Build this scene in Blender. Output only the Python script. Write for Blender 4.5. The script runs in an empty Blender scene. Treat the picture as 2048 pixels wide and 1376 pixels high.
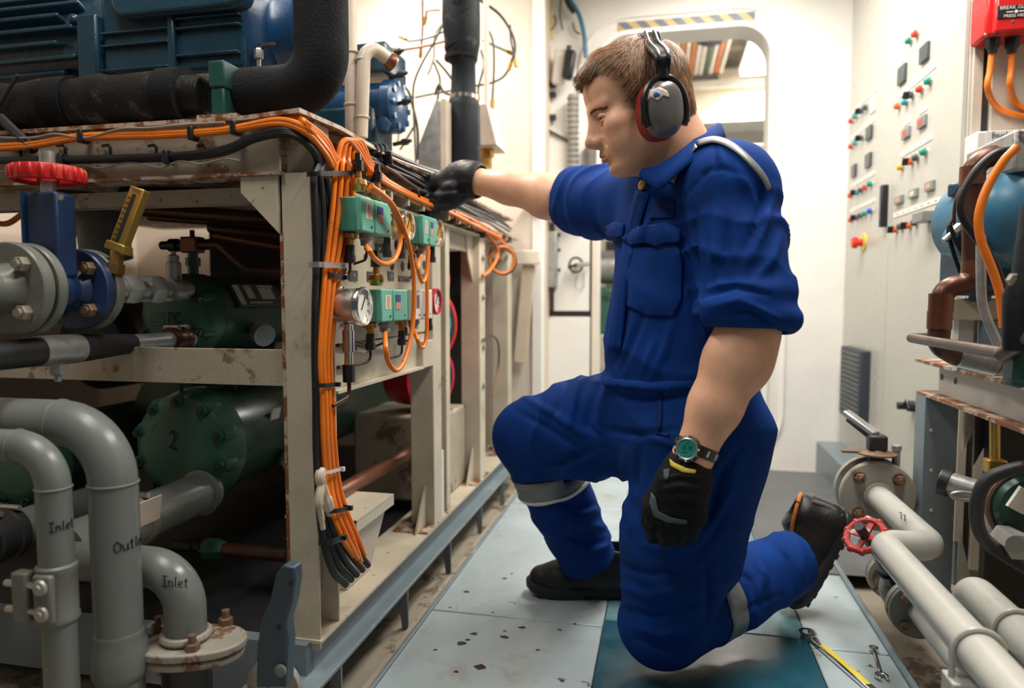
import bpy, bmesh, math, random
import numpy as np
from mathutils import Vector, Matrix
random.seed(7)
V = Vector
S = bpy.context.scene
COL = S.collection
# ---------------------------------------------------------------- camera
FPX, CAMH = 1400.0, 0.8
PITCH = math.atan(94 / FPX)
YAW = math.atan(306 * math.cos(PITCH) / FPX)
cd = bpy.data.cameras.new('camera')
cam = bpy.data.objects.new('camera', cd)
COL.objects.link(cam)
cam.location = (0, 0, CAMH)
cam.rotation_euler = (math.pi / 2 - PITCH, 0, YAW)
cd.sensor_width = 36
cd.lens = 36 * FPX / 2048
cd.clip_start = .02
cd.dof.use_dof = True
cd.dof.focus_distance = 1.42
cd.dof.aperture_fstop = 2.2
S.camera = cam
# ---------------------------------------------------------------- world, lamps, exposure
w = bpy.data.worlds.new('world')
S.world = w
w.use_nodes = True
w.node_tree.nodes['Background'].inputs[0].default_value = (.80, .90, 1.0, 1)
w.node_tree.nodes['Background'].inputs[1].default_value = .05
S.view_settings.view_transform = 'Standard'
S.view_settings.look = 'None'
S.view_settings.exposure = .38
S.view_settings.gamma = 1
S.view_settings.use_curve_mapping = False

def area(name, loc, sx, sy, power, col, rot=(0, 0, 0)):
    l = bpy.data.lights.new(name, 'AREA')
    l.shape = 'RECTANGLE'
    l.size, l.size_y, l.energy, l.color = sx, sy, power, col
    o = bpy.data.objects.new(name, l)
    COL.objects.link(o)
    o.location, o.rotation_euler = loc, rot
    return o

# the ceiling fluorescent fittings of the compartment (their housings are built with the ceiling)
LAMPS = [(.42, 1.30, 24), (.22, 2.50, 28), (-1.10, 2.25, 22), (-.80, .72, 15)]
for i, (x, y, p) in enumerate(LAMPS):
    area('fluorescent_light', (x, y, 2.255), .28, 1.15, p, (1, .955, .88))
area('far_room_light', (.74, 5.2, 2.53), .2, 1.5, 70, (1, .97, .9))

# ---------------------------------------------------------------- geometry helpers
_R = V((math.cos(YAW), math.sin(YAW), 0))
_F = V((-math.sin(YAW) * math.cos(PITCH), math.cos(YAW) * math.cos(PITCH), -math.sin(PITCH)))
_U = V((-math.sin(YAW) * math.sin(PITCH), math.cos(YAW) * math.sin(PITCH), math.cos(PITCH)))

def ray(px, py):
    return _F + _R * ((px - 1024) / FPX) + _U * ((688 - py) / FPX)
def aY(px, py, y):
    d = ray(px, py); t = y / d.y
    return V((d.x * t, y, CAMH + d.z * t))
def aX(px, py, x):
    d = ray(px, py); t = x / d.x
    return V((x, d.y * t, CAMH + d.z * t))
def aZ(px, py, z):
    d = ray(px, py); t = (z - CAMH) / d.z
    return V((d.x * t, d.y * t, z))

def basis(d):
    d = V(d).normalized()
    a = V((0, 0, 1)) if abs(d.z) < .9 else V((1, 0, 0))
    u = a.cross(d).normalized()
    return u, d.cross(u).normalized(), d

def catmull(pts, n=6):
    pts = [V(p) for p in pts]
    if len(pts) < 3: return pts
    out = []
    P = [pts[0] * 2 - pts[1]] + pts + [pts[-1] * 2 - pts[-2]]
    for i in range(1, len(P) - 2):
        a, b, c, d = P[i - 1:i + 3]
        for k in range(n):
            t = k / n
            out.append(.5 * ((2 * b) + (c - a) * t + (2 * a - 5 * b + 4 * c - d) * t * t + (3 * b - a - 3 * c + d) * t ** 3))
    out.append(pts[-1])
    return out

def roundpath(pts, rad, n=7):
    pts = [V(p) for p in pts]
    out = [pts[0]]
    for i in range(1, len(pts) - 1):
        a, b, c = pts[i - 1:i + 2]
        u, v = (a - b), (c - b)
        ang = u.angle(v)
        r = rad[i - 1] if isinstance(rad, (list, tuple)) else rad
        t = min(r / math.tan(ang / 2) if ang > .01 else 0, u.length * .499, v.length * .499)
        p0, p1 = b + u.normalized() * t, b + v.normalized() * t
        for k in range(n + 1):
            s = k / n
            # circular-ish arc via slerp about the centre
            cen_d = (u.normalized() + v.normalized())
            if cen_d.length < 1e-5:
                out.append(p0.lerp(p1, s)); continue
            rr = t * math.tan(ang / 2)
            cen = b + cen_d.normalized() * (rr / math.sin(ang / 2))
            e0, e1 = (p0 - cen), (p1 - cen)
            th = e0.angle(e1)
            out.append(cen + (e0 * math.sin((1 - s) * th) + e1 * math.sin(s * th)) / math.sin(th))
    out.append(pts[-1])
    return out

class MB:
    def __init__(s): s.v, s.f = [], []
    def add(s, vs, fs):
        b = len(s.v); s.v += [V(x) for x in vs]; s.f += [tuple(b + i for i in f) for f in fs]; return s
    def box(s, c, sz, rot=None):
        c = V(c); hx, hy, hz = sz[0] / 2, sz[1] / 2, sz[2] / 2
        M = rot if isinstance(rot, Matrix) else (Matrix.Rotation(rot, 3, 'Z') if rot else Matrix.Identity(3))
        vs = [c + M @ V((x * hx, y * hy, z * hz)) for x in (-1, 1) for y in (-1, 1) for z in (-1, 1)]
        return s.add(vs, [(0, 1, 3, 2), (4, 6, 7, 5), (0, 4, 5, 1), (2, 3, 7, 6), (0, 2, 6, 4), (1, 5, 7, 3)])
    def bb(s, x0, x1, y0, y1, z0, z1):
        return s.box(((x0 + x1) / 2, (y0 + y1) / 2, (z0 + z1) / 2), (abs(x1 - x0), abs(y1 - y0), abs(z1 - z0)))
    def bar(s, p0, p1, wd, ht, up=(0, 0, 1)):
        p0, p1 = V(p0), V(p1); d = (p1 - p0).normalized(); up = V(up)
        r = d.cross(up).normalized(); u = r.cross(d)
        vs = [p + r * (a * wd / 2) + u * (b * ht / 2) for p in (p0, p1) for a, b in ((-1, -1), (1, -1), (1, 1), (-1, 1))]
        return s.add(vs, [(3, 2, 1, 0), (4, 5, 6, 7), (0, 1, 5, 4), (1, 2, 6, 5), (2, 3, 7, 6), (3, 0, 4, 7)])
    def lathe(s, o, d, prof, n=28, cap=True):
        o = V(o); u, v, d = basis(d)
        vs, fs = [], []
        for h, r in prof:
            for k in range(n):
                a = 2 * math.pi * k / n
                vs.append(o + d * h + (u * math.cos(a) + v * math.sin(a)) * r)
        for i in range(len(prof) - 1):
            for k in range(n):
                k2 = (k + 1) % n
                fs.append((i * n + k, i * n + k2, (i + 1) * n + k2, (i + 1) * n + k))
        if cap:
            fs.append(tuple(range(n - 1, -1, -1))); fs.append(tuple((len(prof) - 1) * n + k for k in range(n)))
        return s.add(vs, fs)
    def cyl(s, p0, p1, r, r2=None, n=20):
        p0, p1 = V(p0), V(p1)
        return s.lathe(p0, p1 - p0, [(0, r), ((p1 - p0).length, r if r2 is None else r2)], n)
    def hexn(s, p, d, r, h): return s.lathe(p, d, [(0, r), (h * .85, r), (h, r * .86)], 6)
    def tube(s, pts, r, n=10, cap=True, ry=None):
        pts = [V(p) for p in pts]
        m = len(pts)
        rs = r if isinstance(r, (list, tuple)) else [r] * m
        if len(rs) != m: rs = [rs[min(len(rs) - 1, int(i * (len(rs) - 1) / max(1, m - 1) + .5))] for i in range(m)]
        u = None; vs, fs = [], []
        for i, p in enumerate(pts):
            t = (pts[min(i + 1, m - 1)] - pts[max(i - 1, 0)]).normalized()
            if u is None: u = basis(t)[0]
            u = (u - t * u.dot(t)).normalized(); v = t.cross(u)
            for k in range(n):
                a = 2 * math.pi * k / n
                vs.append(p + (u * math.cos(a) + v * math.sin(a)) * rs[i])
        for i in range(m - 1):
            for k in range(n):
                k2 = (k + 1) % n
                fs.append((i * n + k, i * n + k2, (i + 1) * n + k2, (i + 1) * n + k))
        if cap:
            fs.append(tuple(range(n - 1, -1, -1))); fs.append(tuple((m - 1) * n + k for k in range(n)))
        return s.add(vs, fs)
    def torus(s, c, ax, R, r, n=28, m=8, a0=0, a1=None):
        u, v, d = basis(ax); c = V(c)
        full = a1 is None
        a1 = 2 * math.pi if full else a1
        pts = [c + (u * math.cos(a0 + (a1 - a0) * k / n) + v * math.sin(a0 + (a1 - a0) * k / n)) * R for k in range(n if full else n + 1)]
        vs, fs = [], []
        for k, p in enumerate(pts):
            a = a0 + (a1 - a0) * k / n
            rad = (u * math.cos(a) + v * math.sin(a))
            for j in range(m):
                b = 2 * math.pi * j / m
                vs.append(p + (rad * math.cos(b) + d * math.sin(b)) * r)
        nn = len(pts)
        for k in range(nn if full else nn - 1):
            for j in range(m):
                fs.append((k * m + j, ((k + 1) % nn) * m + j, ((k + 1) % nn) * m + (j + 1) % m, k * m + (j + 1) % m))
        return s.add(vs, fs)
    def sph(s, c, r, n=16, m=10, rot=None):
        c = V(c); r = (r, r, r) if not hasattr(r, '__len__') else r
        M = rot or Matrix.Identity(3)
        vs, fs = [], []
        for i in range(1, m):
            th = math.pi * i / m
            for k in range(n):
                a = 2 * math.pi * k / n
                vs.append(c + M @ V((r[0] * math.sin(th) * math.cos(a), r[1] * math.sin(th) * math.sin(a), r[2] * math.cos(th))))
        b = len(vs)
        vs += [c + M @ V((0, 0, r[2])), c - M @ V((0, 0, r[2]))]
        for i in range(m - 2):
            for k in range(n):
                fs.append((i * n + k, (i + 1) * n + k, (i + 1) * n + (k + 1) % n, i * n + (k + 1) % n))
        for k in range(n):
            fs.append((b, k, (k + 1) % n)); fs.append((b + 1, (m - 2) * n + (k + 1) % n, (m - 2) * n + k))
        return s.add(vs, fs)
    def prism(s, pts, o, u, v, th):
        o, u, v = V(o), V(u), V(v); wv = u.cross(v).normalized() * th; n = len(pts)
        base = [o + u * a + v * b for a, b in pts]
        fs = [tuple(range(n - 1, -1, -1)), tuple(range(n, 2 * n))] + [(i, (i + 1) % n, n + (i + 1) % n, n + i) for i in range(n)]
        return s.add(base + [p + wv for p in base], fs)
    def build(s, name, mat, parent=None, bevel=0, sharp=35, label=None, smooth=True):
        if parent is not None: org = ORG[parent.name]
        else:
            xs, ys, zs = [p.x for p in s.v], [p.y for p in s.v], [p.z for p in s.v]
            org = V(((min(xs) + max(xs)) / 2, (min(ys) + max(ys)) / 2, min(zs)))
        me = bpy.data.meshes.new(name)
        me.from_pydata([p - org for p in s.v], [], s.f)
        bm = bmesh.new(); bm.from_mesh(me)
        bmesh.ops.recalc_face_normals(bm, faces=bm.faces)
        if smooth:
            lim = math.radians(sharp)
            for e in bm.edges:
                e.smooth = not (len(e.link_faces) == 2 and e.calc_face_angle(0) > lim)
            for f in bm.faces: f.smooth = True
        bm.to_mesh(me); bm.free()
        o = bpy.data.objects.new(name, me); COL.objects.link(o)
        me.materials.append(M[mat] if isinstance(mat, str) else mat)
        ORG[o.name] = org
        if parent is not None: o.parent = parent
        else: o.location = org
        if bevel:
            b = o.modifiers.new('bevel', 'BEVEL'); b.width = bevel; b.segments = 2; b.limit_method = 'ANGLE'; b.angle_limit = math.radians(40)
        if label: o['label'] = label
        return o
ORG = {}
def tag(o, label, cat, group=None):
    o['label'] = label; o['category'] = cat
    if group: o['group'] = group
    return o
def thing(name, label, cat, loc=(0, 0, 0), group=None):
    o = bpy.data.objects.new(name, None); COL.objects.link(o)
    o.empty_display_size = .05
    o.location = loc; ORG[o.name] = V(loc)
    return tag(o, label, cat, group)
def struct(o):
    o['kind'] = 'structure'; return o
def sth(name, loc=(0, 0, 0)):
    o = bpy.data.objects.new(name, None); COL.objects.link(o); o.location = loc; ORG[o.name] = V(loc)
    o['kind'] = 'structure'; return o

# ---------------------------------------------------------------- materials
M = {}
def mat(name, col, rough=.5, metal=0, var=.12, vs=9, bump=0, bs=80, dirt=None, da=.5, ds=7, dirt2=None, da2=.3, ds2=40, emit=0, coat=0, spec=.5, rv=.1, soft=.04):
    m = bpy.data.materials.new(name); m.use_nodes = True
    nt = m.node_tree; N, L = nt.nodes, nt.links
    b = N['Principled BSDF']
    tc = N.new('ShaderNodeTexCoord')
    def noise(sc, det=4, rg=.6):
        n = N.new('ShaderNodeTexNoise'); n.inputs['Scale'].default_value = sc; n.inputs['Detail'].default_value = det
        n.inputs['Roughness'].default_value = rg
        L.new(tc.outputs['Object'], n.inputs['Vector']); return n
    def ramp(src, p0, p1, c0=(0, 0, 0, 1), c1=(1, 1, 1, 1)):
        r = N.new('ShaderNodeValToRGB'); r.color_ramp.elements[0].position = p0; r.color_ramp.elements[1].position = p1
        r.color_ramp.elements[0].color = c0; r.color_ramp.elements[1].color = c1
        L.new(src, r.inputs[0]); return r
    def mix(fac, a, c):
        x = N.new('ShaderNodeMix'); x.data_type = 'RGBA'
        L.new(fac, x.inputs[0])
        if isinstance(a, tuple): x.inputs[6].default_value = a + (1,)
        else: L.new(a, x.inputs[6])
        x.inputs[7].default_value = c + (1,)
        return x.outputs[2]
    n0 = noise(vs)
    lo = tuple(max(0, c * (1 - var)) for c in col); hi = tuple(min(1, c * (1 + var)) for c in col)
    cur = ramp(n0.outputs[0], .3, .7, lo + (1,), hi + (1,)).outputs[0]
    if dirt:
        n = noise(ds, 6, .7); r = ramp(n.outputs[0], .72 - da * .30, .72 + soft - da * .26)
        cur = mix(r.outputs[0], cur, dirt)
    if dirt2:
        n = noise(ds2, 5, .65); r = ramp(n.outputs[0], .80 - da2 * .3, .84 - da2 * .3)
        cur = mix(r.outputs[0], cur, dirt2)
    L.new(cur, b.inputs['Base Color'])
    rr = ramp(n0.outputs[0], .25, .75, (max(0, rough - rv),) * 3 + (1,), (min(1, rough + rv),) * 3 + (1,))
    L.new(rr.outputs[0], b.inputs['Roughness'])
    b.inputs['Metallic'].default_value = metal
    b.inputs['Specular IOR Level'].default_value = spec
    b.inputs['Coat Weight'].default_value = coat
    if bump:
        n = noise(bs, 3); bp = N.new('ShaderNodeBump'); bp.inputs['Strength'].default_value = bump; bp.inputs['Distance'].default_value = .004
        L.new(n.outputs[0], bp.inputs['Height']); L.new(bp.outputs[0], b.inputs['Normal'])
    if emit:
        b.inputs['Emission Color'].default_value = col + (1,); b.inputs['Emission Strength'].default_value = emit
    M[name] = m
    return m
RUST = (.20, .065, .02)
mat('cream', (.57, .50, .385), .42, bump=.08, bs=120, dirt=(.36, .28, .19), da=.38, ds=5, dirt2=(.16, .07, .03), da2=.46, ds2=34)
mat('cream_rust', (.48, .40, .31), .5, bump=.2, dirt=RUST, da=.85, ds=22, dirt2=(.05, .03, .02), da2=.4)
mat('cream_old', (.42, .365, .28), .5, bump=.15, dirt=(.20, .13, .08), da=.55, ds=9, dirt2=RUST, da2=.5, ds2=34)
mat('white_wall', (.86, .83, .78), .55, var=.03, bump=.03, bs=30, dirt=(.66, .60, .52), da=.12, ds=5)
mat('warm_wall', (.76, .66, .55), .6, var=.04, vs=3, bump=.03, bs=30, dirt=(.62, .5, .4), da=.15, ds=4)
mat('cabinet', (.50, .485, .43), .33, var=.03, bump=.12, bs=160, dirt=(.55, .42, .3), da=.08, ds=9)
mat('cabinet2', (.52, .46, .385), .4, var=.04, bump=.08, bs=160, dirt=(.4, .3, .22), da=.2, ds=6)
mat('ceiling', (.72, .69, .62), .7)
mat('floor_grey', (.40, .475, .50), .30, var=.10, vs=4, bump=.08, bs=18, dirt=(.33, .31, .26), da=.40, ds=3.4, soft=.12, dirt2=(.10, .035, .022), da2=.42, ds2=15, rv=.14)
mat('floor_teal', (.012, .085, .125), .30, var=.25, vs=5, bump=.06, bs=18, dirt=(.05, .12, .15), da=.3, ds=6, dirt2=(.30, .36, .36), da2=.22, ds2=34, rv=.12)
mat('floor_dirty', (.36, .31, .24), .55, bump=.2, bs=40, dirt=(.14, .10, .07), da=.6, ds=8, dirt2=(.05, .035, .03), da2=.45, ds2=22)
mat('floor_mat', (.12, .125, .13), .45, var=.2, vs=5, bump=.08, bs=90, dirt=(.24, .24, .24), da=.4, ds=4)
mat('grey_blue', (.19, .24, .27), .42, bump=.1, bs=40, dirt=(.34, .33, .30), da=.35, ds=9, dirt2=(.55, .50, .40), da2=.36, ds2=20)
mat('grey_pipe', (.165, .182, .17), .30, var=.06, bump=.05, bs=60, dirt=(.20, .20, .18), da=.25, ds=8, dirt2=(.05, .05, .05), da2=.12, ds2=60)
mat('light_pipe', (.50, .495, .45), .32, var=.05, bump=.05, bs=60, dirt=(.42, .36, .28), da=.22, ds=8, dirt2=(.06, .05, .04), da2=.15, ds2=50)
mat('beige_pipe', (.55, .46, .36), .4, bump=.06, dirt=(.40, .28, .2), da=.3)
mat('flange_grey', (.17, .178, .155), .42, bump=.12, bs=60, dirt=(.20, .13, .08), da=.35, ds=14)
mat('flange_rust', (.34, .31, .26), .5, bump=.25, bs=60, dirt=(.17, .09, .05), da=.6, ds=18, dirt2=(.08, .04, .03), da2=.4)
mat('bolt_rust', (.23, .14, .085), .5, .45, bump=.25, bs=150, dirt=(.10, .05, .03), da=.5, ds=50)
mat('bolt_grey', (.34, .29, .24), .42, .4, bump=.15, bs=150, dirt=(.2, .12, .07), da=.4, ds=50)
mat('steel', (.55, .54, .52), .30, .9, var=.1, bump=.03)
mat('galv', (.40, .40, .39), .40, .55, var=.2, vs=30, bump=.1, dirt=(.16, .15, .14), da=.4, ds=14)
mat('chrome', (.78, .76, .74), .13, 1, var=.05)
mat('brass', (.50, .28, .085), .32, .9, var=.2, vs=20, bump=.05)
mat('gold', (.62, .40, .10), .33, .75, var=.12, bump=.04)
mat('copper', (.10, .042, .027), .36, .6, var=.35, vs=12, bump=.08, dirt=(.08, .05, .04), da=.5, ds=9)
mat('copper_b', (.19, .075, .040), .36, .6, var=.3, vs=10, dirt=(.14, .09, .07), da=.4, ds=9)
mat('blue_paint', (.012, .048, .078), .28, var=.2, vs=7, bump=.22, bs=110, dirt=(.02, .04, .06), da=.3)
mat('blue_valve', (.012, .035, .105), .42, var=.25, bump=.15, bs=90, dirt=(.03, .02, .03), da=.35, ds=12)
mat('blue_tank', (.045, .16, .25), .28, var=.12, bump=.05, bs=30, dirt=(.03, .08, .12), da=.3)
mat('blue_bright', (.010, .060, .155), .32, var=.15, bump=.1, bs=60)
mat('green_tank', (.012, .055, .036), .33, var=.25, vs=6, bump=.08, bs=40, dirt=(.010, .03, .022), da=.45, ds=6, dirt2=(.09, .16, .12), da2=.22, ds2=30)
mat('flange_light', (.36, .34, .29), .45, bump=.15, bs=60, dirt=(.24, .16, .10), da=.45, ds=12)
mat('green_cap', (.04, .13, .088), .36, var=.2, vs=10, bump=.08, bs=60, dirt=(.02, .05, .035), da=.4, ds=12)
mat('green_mount', (.012, .075, .062), .4, var=.2, bump=.1, dirt=(.01, .03, .03), da=.4, dirt2=RUST, da2=.3, ds2=14)
mat('insul', (.006, .0065, .008), .85, var=.3, vs=30, bump=.5, bs=170, spec=.25)
mat('insul_old', (.008, .008, .008), .55, var=.4, vs=12, bump=.6, bs=70, dirt=(.055, .060, .055), da=.5, ds=16, dirt2=(.09, .06, .035), da2=.3, ds2=30, spec=.3)
mat('insul_worn', (.006, .009, .012), .6, var=.3, bump=.25, bs=50, dirt=(.10, .085, .06), da=.42, ds=14, spec=.2, soft=.12)
mat('orange', (.83, .20, .012), .36, var=.10, vs=14, dirt=(.42, .12, .02), da=.3, ds=20, dirt2=(.06, .03, .02), da2=.12, ds2=70)
mat('black_cable', (.009, .010, .013), .42, var=.3)
mat('black_plastic', (.010, .010, .012), .38, var=.2)
mat('dark_wire', (.055, .050, .040), .5)
mat('grey_wire', (.28, .26, .23), .4)
mat('tie_white', (.62, .60, .56), .4)
mat('teal_box', (.13, .42, .32), .40, var=.05, bump=.02)
mat('teal_side', (.075, .30, .22), .42, var=.06)
mat('white_box', (.72, .67, .61), .4, var=.03)
mat('grey_gland', (.30, .32, .33), .5)
mat('dial_white', (.78, .77, .68), .4, var=.03)
mat('dial_yellow', (.62, .34, .05), .4, var=.1)
mat('ink', (.012, .012, .02), .5)
mat('blue_label', (.02, .06, .22), .3)
mat('pink_label', (.60, .30, .20), .35)
mat('cream_label', (.70, .60, .50), .4)
mat('red_paint', (.55, .015, .010), .38, var=.15, bump=.12, bs=60, dirt=(.30, .01, .01), da=.3)
mat('red_plastic', (.62, .018, .018), .3, var=.06)
mat('red_gauge', (.60, .012, .05), .3)
mat('red_old', (.45, .03, .03), .42, dirt=(.55, .48, .42), da=.5, ds=20)
mat('btn_red', (.70, .035, .015), .3); mat('btn_green', (.0, .26, .16), .3); mat('btn_teal', (.02, .30, .33), .3)
mat('btn_yellow', (.75, .42, .02), .3); mat('btn_blue', (.02, .10, .50), .3); mat('btn_orange', (.75, .12, .02), .3)
mat('meter', (.055, .070, .078), .4); mat('meter_grey', (.22, .23, .22), .4)
mat('strip', (.80, .77, .70), .45)
mat('yellow', (.70, .55, .05), .4)
mat('hazard_yellow', (.56, .42, .20), .5, dirt=(.5, .42, .25), da=.3); mat('hazard_grey', (.17, .19, .23), .5)
mat('vent', (.030, .040, .055), .5)
mat('lamp_on', (1, .97, .90), .5, emit=5)
mat('dark_steel', (.17, .135, .115), .38, .6, var=.3, vs=20, dirt=(.09, .06, .045), da=.5, ds=14)
mat('rubber', (.016, .016, .018), .6, bump=.1)
mat('dark_metal', (.035, .035, .038), .45, .3, bump=.1)
mat('paper', (.74, .72, .70), .6, var=.02)
mat('glass_dark', (.02, .02, .025), .12)
mat('pale_cloth', (.60, .50, .38), .85, bump=.2, bs=60)
mat('lever_blue', (.035, .060, .085), .45, bump=.12, bs=90)
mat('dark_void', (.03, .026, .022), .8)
mat('tape', (.030, .060, .16), .4)
# ---------------------------------------------------------------- the compartment
YB = 3.46           # door bulkhead
XL, XR = -2.6, 1.75
CZ = 2.30
struct(MB().bb(XL, XR, -1.2, YB + .05, -.10, -.035).build('floor', 'floor_dirty'))
FL = bpy.data.objects['floor']
mat('chip', (.055, .018, .012), .6)
# painted walkway plates (parts of the floor)
EL, ER = -.573, .505
def plate(x0, x1, y0, y1, m, zt=0.0):
    MB().bb(x0, x1, y0, y1, -.034, zt).build('floor_plate', m, FL, bevel=.003)
for (y0, y1) in ((-.9, .35), (.353, 1.66), (1.663, 2.62), (2.623, YB - .03)):
    plate(EL, -.137, y0, y1, 'floor_grey')
    plate(.339, ER, y0, y1, 'floor_grey')
plate(-.135, .337, -.9, 1.70, 'floor_teal'); 
mat('floor_teal_worn', (.12, .235, .27), .33, var=.12, vs=4, bump=.07, bs=18, dirt=(.22, .30, .32), da=.4, ds=4, rv=.12)
plate(-.135, .337, 1.703, YB - .03, 'floor_teal_worn')
MB().bb(.30, .80, 2.12, 3.36, .001, .005).build('floor_mat', 'floor_mat', FL, bevel=.002)
# raised kerb angles along both sides of the walkway
MB().bb(EL - .03, EL - .006, -.9, 3.0, -.034, -.006).build('kerb_strip', 'cream_old', FL, bevel=.002)
MB().bb(EL - .006, EL + .004, -.9, 3.2, -.034, .008).build('kerb_strip', 'grey_blue', FL, bevel=.002)
MB().bb(ER - .004, ER + .010, -.9, 2.3, -.034, .010).build('kerb_strip', 'grey_blue', FL, bevel=.002)

rc_ = random.Random(21)
for px, py, s_ in ((933, 1184, 9), (1009, 1157, 7), (1024, 1147, 4), (948, 1268, 9), (923, 1287, 12), (936, 1280, 6), (1007, 1274, 10), (1044, 1255, 8), (960, 1334, 13), (913, 1344, 6), (985, 1225, 4), (1010, 1262, 4), (870, 1300, 5), (1120, 1260, 5), (1150, 1248, 4), (900, 1215, 4), (1075, 1300, 5)):
    p_ = aZ(px, py, 0); r_ = s_ * .0007
    pts_ = [((1 + rc_.uniform(-.4, .4)) * 1.5 * r_ * math.cos(k * .785), (1 + rc_.uniform(-.4, .4)) * r_ * math.sin(k * .785)) for k in range(8)]
    MB().prism(pts_, (p_.x, p_.y, .0001), (1, 0, 0), (0, 1, 0), .0006).build('paint_chip', 'chip', FL, smooth=False)
def rrect(x0, x1, z0, z1, r, n=8):
    out = []
    for cx, cz, a in ((x1 - r, z1 - r, 0), (x0 + r, z1 - r, 90), (x0 + r, z0 + r, 180), (x1 - r, z0 + r, 270)):
        for k in range(n + 1):
            t = math.radians(a + 90 * k / n); out.append((cx + r * math.cos(t), cz + r * math.sin(t)))
    return out
DX0, DX1, DZ0, DZ1 = -.335, .463, .10, 2.045
def wall_with_door():
    inner = rrect(DX0, DX1, DZ0, DZ1, .15)
    n = len(inner)
    x0, x1, z0, z1 = DX0 - .03, DX1 + .03, DZ0 - .03, DZ1 + .03
    outer = rrect(x0, x1, z0, z1, .0005)
    mb = MB()
    vs = [(x, YB, z) for x, z in inner] + [(x, YB, z) for x, z in outer] + [(x, YB + .05, z) for x, z in inner] + [(x, YB + .05, z) for x, z in outer]
    fs = []
    for i in range(n):
        j = (i + 1) % n
        fs += [(i, j, n + j, n + i), (2 * n + j, 2 * n + i, 3 * n + i, 3 * n + j), (i, 2 * n + i, 2 * n + j, j)]
    mb.add(vs, fs)
    mb.bb(XL, x0, YB, YB + .05, -.1, CZ).bb(x1, XR, YB, YB + .05, -.1, CZ).bb(x0, x1, YB, YB + .05, -.1, z0).bb(x0, x1, YB, YB + .05, z1, CZ)
    return struct(mb.build('wall_back', 'white_wall'))
WB = wall_with_door()
# the door coaming: a raised rounded ring round the opening
def ring(name, grow0, grow1, y0, y1, m, parent):
    a = rrect(DX0 - grow0, DX1 + grow0, DZ0 - grow0, DZ1 + grow0, .15 + grow0, 10)
    b = rrect(DX0 - grow1, DX1 + grow1, DZ0 - grow1, DZ1 + grow1, .15 + grow1, 10)
    n = len(a); mb = MB()
    vs = [(x, y0, z) for x, z in a] + [(x, y0, z) for x, z in b] + [(x, y1, z) for x, z in a] + [(x, y1, z) for x, z in b]
    fs = []
    for i in range(n):
        j = (i + 1) % n
        fs += [(i, j, n + j, n + i), (2 * n + j, 2 * n + i, 3 * n + i, 3 * n + j), (i, 2 * n + i, 2 * n + j, j), (n + i, n + j, 3 * n + j, 3 * n + i)]
    mb.add(vs, fs)
    return mb.build(name, m, parent, bevel=.004)
D1 = sth('door_1', (.06, YB, .1))
ring('door_coaming', -.012, .012, YB - .035, YB + .14, 'white_wall', D1)
ring('door_seal_rim', .075, .09, YB - .012, YB + .02, 'white_wall', D1)
# black-and-yellow warning tape over the opening
tp = thing('hazard_tape', 'yellow and grey striped warning tape stuck above the oval doorway', 'tape', (.07, YB - .002, 2.08))
tx0, tx1, tz0, tz1 = -.24, .385, 2.062, 2.104
nst = 15
wst = (tx1 - tx0) / nst
MB().bb(tx0, tx1, YB - .002, YB + .001, tz0, tz1).build('tape_band', 'hazard_yellow', tp)
for i in range(0, nst, 2):
    xa = tx0 + i * wst
    MB().prism([(xa, tz1), (xa + wst, tz1), (min(tx1, xa + wst * 2), tz0), (min(tx1, xa + wst), tz0)], (0, YB - .0025, 0), (1, 0, 0), (0, 0, 1), .001).build('stripe', 'hazard_grey', tp)
# left side: thick bulkhead block that the skid stands against, its bright edge pillar
struct(MB().bb(XL, -.56, 3.06, YB, -.1, CZ).build('wall_left_block', 'warm_wall'))
struct(MB().bb(-.575, -.53, 3.045, 3.12, -.03, CZ).build('trim_1', 'white_wall', bevel=.004))
struct(MB().bb(XL - .05, XL, -1.2, YB, -.1, CZ).build('wall_left', 'warm_wall'))
struct(MB().bb(XR, XR + .05, -1.2, YB, -.1, CZ).build('wall_right', 'cabinet2'))
CE = struct(MB().bb(XL, XR, -1.2, YB + .05, CZ, CZ + .05).build('ceiling', 'ceiling'))
for i, (x, y, p) in enumerate(LAMPS):
    lm = thing('ceiling_lamp', ['white fluorescent ceiling lamp above the kneeling person', 'white fluorescent ceiling lamp nearest the oval doorway', 'white fluorescent ceiling lamp over the compressor skid', 'white fluorescent ceiling lamp behind the camera'][i], 'lamp', (x, y, CZ), 'ceiling lamps')
    MB().bb(x - .17, x + .17, y - .62, y + .62, 2.275, CZ).build('housing', 'white_box', lm, bevel=.004)
    for s in (-.09, 0, .09):
        MB().cyl((x + s, y - .57, 2.268), (x + s, y + .57, 2.268), .012, n=10).build('tube', 'strip', lm)

# ---------------------------------------------------------------- the room beyond the doorway
struct(MB().bb(-2.2, 2.2, YB + .05, 7.4, -.10, -.03).build('floor_far_room', 'floor_teal'))
struct(MB().bb(-2.2, 2.2, 7.4, 7.45, -.1, 3.2).build('wall_far_room', 'white_wall'))
struct(MB().bb(-2.2, 2.2, YB + .3, 7.45, 2.78, 2.82).build('ceiling_far_room', 'cabinet2'))
struct(MB().bb(-2.25, -2.2, YB + .05, 7.4, -.1, 2.9).build('wall_far_room_left', 'warm_wall'))
struct(MB().bb(2.2, 2.25, YB + .05, 7.4, -.1, 2.9).build('wall_far_room_right', 'white_wall'))
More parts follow.
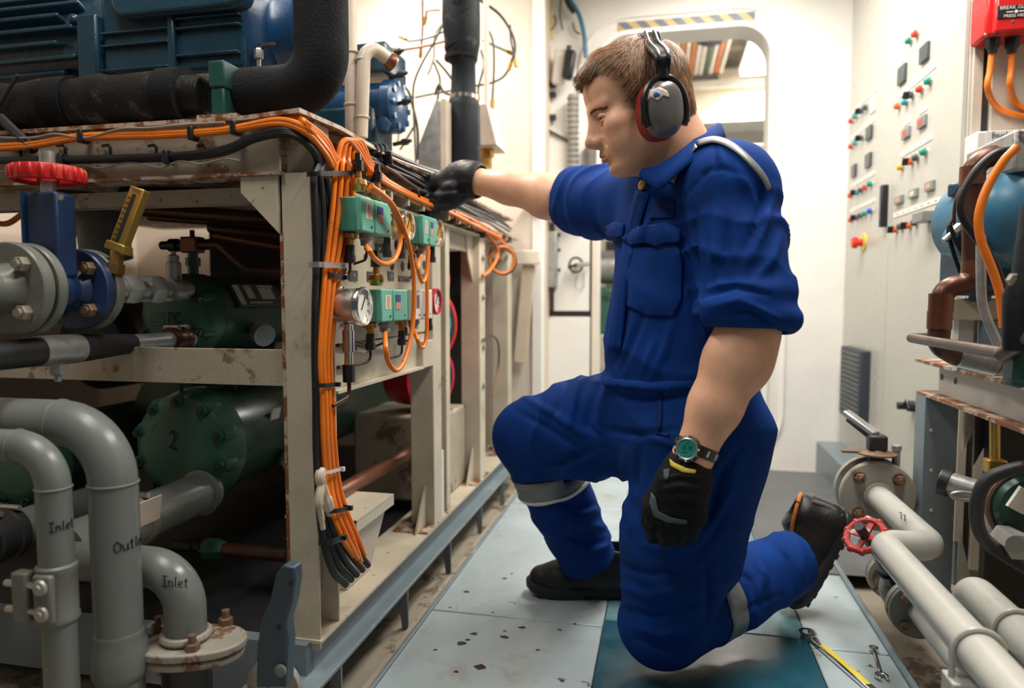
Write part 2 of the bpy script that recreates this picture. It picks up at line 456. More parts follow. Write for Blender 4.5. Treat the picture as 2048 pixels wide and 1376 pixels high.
# overhead cable run seen through the doorway
cr = thing('cable_run', 'bundle of white, orange and green cables running under the far room ceiling', 'cables', (.25, 5, 2.6))
for i, m in enumerate(['orange', 'strip', 'orange', 'strip', 'orange', 'strip', 'strip', 'green_cap', 'strip', 'orange', 'strip']):
    x = .02 + i * .040
    MB().tube([(x, 3.9, 2.65), (x + .005, 4.9, 2.64), (x - .005, 6.05, 2.63)], .015 if m != 'strip' else .019, 8).build('cable', m, cr)
p = aY(1422, 45, 4.5)
tag(MB().lathe((p.x, 4.42, p.z), (0, 1, 0), [(0, .12), (.02, .13), (.12, .13)], 32).build('round_duct', 'vent'), 'dark round fitting hanging under the far room cables', 'fitting')
fl = thing('far_lamp', 'glowing white fluorescent lamp on the far room ceiling', 'lamp', (.74, 5.2, 2.6))
MB().bb(.55, .79, 4.3, 6.0, 2.60, 2.66).build('housing', 'white_box', fl)
MB().bb(.565, .775, 4.31, 5.99, 2.56, 2.605).build('diffuser', 'lamp_on', fl, bevel=.01)
fb = thing('ceiling_beam', 'cream cross beam hanging low in the far room', 'beam', (.2, 6.2, 1.9))
p0 = aY(1390, 178, 6.15); p2 = aY(1370, 238, 6.15)
MB().bb(-1.6, 2.0, 6.20, 6.45, p2.z, p0.z).build('web', 'cream', fb, bevel=.01)
MB().bb(-1.6, 2.0, 6.12, 6.5, p0.z - .005, p0.z + .06).build('flange', 'strip', fb, bevel=.01)
MB().bb(-1.6, 2.0, 6.12, 6.5, p2.z - .05, p2.z).build('flange', 'strip', fb, bevel=.01)
MB().bb(.40, .58, 6.1, 6.2, p0.z + .055, p0.z + .14).build('clamp_block', 'cream', fb, bevel=.01)
sh = thing('far_shelf', 'cream shelf rack with dark shelves behind the doorway', 'shelf', (.3, 5.0, .1))
for z in (1.20, 1.62, .82, .45): MB().bb(-.5, 1.5, 5.05, 5.45, z, z + .035).build('shelf_board', 'cream', sh)
for x in (-.48, .36, 1.2): MB().bb(x, x + .06, 5.02, 5.08, -.03, 1.72).build('upright', 'cream', sh)
MB().bb(-.5, 1.5, 5.43, 5.46, .4, 1.66).build('back_panel', 'meter_grey', sh)
for x, wd, h, c, lb in ((.16, .10, .10, 'dark_metal', 'black tin leftmost on the shelf beyond the doorway'), (.28, .08, .12, 'cream_old', 'cream tin on the shelf beyond the doorway'), (.38, .09, .09, 'copper', 'brown tin on the shelf beyond the doorway'), (.49, .06, .13, 'red_paint', 'narrow red tin on the shelf beyond the doorway'), (.57, .07, .10, 'meter', 'dark grey tin on the shelf beyond the doorway'), (.66, .09, .12, 'btn_orange', 'orange tin rightmost on the shelf beyond the doorway')):
    tag(MB().bb(x, x + wd, 5.1, 5.3, 1.656, 1.656 + h).build('storage_tin', c, bevel=.006), lb, 'tin', 'tins on the far shelf')
wb = thing('white_chest', 'white box unit standing low behind the doorway', 'box', (.45, 4.5, .8))
q0, q1 = aY(1480, 290, 4.5), aY(1480, 345, 4.5)
MB().bb(.15, 1.0, 4.5, 4.8, -.03, q1.z).build('body', 'cabinet', wb, bevel=.01)
MB().bb(.13, 1.02, 4.48, 4.82, q1.z, q0.z).build('lid', 'strip', wb, bevel=.01)
# machine seen left of the doorway, behind the person
fm = thing('far_machine', 'grey and green pump unit glimpsed through the doorway beside the chest', 'pump', (-.25, 4.3, 0))
c = aY(1206, 535, 4.3)
MB().lathe(c, (1, 0, 0), [(-.1, .09), (.0, .10), (.12, .10), (.14, .07)]).build('motor', 'steel', fm)
MB().bb(c.x - .12, c.x + .14, 4.2, 4.4, c.z - .40, c.z - .12).build('pump_body', 'green_cap', fm, bevel=.02)
MB().bb(c.x - .2, c.x + .2, 4.1, 4.5, -.03, c.z - .40).build('plinth', 'cream', fm, bevel=.01)
MB().lathe((.52, 4.3, .38), (0, -1, 0), [(-.15, .2), (0, .2), (.04, .1)]).build('end_cover', 'blue_bright', fm)

# ---------------------------------------------------------------- switchboard cabinet on the right
XC, YC0, YC1 = .80, 2.21, YB
cb = thing('switchboard', 'cream electrical switchboard cabinet with rows of coloured buttons', 'cabinet', (1.0, 2.85, 0))
MB().bb(XC + .014, XC + .44, YC0, YC1, .10, CZ).build('body', 'cabinet', cb, bevel=.003)
MB().bb(XC + .03, XC + .44, YC0, YC1, -.035, .10).build('plinth', 'grey_blue', cb)
YD = 2.83
for y0, y1 in ((YC0 + .003, YD - .002), (YD + .002, YC1 - .003)):
    MB().bb(XC, XC + .014, y0, y1, .12, CZ - .05).build('door', 'cabinet', cb, bevel=.003)
def cabp(px, py): return aX(px, py, XC)
def button(px, py, m, r=.011, h=.020, sel=False):
    p = cabp(px, py)
    b = MB().lathe(p, (-1, 0, 0), [(0, .0145), (.004, .0145), (.005, .012)], 16).build('bezel', 'steel', cb)
    if sel:
        MB().lathe(p, (-1, 0, 0), [(0, r), (.016, r * .95)], 16).build('cap', m, b)
        MB().box(p + V((-.022, 0, 0)), (.022, .007, .024), Matrix.Rotation(.5, 3, 'X')).build('knob', 'black_plastic', b, bevel=.001)
    else:
        MB().lathe(p, (-1, 0, 0), [(0, r), (h * .8, r), (h, r * .7)], 16).build('cap', m, b)
def rect(px, py, wpx, hpx, m, th=.010, name='meter', face=None):
    p = cabp(px, py); sc = FPX / p.y * .97
    h = (hpx - .6 * wpx) / sc; wy = cabp(px - wpx / 2, py).y - cabp(px + wpx / 2, py).y
    wy = abs(wy)
    o = MB().box(p + V((-th / 2, 0, 0)), (th, wy, h)).build(name, m, cb, bevel=.0015)
    if face: MB().box(p + V((-th - .0005, 0, 0)), (.001, wy * .55, h * .5)).build('display', face, o)
def strip(a, b, h=.013):
    p, q = cabp(*a), cabp(*b); z = (p.z + q.z) / 2
    MB().bb(XC - .002, XC, min(p.y, q.y), max(p.y, q.y), z - h / 2, z + h / 2).build('label_strip', 'strip', cb)
    n = int(abs(p.y - q.y) / .06)
    for i in range(n):
        y = min(p.y, q.y) + (i + .3) * .06
        MB().bb(XC - .0026, XC - .002, y, y + .024, z - .0015, z + .0015).build('lettering', 'meter_grey', cb)
strip((1825, 62), (1844, 40)); button(1836, 68, 'btn_red'); button(1823, 81, 'btn_green')
rect(1852, 106, 16, 38, 'meter'); rect(1807, 149, 14, 38, 'meter')
strip((1796, 193), (1873, 130), .016)
button(1800, 212, 'btn_orange'); button(1815, 204, 'btn_teal'); button(1827, 190, 'meter', sel=True); button(1845, 178, 'btn_red'); button(1862, 162, 'btn_green')
strip((1807, 250), (1823, 239)); strip((1839, 226), (1856, 214))
rect(1815, 266, 14, 26, 'meter_grey', face='btn_red'); rect(1847, 244, 15, 28, 'meter_grey', face='btn_red')
strip((1802, 310), (1865, 274), .016)
button(1806, 334, 'btn_yellow'); button(1826, 323, 'btn_orange', sel=True); button(1837, 315, 'meter'); button(1853, 304, 'btn_green')
rect(1801, 400, 14, 22, 'meter_grey', face='pink_label'); rect(1830, 387, 15, 24, 'meter_grey', face='cream_label'); rect(1863, 372, 16, 26, 'meter_grey', face='pink_label')
strip((1788, 431), (1881, 399), .016)
button(1795, 459, 'btn_orange', sel=True); button(1806, 453, 'meter'); button(1822, 451, 'btn_orange', sel=True); button(1835, 445, 'meter')
rect(1866, 434, 22, 30, 'meter_grey', .045, 'socket_box')
strip((1702, 223), (1753, 181), .016); button(1706, 242, 'btn_red'); button(1714, 233, 'btn_teal'); button(1727, 222, 'meter', sel=True); button(1735, 215, 'meter'); rect(1747, 208, 9, 34, 'strip', .004, 'name_plate')
strip((1702, 276), (1751, 238), .016); button(1706, 293, 'btn_red'); button(1714, 286, 'btn_teal'); button(1727, 276, 'meter', sel=True); rect(1741, 266, 10, 28, 'meter')
rect(1710, 342, 7, 26, 'meter'); rect(1739, 321, 10, 30, 'meter')
strip((1702, 372), (1751, 346), .016); button(1705, 391, 'btn_red'); button(1717, 385, 'btn_teal', sel=True); button(1726, 380, 'meter'); button(1734, 375, 'btn_red'); button(1744, 368, 'btn_green')
strip((1702, 422), (1751, 399), .016); button(1706, 440, 'btn_red'); button(1717, 435, 'meter', sel=True); button(1725, 431, 'meter'); button(1733, 427, 'btn_green'); button(1744, 422, 'btn_blue')
# emergency stop and door handle
p = cabp(1728, 485)
es = MB().lathe(p, (-1, 0, 0), [(0, .038), (.006, .038), (.007, .03)], 20).build('stop_plate', 'yellow', cb)
MB().lathe(p, (-1, 0, 0), [(0, .015), (.025, .015), (.027, .024), (.042, .024), (.048, .018)], 20).build('stop_button', 'btn_red', es)
p = cabp(1774, 412)
MB().box(p + V((-.012, 0, 0)), (.024, .028, .155)).build('door_handle', 'black_plastic', cb, bevel=.004)
# ventilation grille
ga, gb = aX(1675, 725, .78), aX(1723, 852, .78)
vz0, vz1 = .285, .585
gr = MB().bb(XC - .035, XC, 3.0, 3.33, vz0, vz1).build('vent_grille', 'vent', cb, bevel=.003)
for i in range(14):
    z = vz0 + .015 + i * (vz1 - vz0 - .02) / 14
    MB().bb(XC - .039, XC - .034, 3.012, 3.318, z, z + .011).build('slat', 'meter', gr)
# grey duct-like skirting between bulkhead and cabinet
struct(MB().bb(.70, .83, 2.9, YB, -.03, .13).build('trim_2', 'grey_blue', bevel=.006))
# second cabinet facing the aisle, with break-glass call point
c2 = thing('side_cabinet', 'beige steel cabinet standing behind the right-hand compressor frame', 'cabinet', (1.3, 2.5, 0))
MB().bb(.862, XR - .02, 2.187, 2.206, .02, CZ - .002).build('body', 'cabinet2', c2, bevel=.003)
MB().bb(XC + .02, .842, 2.192, 2.208, .1, CZ - .002).build('edge_strip', 'cabinet2', c2)
MB().bb(.842, .864, 2.202, 2.208, .02, CZ - .002).build('joint', 'dark_void', c2)
MB().bb(1.02, 1.045, 2.185, 2.20, .02, .75).build('edge_strip', 'cabinet2', c2)
MB().bb(.99, 1.02, 2.196, 2.2, .02, .75).build('joint', 'dark_void', c2)
cp = thing('call_point', 'red break glass fire call point on the beige side cabinet', 'alarm', (.93, 2.18, 1.5))
a, b = aY(1950, 88, 2.16), aY(2078, -22, 2.16)
MB().bb(a.x, b.x, 2.10, 2.198, a.z, b.z).build('case', 'red_plastic', cp, bevel=.008)
a2, b2 = aY(1985, 68, 2.09), aY(2090, -14, 2.09)
fr = MB().bb(a2.x, b2.x, 2.075, 2.10, a2.z, b2.z).build('cover', 'red_plastic', cp, bevel=.006)
a3, b3 = aY(1996, 36, 2.07), aY(2070, 6, 2.07)
MB().bb(a3.x, b3.x, 2.071, 2.076, a3.z, b3.z).build('glass_label', 'ink', fr)
for px, py in ((1972, 69), (2025, 43)):
    MB().lathe(aY(px, py, 2.10 if px < 2000 else 2.075), (0, -1, 0), [(0, .004), (.003, .003)], 10).build('screw', 'steel', cp)
def text(s, parent, org, u, v, size, m, name='lettering', off=.0006, align='CENTER', fn=None):
    cu = bpy.data.curves.new('txt', 'FONT'); cu.body = s; cu.size = size; cu.align_x = align; cu.align_y = 'CENTER'
    o = bpy.data.objects.new('txt', cu); COL.objects.link(o)
    dg = bpy.context.evaluated_depsgraph_get(); me = o.evaluated_get(dg).to_mesh()
    u, v = V(u).normalized(), V(v).normalized(); w_ = u.cross(v)
    mb = MB()
    mb.add([fn(p.co.x, p.co.y) if fn else V(org) + u * p.co.x + v * p.co.y + w_ * off for p in me.vertices], [tuple(f.vertices) for f in me.polygons])
    o.evaluated_get(dg).to_mesh_clear(); bpy.data.objects.remove(o); bpy.data.curves.remove(cu)
    return mb.build(name, m, parent, smooth=False)
tc_ = (a3 + b3) / 2
text('BREAK GLASS', cp, (tc_.x, 2.0705, tc_.z + .009), (1, 0, 0), (0, 0, 1), .0125, 'strip')
for s_ in (-1, 1): MB().bb(tc_.x + s_ * .014 - .008, tc_.x + s_ * .014 + .008, 2.0702, 2.071, tc_.z - .003, tc_.z - .0005).build('printed_bar', 'strip', cp)
MB().lathe((tc_.x, 2.0706, tc_.z - .0015), (0, -1, 0), [(0, .004), (.0006, .004)], 14).build('printed_dot', 'strip', cp)
text('PRESS HERE', cp, (tc_.x, 2.0705, tc_.z - .012), (1, 0, 0), (0, 0, 1), .011, 'strip')
for k, (pts) in enumerate((((1985, 92), (1980, 140), (1975, 175), (1990, 210), (2025, 228), (2075, 236)), ((2024, 92), (2022, 140), (2020, 170), (2032, 205), (2060, 220), (2085, 222)))):
    g = aY(pts[0][0], pts[0][1], 2.13)
    cbl = MB().tube(catmull([aY(x, y, 2.135 + (.04 if i > 2 else 0)) for i, (x, y) in enumerate(pts)]), .0075, 10).build('alarm_cable', 'orange')
    tag(cbl, ['orange cable looping out of the red call point, left one', 'orange cable looping out of the red call point, right one'][k], 'cable', 'call point cables')
    MB().lathe(g + V((0, 0, .012)), (0, 0, -1), [(-.02, .018), (.012, .018), (.02, .012), (.03, .011)], 8).build('cable_gland', 'black_plastic', cp)
MB().bb(.90, 1.15, 2.17, 2.20, 1.185, 1.215).build('cable_bracket', 'meter_grey', c2)
db = thing('paper_note_box', 'white box with handwritten note on the beige side cabinet', 'box', (.9, 2.18, 1.05))
a, b = aY(1950, 345, 2.12), aY(2060, 258, 2.12)
MB().bb(a.x, b.x, 2.12, 2.199, a.z, b.z).build('box', 'white_box', db, bevel=.004)
MB().bb(a.x + .022, b.x, 2.1185, 2.12, a.z, b.z - .002).build('note', 'paper', db)
def handw(s, parent, fn, m='ink', r=.0011, name='handwriting'):
    """handwriting from simple strokes; fn maps (x,y) in letter heights to 3-D"""
    G = {'I': [[(.1, 1), (.6, 1)], [(.35, 1), (.35, 0)], [(.1, 0), (.6, 0)]], 'n': [[(0, .6), (.05, 0)], [(.05, .4), (.2, .6), (.35, .5), (.4, 0)]],
         'l': [[(.15, 1), (.1, .1), (.25, 0)]], 'e': [[(0, .3), (.4, .35), (.35, .6), (.1, .55), (0, .25), (.15, 0), (.4, .1)]],
         't': [[(.2, .95), (.18, .1), (.35, 0)], [(0, .65), (.4, .68)]], 'O': [[(.3, .95), (.05, .7), (0, .3), (.2, 0), (.5, .1), (.6, .6), (.3, .95)]],
         'u': [[(0, .6), (.02, .15), (.2, 0), (.4, .2), (.42, .6)], [(.42, .6), (.48, 0)]], 'P': [[(.05, 0), (.1, 1)], [(.1, 1), (.5, .95), (.5, .6), (.1, .5)]],
         'C': [[(.55, .85), (.3, 1), (.05, .7), (.05, .25), (.3, 0), (.55, .15)]], 'N': [[(0, 0), (.05, 1)], [(.05, 1), (.45, 0)], [(.45, 0), (.5, 1)]],
         '2': [[(.05, .8), (.3, 1), (.5, .75), (.35, .4), (.05, .1), (.3, .05), (.6, 0)]], 'B': [[(.05, 0), (.08, 1), (.45, .9), (.4, .6), (.1, .5), (.5, .4), (.45, .05), (.05, 0)]],
         'o': [[(.2, .6), (0, .3), (.2, 0), (.4, .3), (.2, .6)]], 'c': [[(.38, .5), (.15, .6), (0, .3), (.15, 0), (.4, .1)]],
         'D': [[(.05, 0), (.08, 1)], [(.05, 1), (.5, .75), (.5, .25), (.05, 0)]], 'r': [[(0, .6), (.05, 0)], [(.05, .4), (.3, .6)]], '1': [[(.0, .75), (.25, 1), (.25, 0)]], '7': [[(0, 1), (.5, 1), (.2, 0)]]}
    x = 0
    mb = MB()
    for ch in s:
        if ch == ' ': x += .4; continue
        wd = 0
        for st in G[ch]:
            mb.tube([fn(x + a, b) for a, b in st], r, 5); wd = max(wd, max(a for a, b in st))
        x += wd + .16
    return mb.build(name, m, parent)
for k, s in enumerate(('Boucle', 'Detecte', 'Inter')):
    o = aY(1984, 272 + k * 17, 2.117)
    handw(s, db, lambda x, y, o=o: V((o.x + x * .0135, 2.117, o.z - .004 + y * .015)), r=.0008)
# ================================================================ compressor skid on the left
XF, YF = -.64, 1.20
ZL, ZD = .14, 1.132
sk = thing('compressor_skid', 'long cream steel skid frame carrying the refrigeration machinery', 'frame', (-1.1, 2.0, 0))
# front corner post: channel open towards the aisle
pw = MB().bb(XF - .066, XF, YF, YF + .006, ZL - .02, 1.03).bb(XF - .066, XF - .060, YF, YF + .085, ZL - .02, 1.03).bb(XF - .06, XF, YF + .079, YF + .085, ZL, 1.03)
pw.build('post', 'cream', sk, bevel=.0015)
MB().bb(XF - .0668, XF - .0600, YF - .0008, YF + .004, ZL, .92).build('rusty_edge', 'cream_rust', sk)
for y0, y1 in ((1.885, 1.96), (2.40, 2.475), (2.86, 2.93)):
    MB().bb(XF - .07, XF, y0, y1, ZL, 1.02).build('post', 'cream', sk, bevel=.003)
    MB().prism([(0, 0), (-.085, 0), (-.0, .12)], (XF - .03, y0, ZL), (0, 1, 0), (0, 0, 1), .006).build('gusset', 'cream', sk)
    MB().bb(XF - .1, XF + .004, y0 - .07, y1 + .05, ZL, ZL + .004).build('foot_plate', 'cream_rust', sk)
for z in (.94, .62, .48, .80):
    MB().hexn((XF, 2.44, z), (1, 0, 0), .011, .009).build('bolt', 'bolt_grey', sk)
# thin post behind the second post
MB().bb(XF - .05, XF - .008, 2.03, 2.07, ZL, 1.02).build('post', 'cream', sk, bevel=.002)
MB().bb(XF - .012, XF - .006, 1.975, 1.995, ZL, ZL + .2).build('conduit_end', 'white_box', sk)
# top beams
MB().bb(-2.4, XF - .066, YF + .002, YF + .008, 1.03, ZD - .004).build('front_beam', 'cream_old', sk)
MB().bb(-2.4, XF - .055, YF - .012, YF + .05, 1.026, 1.032).build('front_beam_flange', 'cream_rust', sk)
MB().bb(-2.4, XF - .066, YF + .05, YF + .09, .985, 1.015).build('front_beam_lower', 'cream_old', sk)
MB().bb(XF - .066, XF - .06, YF + .05, YF + .09, 1.03, ZD - .004).build('corner_stub', 'cream_old', sk)
MB().bb(XF - .062, XF - .004, YF + .02, YF + .08, 1.03, ZD - .004).build('corner_block', 'cream_old', sk, bevel=.002)
MB().bb(XF - .07, XF + .004, YF + .09, 3.0, 1.012, 1.018).build('side_beam_flange', 'cream', sk)
MB().bb(XF - .035, XF - .029, YF + .09, 3.0, .955, 1.015).build('side_beam_web', 'cream_old', sk)
MB().prism([(0, -.004), (0, -.112), (-.078, -.034), (-.078, -.004)], (XF - .066, YF + .001, 1.03), (1, 0, 0), (0, 0, 1), .006).build('gusset', 'cream', sk, bevel=.001)
MB().prism([(0, 0), (0, -.16), (-.06, -.08), (-.09, 0)], (XF - .03, 2.40, 1.012), (0, 1, 0), (0, 0, 1), .006).build('gusset', 'cream', sk)
dk = MB().prism([(-2.4, YF - .01), (XF - .13, YF - .012), (XF + .0, YF - .04), (XF + .012, YF + .10), (XF + .0, 1.6), (XF - .01, 3.0), (-2.4, 3.0)], (0, 0, ZD - .004), (1, 0, 0), (0, 1, 0), .008)
dk.build('deck', 'cream_rust', sk)
# lower cross beam, panel beam
MB().bb(-2.2, XF - .064, YF + .004, YF + .012, .635, .70).bb(-2.2, XF - .064, YF + .004, YF + .05, .630, .637).build('cross_beam', 'cream_old', sk, bevel=.001)
MB().bb(XF - .022, XF - .016, YF + .085, 1.89, .612, .70).build('panel_beam', 'cream', sk, bevel=.001)
MB().bb(XF - .022, XF + .004, YF + .085, 1.80, .606, .612).build('panel_beam_flange', 'cream', sk)
MB().bb(XF - .022, XF - .0, 1.80, 1.89, .606, .68).build('panel_beam_end', 'cream', sk, bevel=.002)
MB().bb(XF - .06, XF - .02, YF + .085, 1.89, .698, .703).build('panel_ledge', 'cream_rust', sk)
# base beam
MB().bb(XF - .12, XF + .004, YF - .005, 3.0, ZL - .006, ZL).build('base_ledge', 'cream', sk)
MB().bb(XF - .03, XF - .02, YF - .02, 3.0, .075, ZL - .006).build('base_web', 'grey_blue', sk)
MB().bb(XF - .12, XF + .022, YF - .10, 3.0, .066, .075).build('base_flange', 'grey_blue', sk, bevel=.002)
MB().bb(-2.4, XF - .02, YF - .02, YF + .01, .02, ZL - .004).build('base_front', 'grey_blue', sk)
MB().bb(-2.4, XF - .12, YF + .02, 3.0, .10, .106).build('drip_pan', 'dark_metal', sk)
for y in (1.25, 1.62, 1.98, 2.35, 2.7):
    MB().prism([(0, 0), (.03, 0), (.03, -.105), (.015, -.105)], (XF - .01, y, .070), (1, 0, 0), (0, 0, 1), .006).build('foot_bracket', 'grey_blue', sk)
MB().hexn((XF - .05, YF - .045, .075), (0, 0, 1), .02, .016).build('bolt', 'bolt_grey', sk)
# far stiffening legs inside
MB().bb(-1.75, -1.69, 2.75, 2.81, ZL, ZD).build('post', 'cream_old', sk)
MB().bb(-2.3, -2.24, 1.21, 1.27, ZL, ZD).build('post', 'cream_old', sk)
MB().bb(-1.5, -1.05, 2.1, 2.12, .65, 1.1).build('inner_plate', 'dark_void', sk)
# folded bracket on the base (cream hopper shape seen below the cable tail)
hb = thing('base_bracket', 'cream folded steel bracket box on the skid base beside the cable tail', 'bracket', (XF - .06, 1.5, ZL))
c = aX(745, 1060, XF - .03)
y0, y1 = 1.42, 1.60
MB().add([(XF - .16, y0, ZL), (XF - .05, y0, ZL), (XF - .05, y1 - .05, ZL), (XF - .16, y1 - .05, ZL), (XF - .18, y0 - .02, ZL + .17), (XF - .02, y0 - .02, ZL + .17), (XF - .02, y1, ZL + .17), (XF - .18, y1, ZL + .17)],
         [(3, 2, 1, 0), (4, 5, 6, 7), (0, 1, 5, 4), (1, 2, 6, 5), (2, 3, 7, 6), (3, 0, 4, 7)]).build('box', 'cream', hb, bevel=.004)
MB().bb(XF - .185, XF - .012, y0 - .025, y1 + .01, ZL + .166, ZL + .172).build('lip', 'cream', hb)
MB().bb(XF - .018, XF - .012, y0 - .025, y1 + .01, ZL + .145, ZL + .170).build('lip', 'cream', hb)

# ---------------------------------------------------------------- shells and tanks under the deck
def shell(name, label, px, py, y0, R, L, mcap, mtank, bolts=8, feet=True):
    c = aY(px, py, y0)
    t = thing(name, label, 'heat exchanger', (c.x, y0, c.z - R), 'shell-and-tube condensers')
    MB().lathe(c, (0, 1, 0), [(.0, R * .62), (.006, R * .80), (.02, R * .95), (.055, R * 1.03), (.075, R * 1.06)], 40).build('end_cap', mcap, t)
    MB().lathe(c, (0, 1, 0), [(.076, R * 1.06), (.105, R * 1.06), (.107, R * 1.0)], 40).build('cap_flange', mtank, t)
    MB().lathe(c, (0, 1, 0), [(.10, R), (L, R), (L + .05, R * .8)], 48).build('shell', mtank, t)
    for k in range(bolts):
        a = 2 * math.pi * (k + .5) / bolts
        p = c + V((math.cos(a) * R * .86, .03, math.sin(a) * R * .86))
        b = MB().lathe(p, (0, -1, 0), [(-.02, R * .19), (.006, R * .17), (.014, R * .13)], 14).build('boss', mcap, t)
        MB().hexn(p + V((0, -.01, 0)), (0, -1, 0), R * .11, .018).build('bolt', 'green_mount', b)
        MB().cyl(p + V((0, -.02, 0)), p + V((0, -.036, 0)), R * .055, n=8).build('stud', 'dark_metal', b)
    return t, c
t2, c2_ = shell('condenser', 'big dark green condenser shell marked with a black 2', 352, 899, 1.40, .128, 1.5, 'green_cap', 'green_tank', 10)
handw('2', t2, lambda x, y: c2_ + V((-.016 + x * .035, -.004, .0 + y * .045)), r=.0018)
MB().lathe(c2_ + V((.095, .30, -.075)), (.8, -.55, -.1), [(0, .03), (.05, .03), (.051, .036), (.07, .036)], 6).build('sight_port', 'flange_grey', t2)
MB().lathe(c2_ + V((.095, .30, -.075)) + V((.8, -.55, -.1)).normalized() * .0705, (.8, -.55, -.1), [(0, .021), (.001, .02)], 18).build('port_hole', 'dark_void', t2)
MB().box(c2_ + V((.118, .22, .03)), (.004, .04, .075), Matrix.Rotation(.25, 3, 'Y')).build('rating_plate', 'strip', t2)
MB().tube(roundpath([c2_ + V((-.02, .05, .12)), c2_ + V((-.02, .05, .16)), c2_ + V((-.06, .05, .17))], .02), .005, 8).build('lifting_lug', 'green_tank', t2)
MB().tube(roundpath([c2_ + V((.05, .16, .12)), c2_ + V((.05, .16, .155)), c2_ + V((.09, .2, .15))], .02), .005, 8).build('lifting_lug', 'green_tank', t2)
tp_, cp_ = shell('oil_cooler', 'green oil cooler shell marked with black letters PC', 338, 630, 1.40, .092, .9, 'green_cap', 'green_tank', 6)
handw('PC', tp_, lambda x, y: cp_ + V((.0 + x * .026, -.004, -.02 + y * .026)), r=.0014)
handw('IN', tp_, lambda x, y: cp_ + V((.055 + x * .018, .028, -.062 + y * .018)), r=.0011)
handw('7 IN', tp_, lambda x, y: cp_ + V((-.03 + x * .018, .012, .055 + y * .018)), r=.0011)
for k in range(4):
    MB().bb(cp_.x - .048, cp_.x - .012, 1.397, 1.402, cp_.z - .010 - k * .008 + .012, cp_.z - .007 - k * .008 + .012).build('cast_text', 'green_cap', tp_)
pl = MB().box(cp_ + V((.085, .22, .045)), (.006, .19, .062), Matrix.Rotation(-.5, 3, 'Y')).build('name_plate', 'meter', tp_)
Rm = Matrix.Rotation(-.5, 3, 'Y')
for (dy, dz, sy, sz) in ((-.078, 0, .022, .054), (-.03, .005, .03, .03), (.045, .004, .06, .032), (-.03, .024, .03, .005), (.05, .025, .07, .005), (.0, -.022, .1, .004)):
    MB().box(cp_ + V((.085, .22, .045)) + Rm @ V((.0036, dy, dz)), (.001, sy, sz), Rm).build('print', 'strip', tp_)
MB().lathe(cp_ + V((.075, .22, -.04)), (.8, -.5, -.25), [(0, .022), (.04, .022), (.041, .029), (.062, .029), (.063, .02)], 12).build('sight_port', 'galv', tp_)
MB().box(cp_ + V((.08, .36, -.02)), (.004, .10, .05), Matrix.Rotation(.2, 3, 'Y')).build('warning_label', 'yellow', tp_)
t3, c3_ = shell('condenser', 'dark green condenser shell half hidden behind the left grey pipes', 20, 935, 1.40, .105, 1.4, 'green_cap', 'green_tank', 8)
# another black-green vessel above, behind
tag(MB().lathe(aY(330, 830, 1.75), (0, 1, 0), [(0, .05), (.02, .12), (.06, .14), (1.0, .14)], 36).build('receiver', 'green_tank'), 'dark receiver vessel in shadow above the condenser', 'vessel')
tag(MB().lathe(aY(170, 690, 1.9), (0, 1, 0), [(0, .05), (.02, .12), (.06, .15), (.9, .15)], 36).build('receiver', 'dark_metal'), 'black vessel in the shade behind the flanged valve', 'vessel')
# cap piping
def clamp(c, d, R, wd, t, m='galv'):
    u, v, d = basis(d)
    MB().lathe(V(c) - d * (wd / 2), d, [(0, R), (.004, R * 1.07), (wd * .3, R * 1.07), (wd * .35, R * 1.0), (wd * .65, R * 1.0), (wd * .7, R * 1.07), (wd - .004, R * 1.07), (wd, R)], 28).build('clamp', m, t)
    for s in (-.3, .3):
        MB().cyl(V(c) + d * (wd * s) + v * (R * 1.08) - u * (R * .7), V(c) + d * (wd * s) + v * (R * 1.08) + u * (R * .7), .006, n=8).build('clamp_bolt', 'steel', t)
pp = thing('water_pipe', 'grey water pipe stub with a steel coupling entering the condenser marked 2', 'pipe', aY(300, 1040, 1.2))
a, b = aY(402, 985, 1.40), aY(235, 1075, 1.10)
MB().tube([a + V((0, .02, 0)), V((a.x, 1.02, a.z))], .046, 24).build('stub', 'grey_pipe', pp)
clamp((a.x, 1.17, a.z), (0, 1, 0), .05, .075, pp, 'flange_grey')
MB().torus((a.x, 1.395, a.z), (0, 1, 0), .046, .008).build('weld', 'flange_grey', pp)
lp = MB().box((a.x + .055, 1.165, a.z + .03), (.003, .07, .05), Matrix.Rotation(.15, 3, 'Y')).build('label_plate', 'cream_label', pp)
p2 = thing('water_pipe', 'dark flanged pipe stub entering the left side of the condenser caps', 'pipe', aY(20, 1050, 1.2))
a = aY(30, 1060, 1.2)
MB().tube([(a.x, 1.4, a.z), (a.x, .9, a.z)], .04, 24).build('stub', 'grey_pipe', p2)
clamp((a.x, 1.16, a.z), (0, 1, 0), .052, .07, p2, 'dark_metal')
# lower grey pipe into the PC cooler
pq = thing('water_pipe', 'grey galvanised pipe running to the lower port of the PC cooler', 'pipe', aY(200, 700, 1.1))
a = aY(345, 680, 1.34)
MB().tube([(a.x, 1.40, a.z), (a.x, 1.34, a.z), (a.x, .70, a.z)], .0185, 20).build('pipe', 'galv', pq)
MB().tube([(a.x, 1.22, a.z), (a.x, 1.10, a.z), (a.x, 1.08, a.z)], [.0195, .026, .026], 20).build('reducer', 'rubber', pq)
MB().tube([(a.x, 1.085, a.z), (a.x, 1.0, a.z)], .027, 20).build('socket', 'galv', pq)
MB().tube([(a.x, 1.0, a.z), (a.x, .6, a.z)], .025, 20).build('socket', 'dark_metal', pq)
MB().hexn((a.x, 1.04, a.z - .024), (0, 0, -1), .013, .02).cyl((a.x, 1.04, a.z - .04), (a.x, 1.04, a.z - .056), .006).build('drain_plug', 'galv', pq)
clamp((a.x, 1.355, a.z), (0, 1, 0), .026, .05, pq, 'copper')
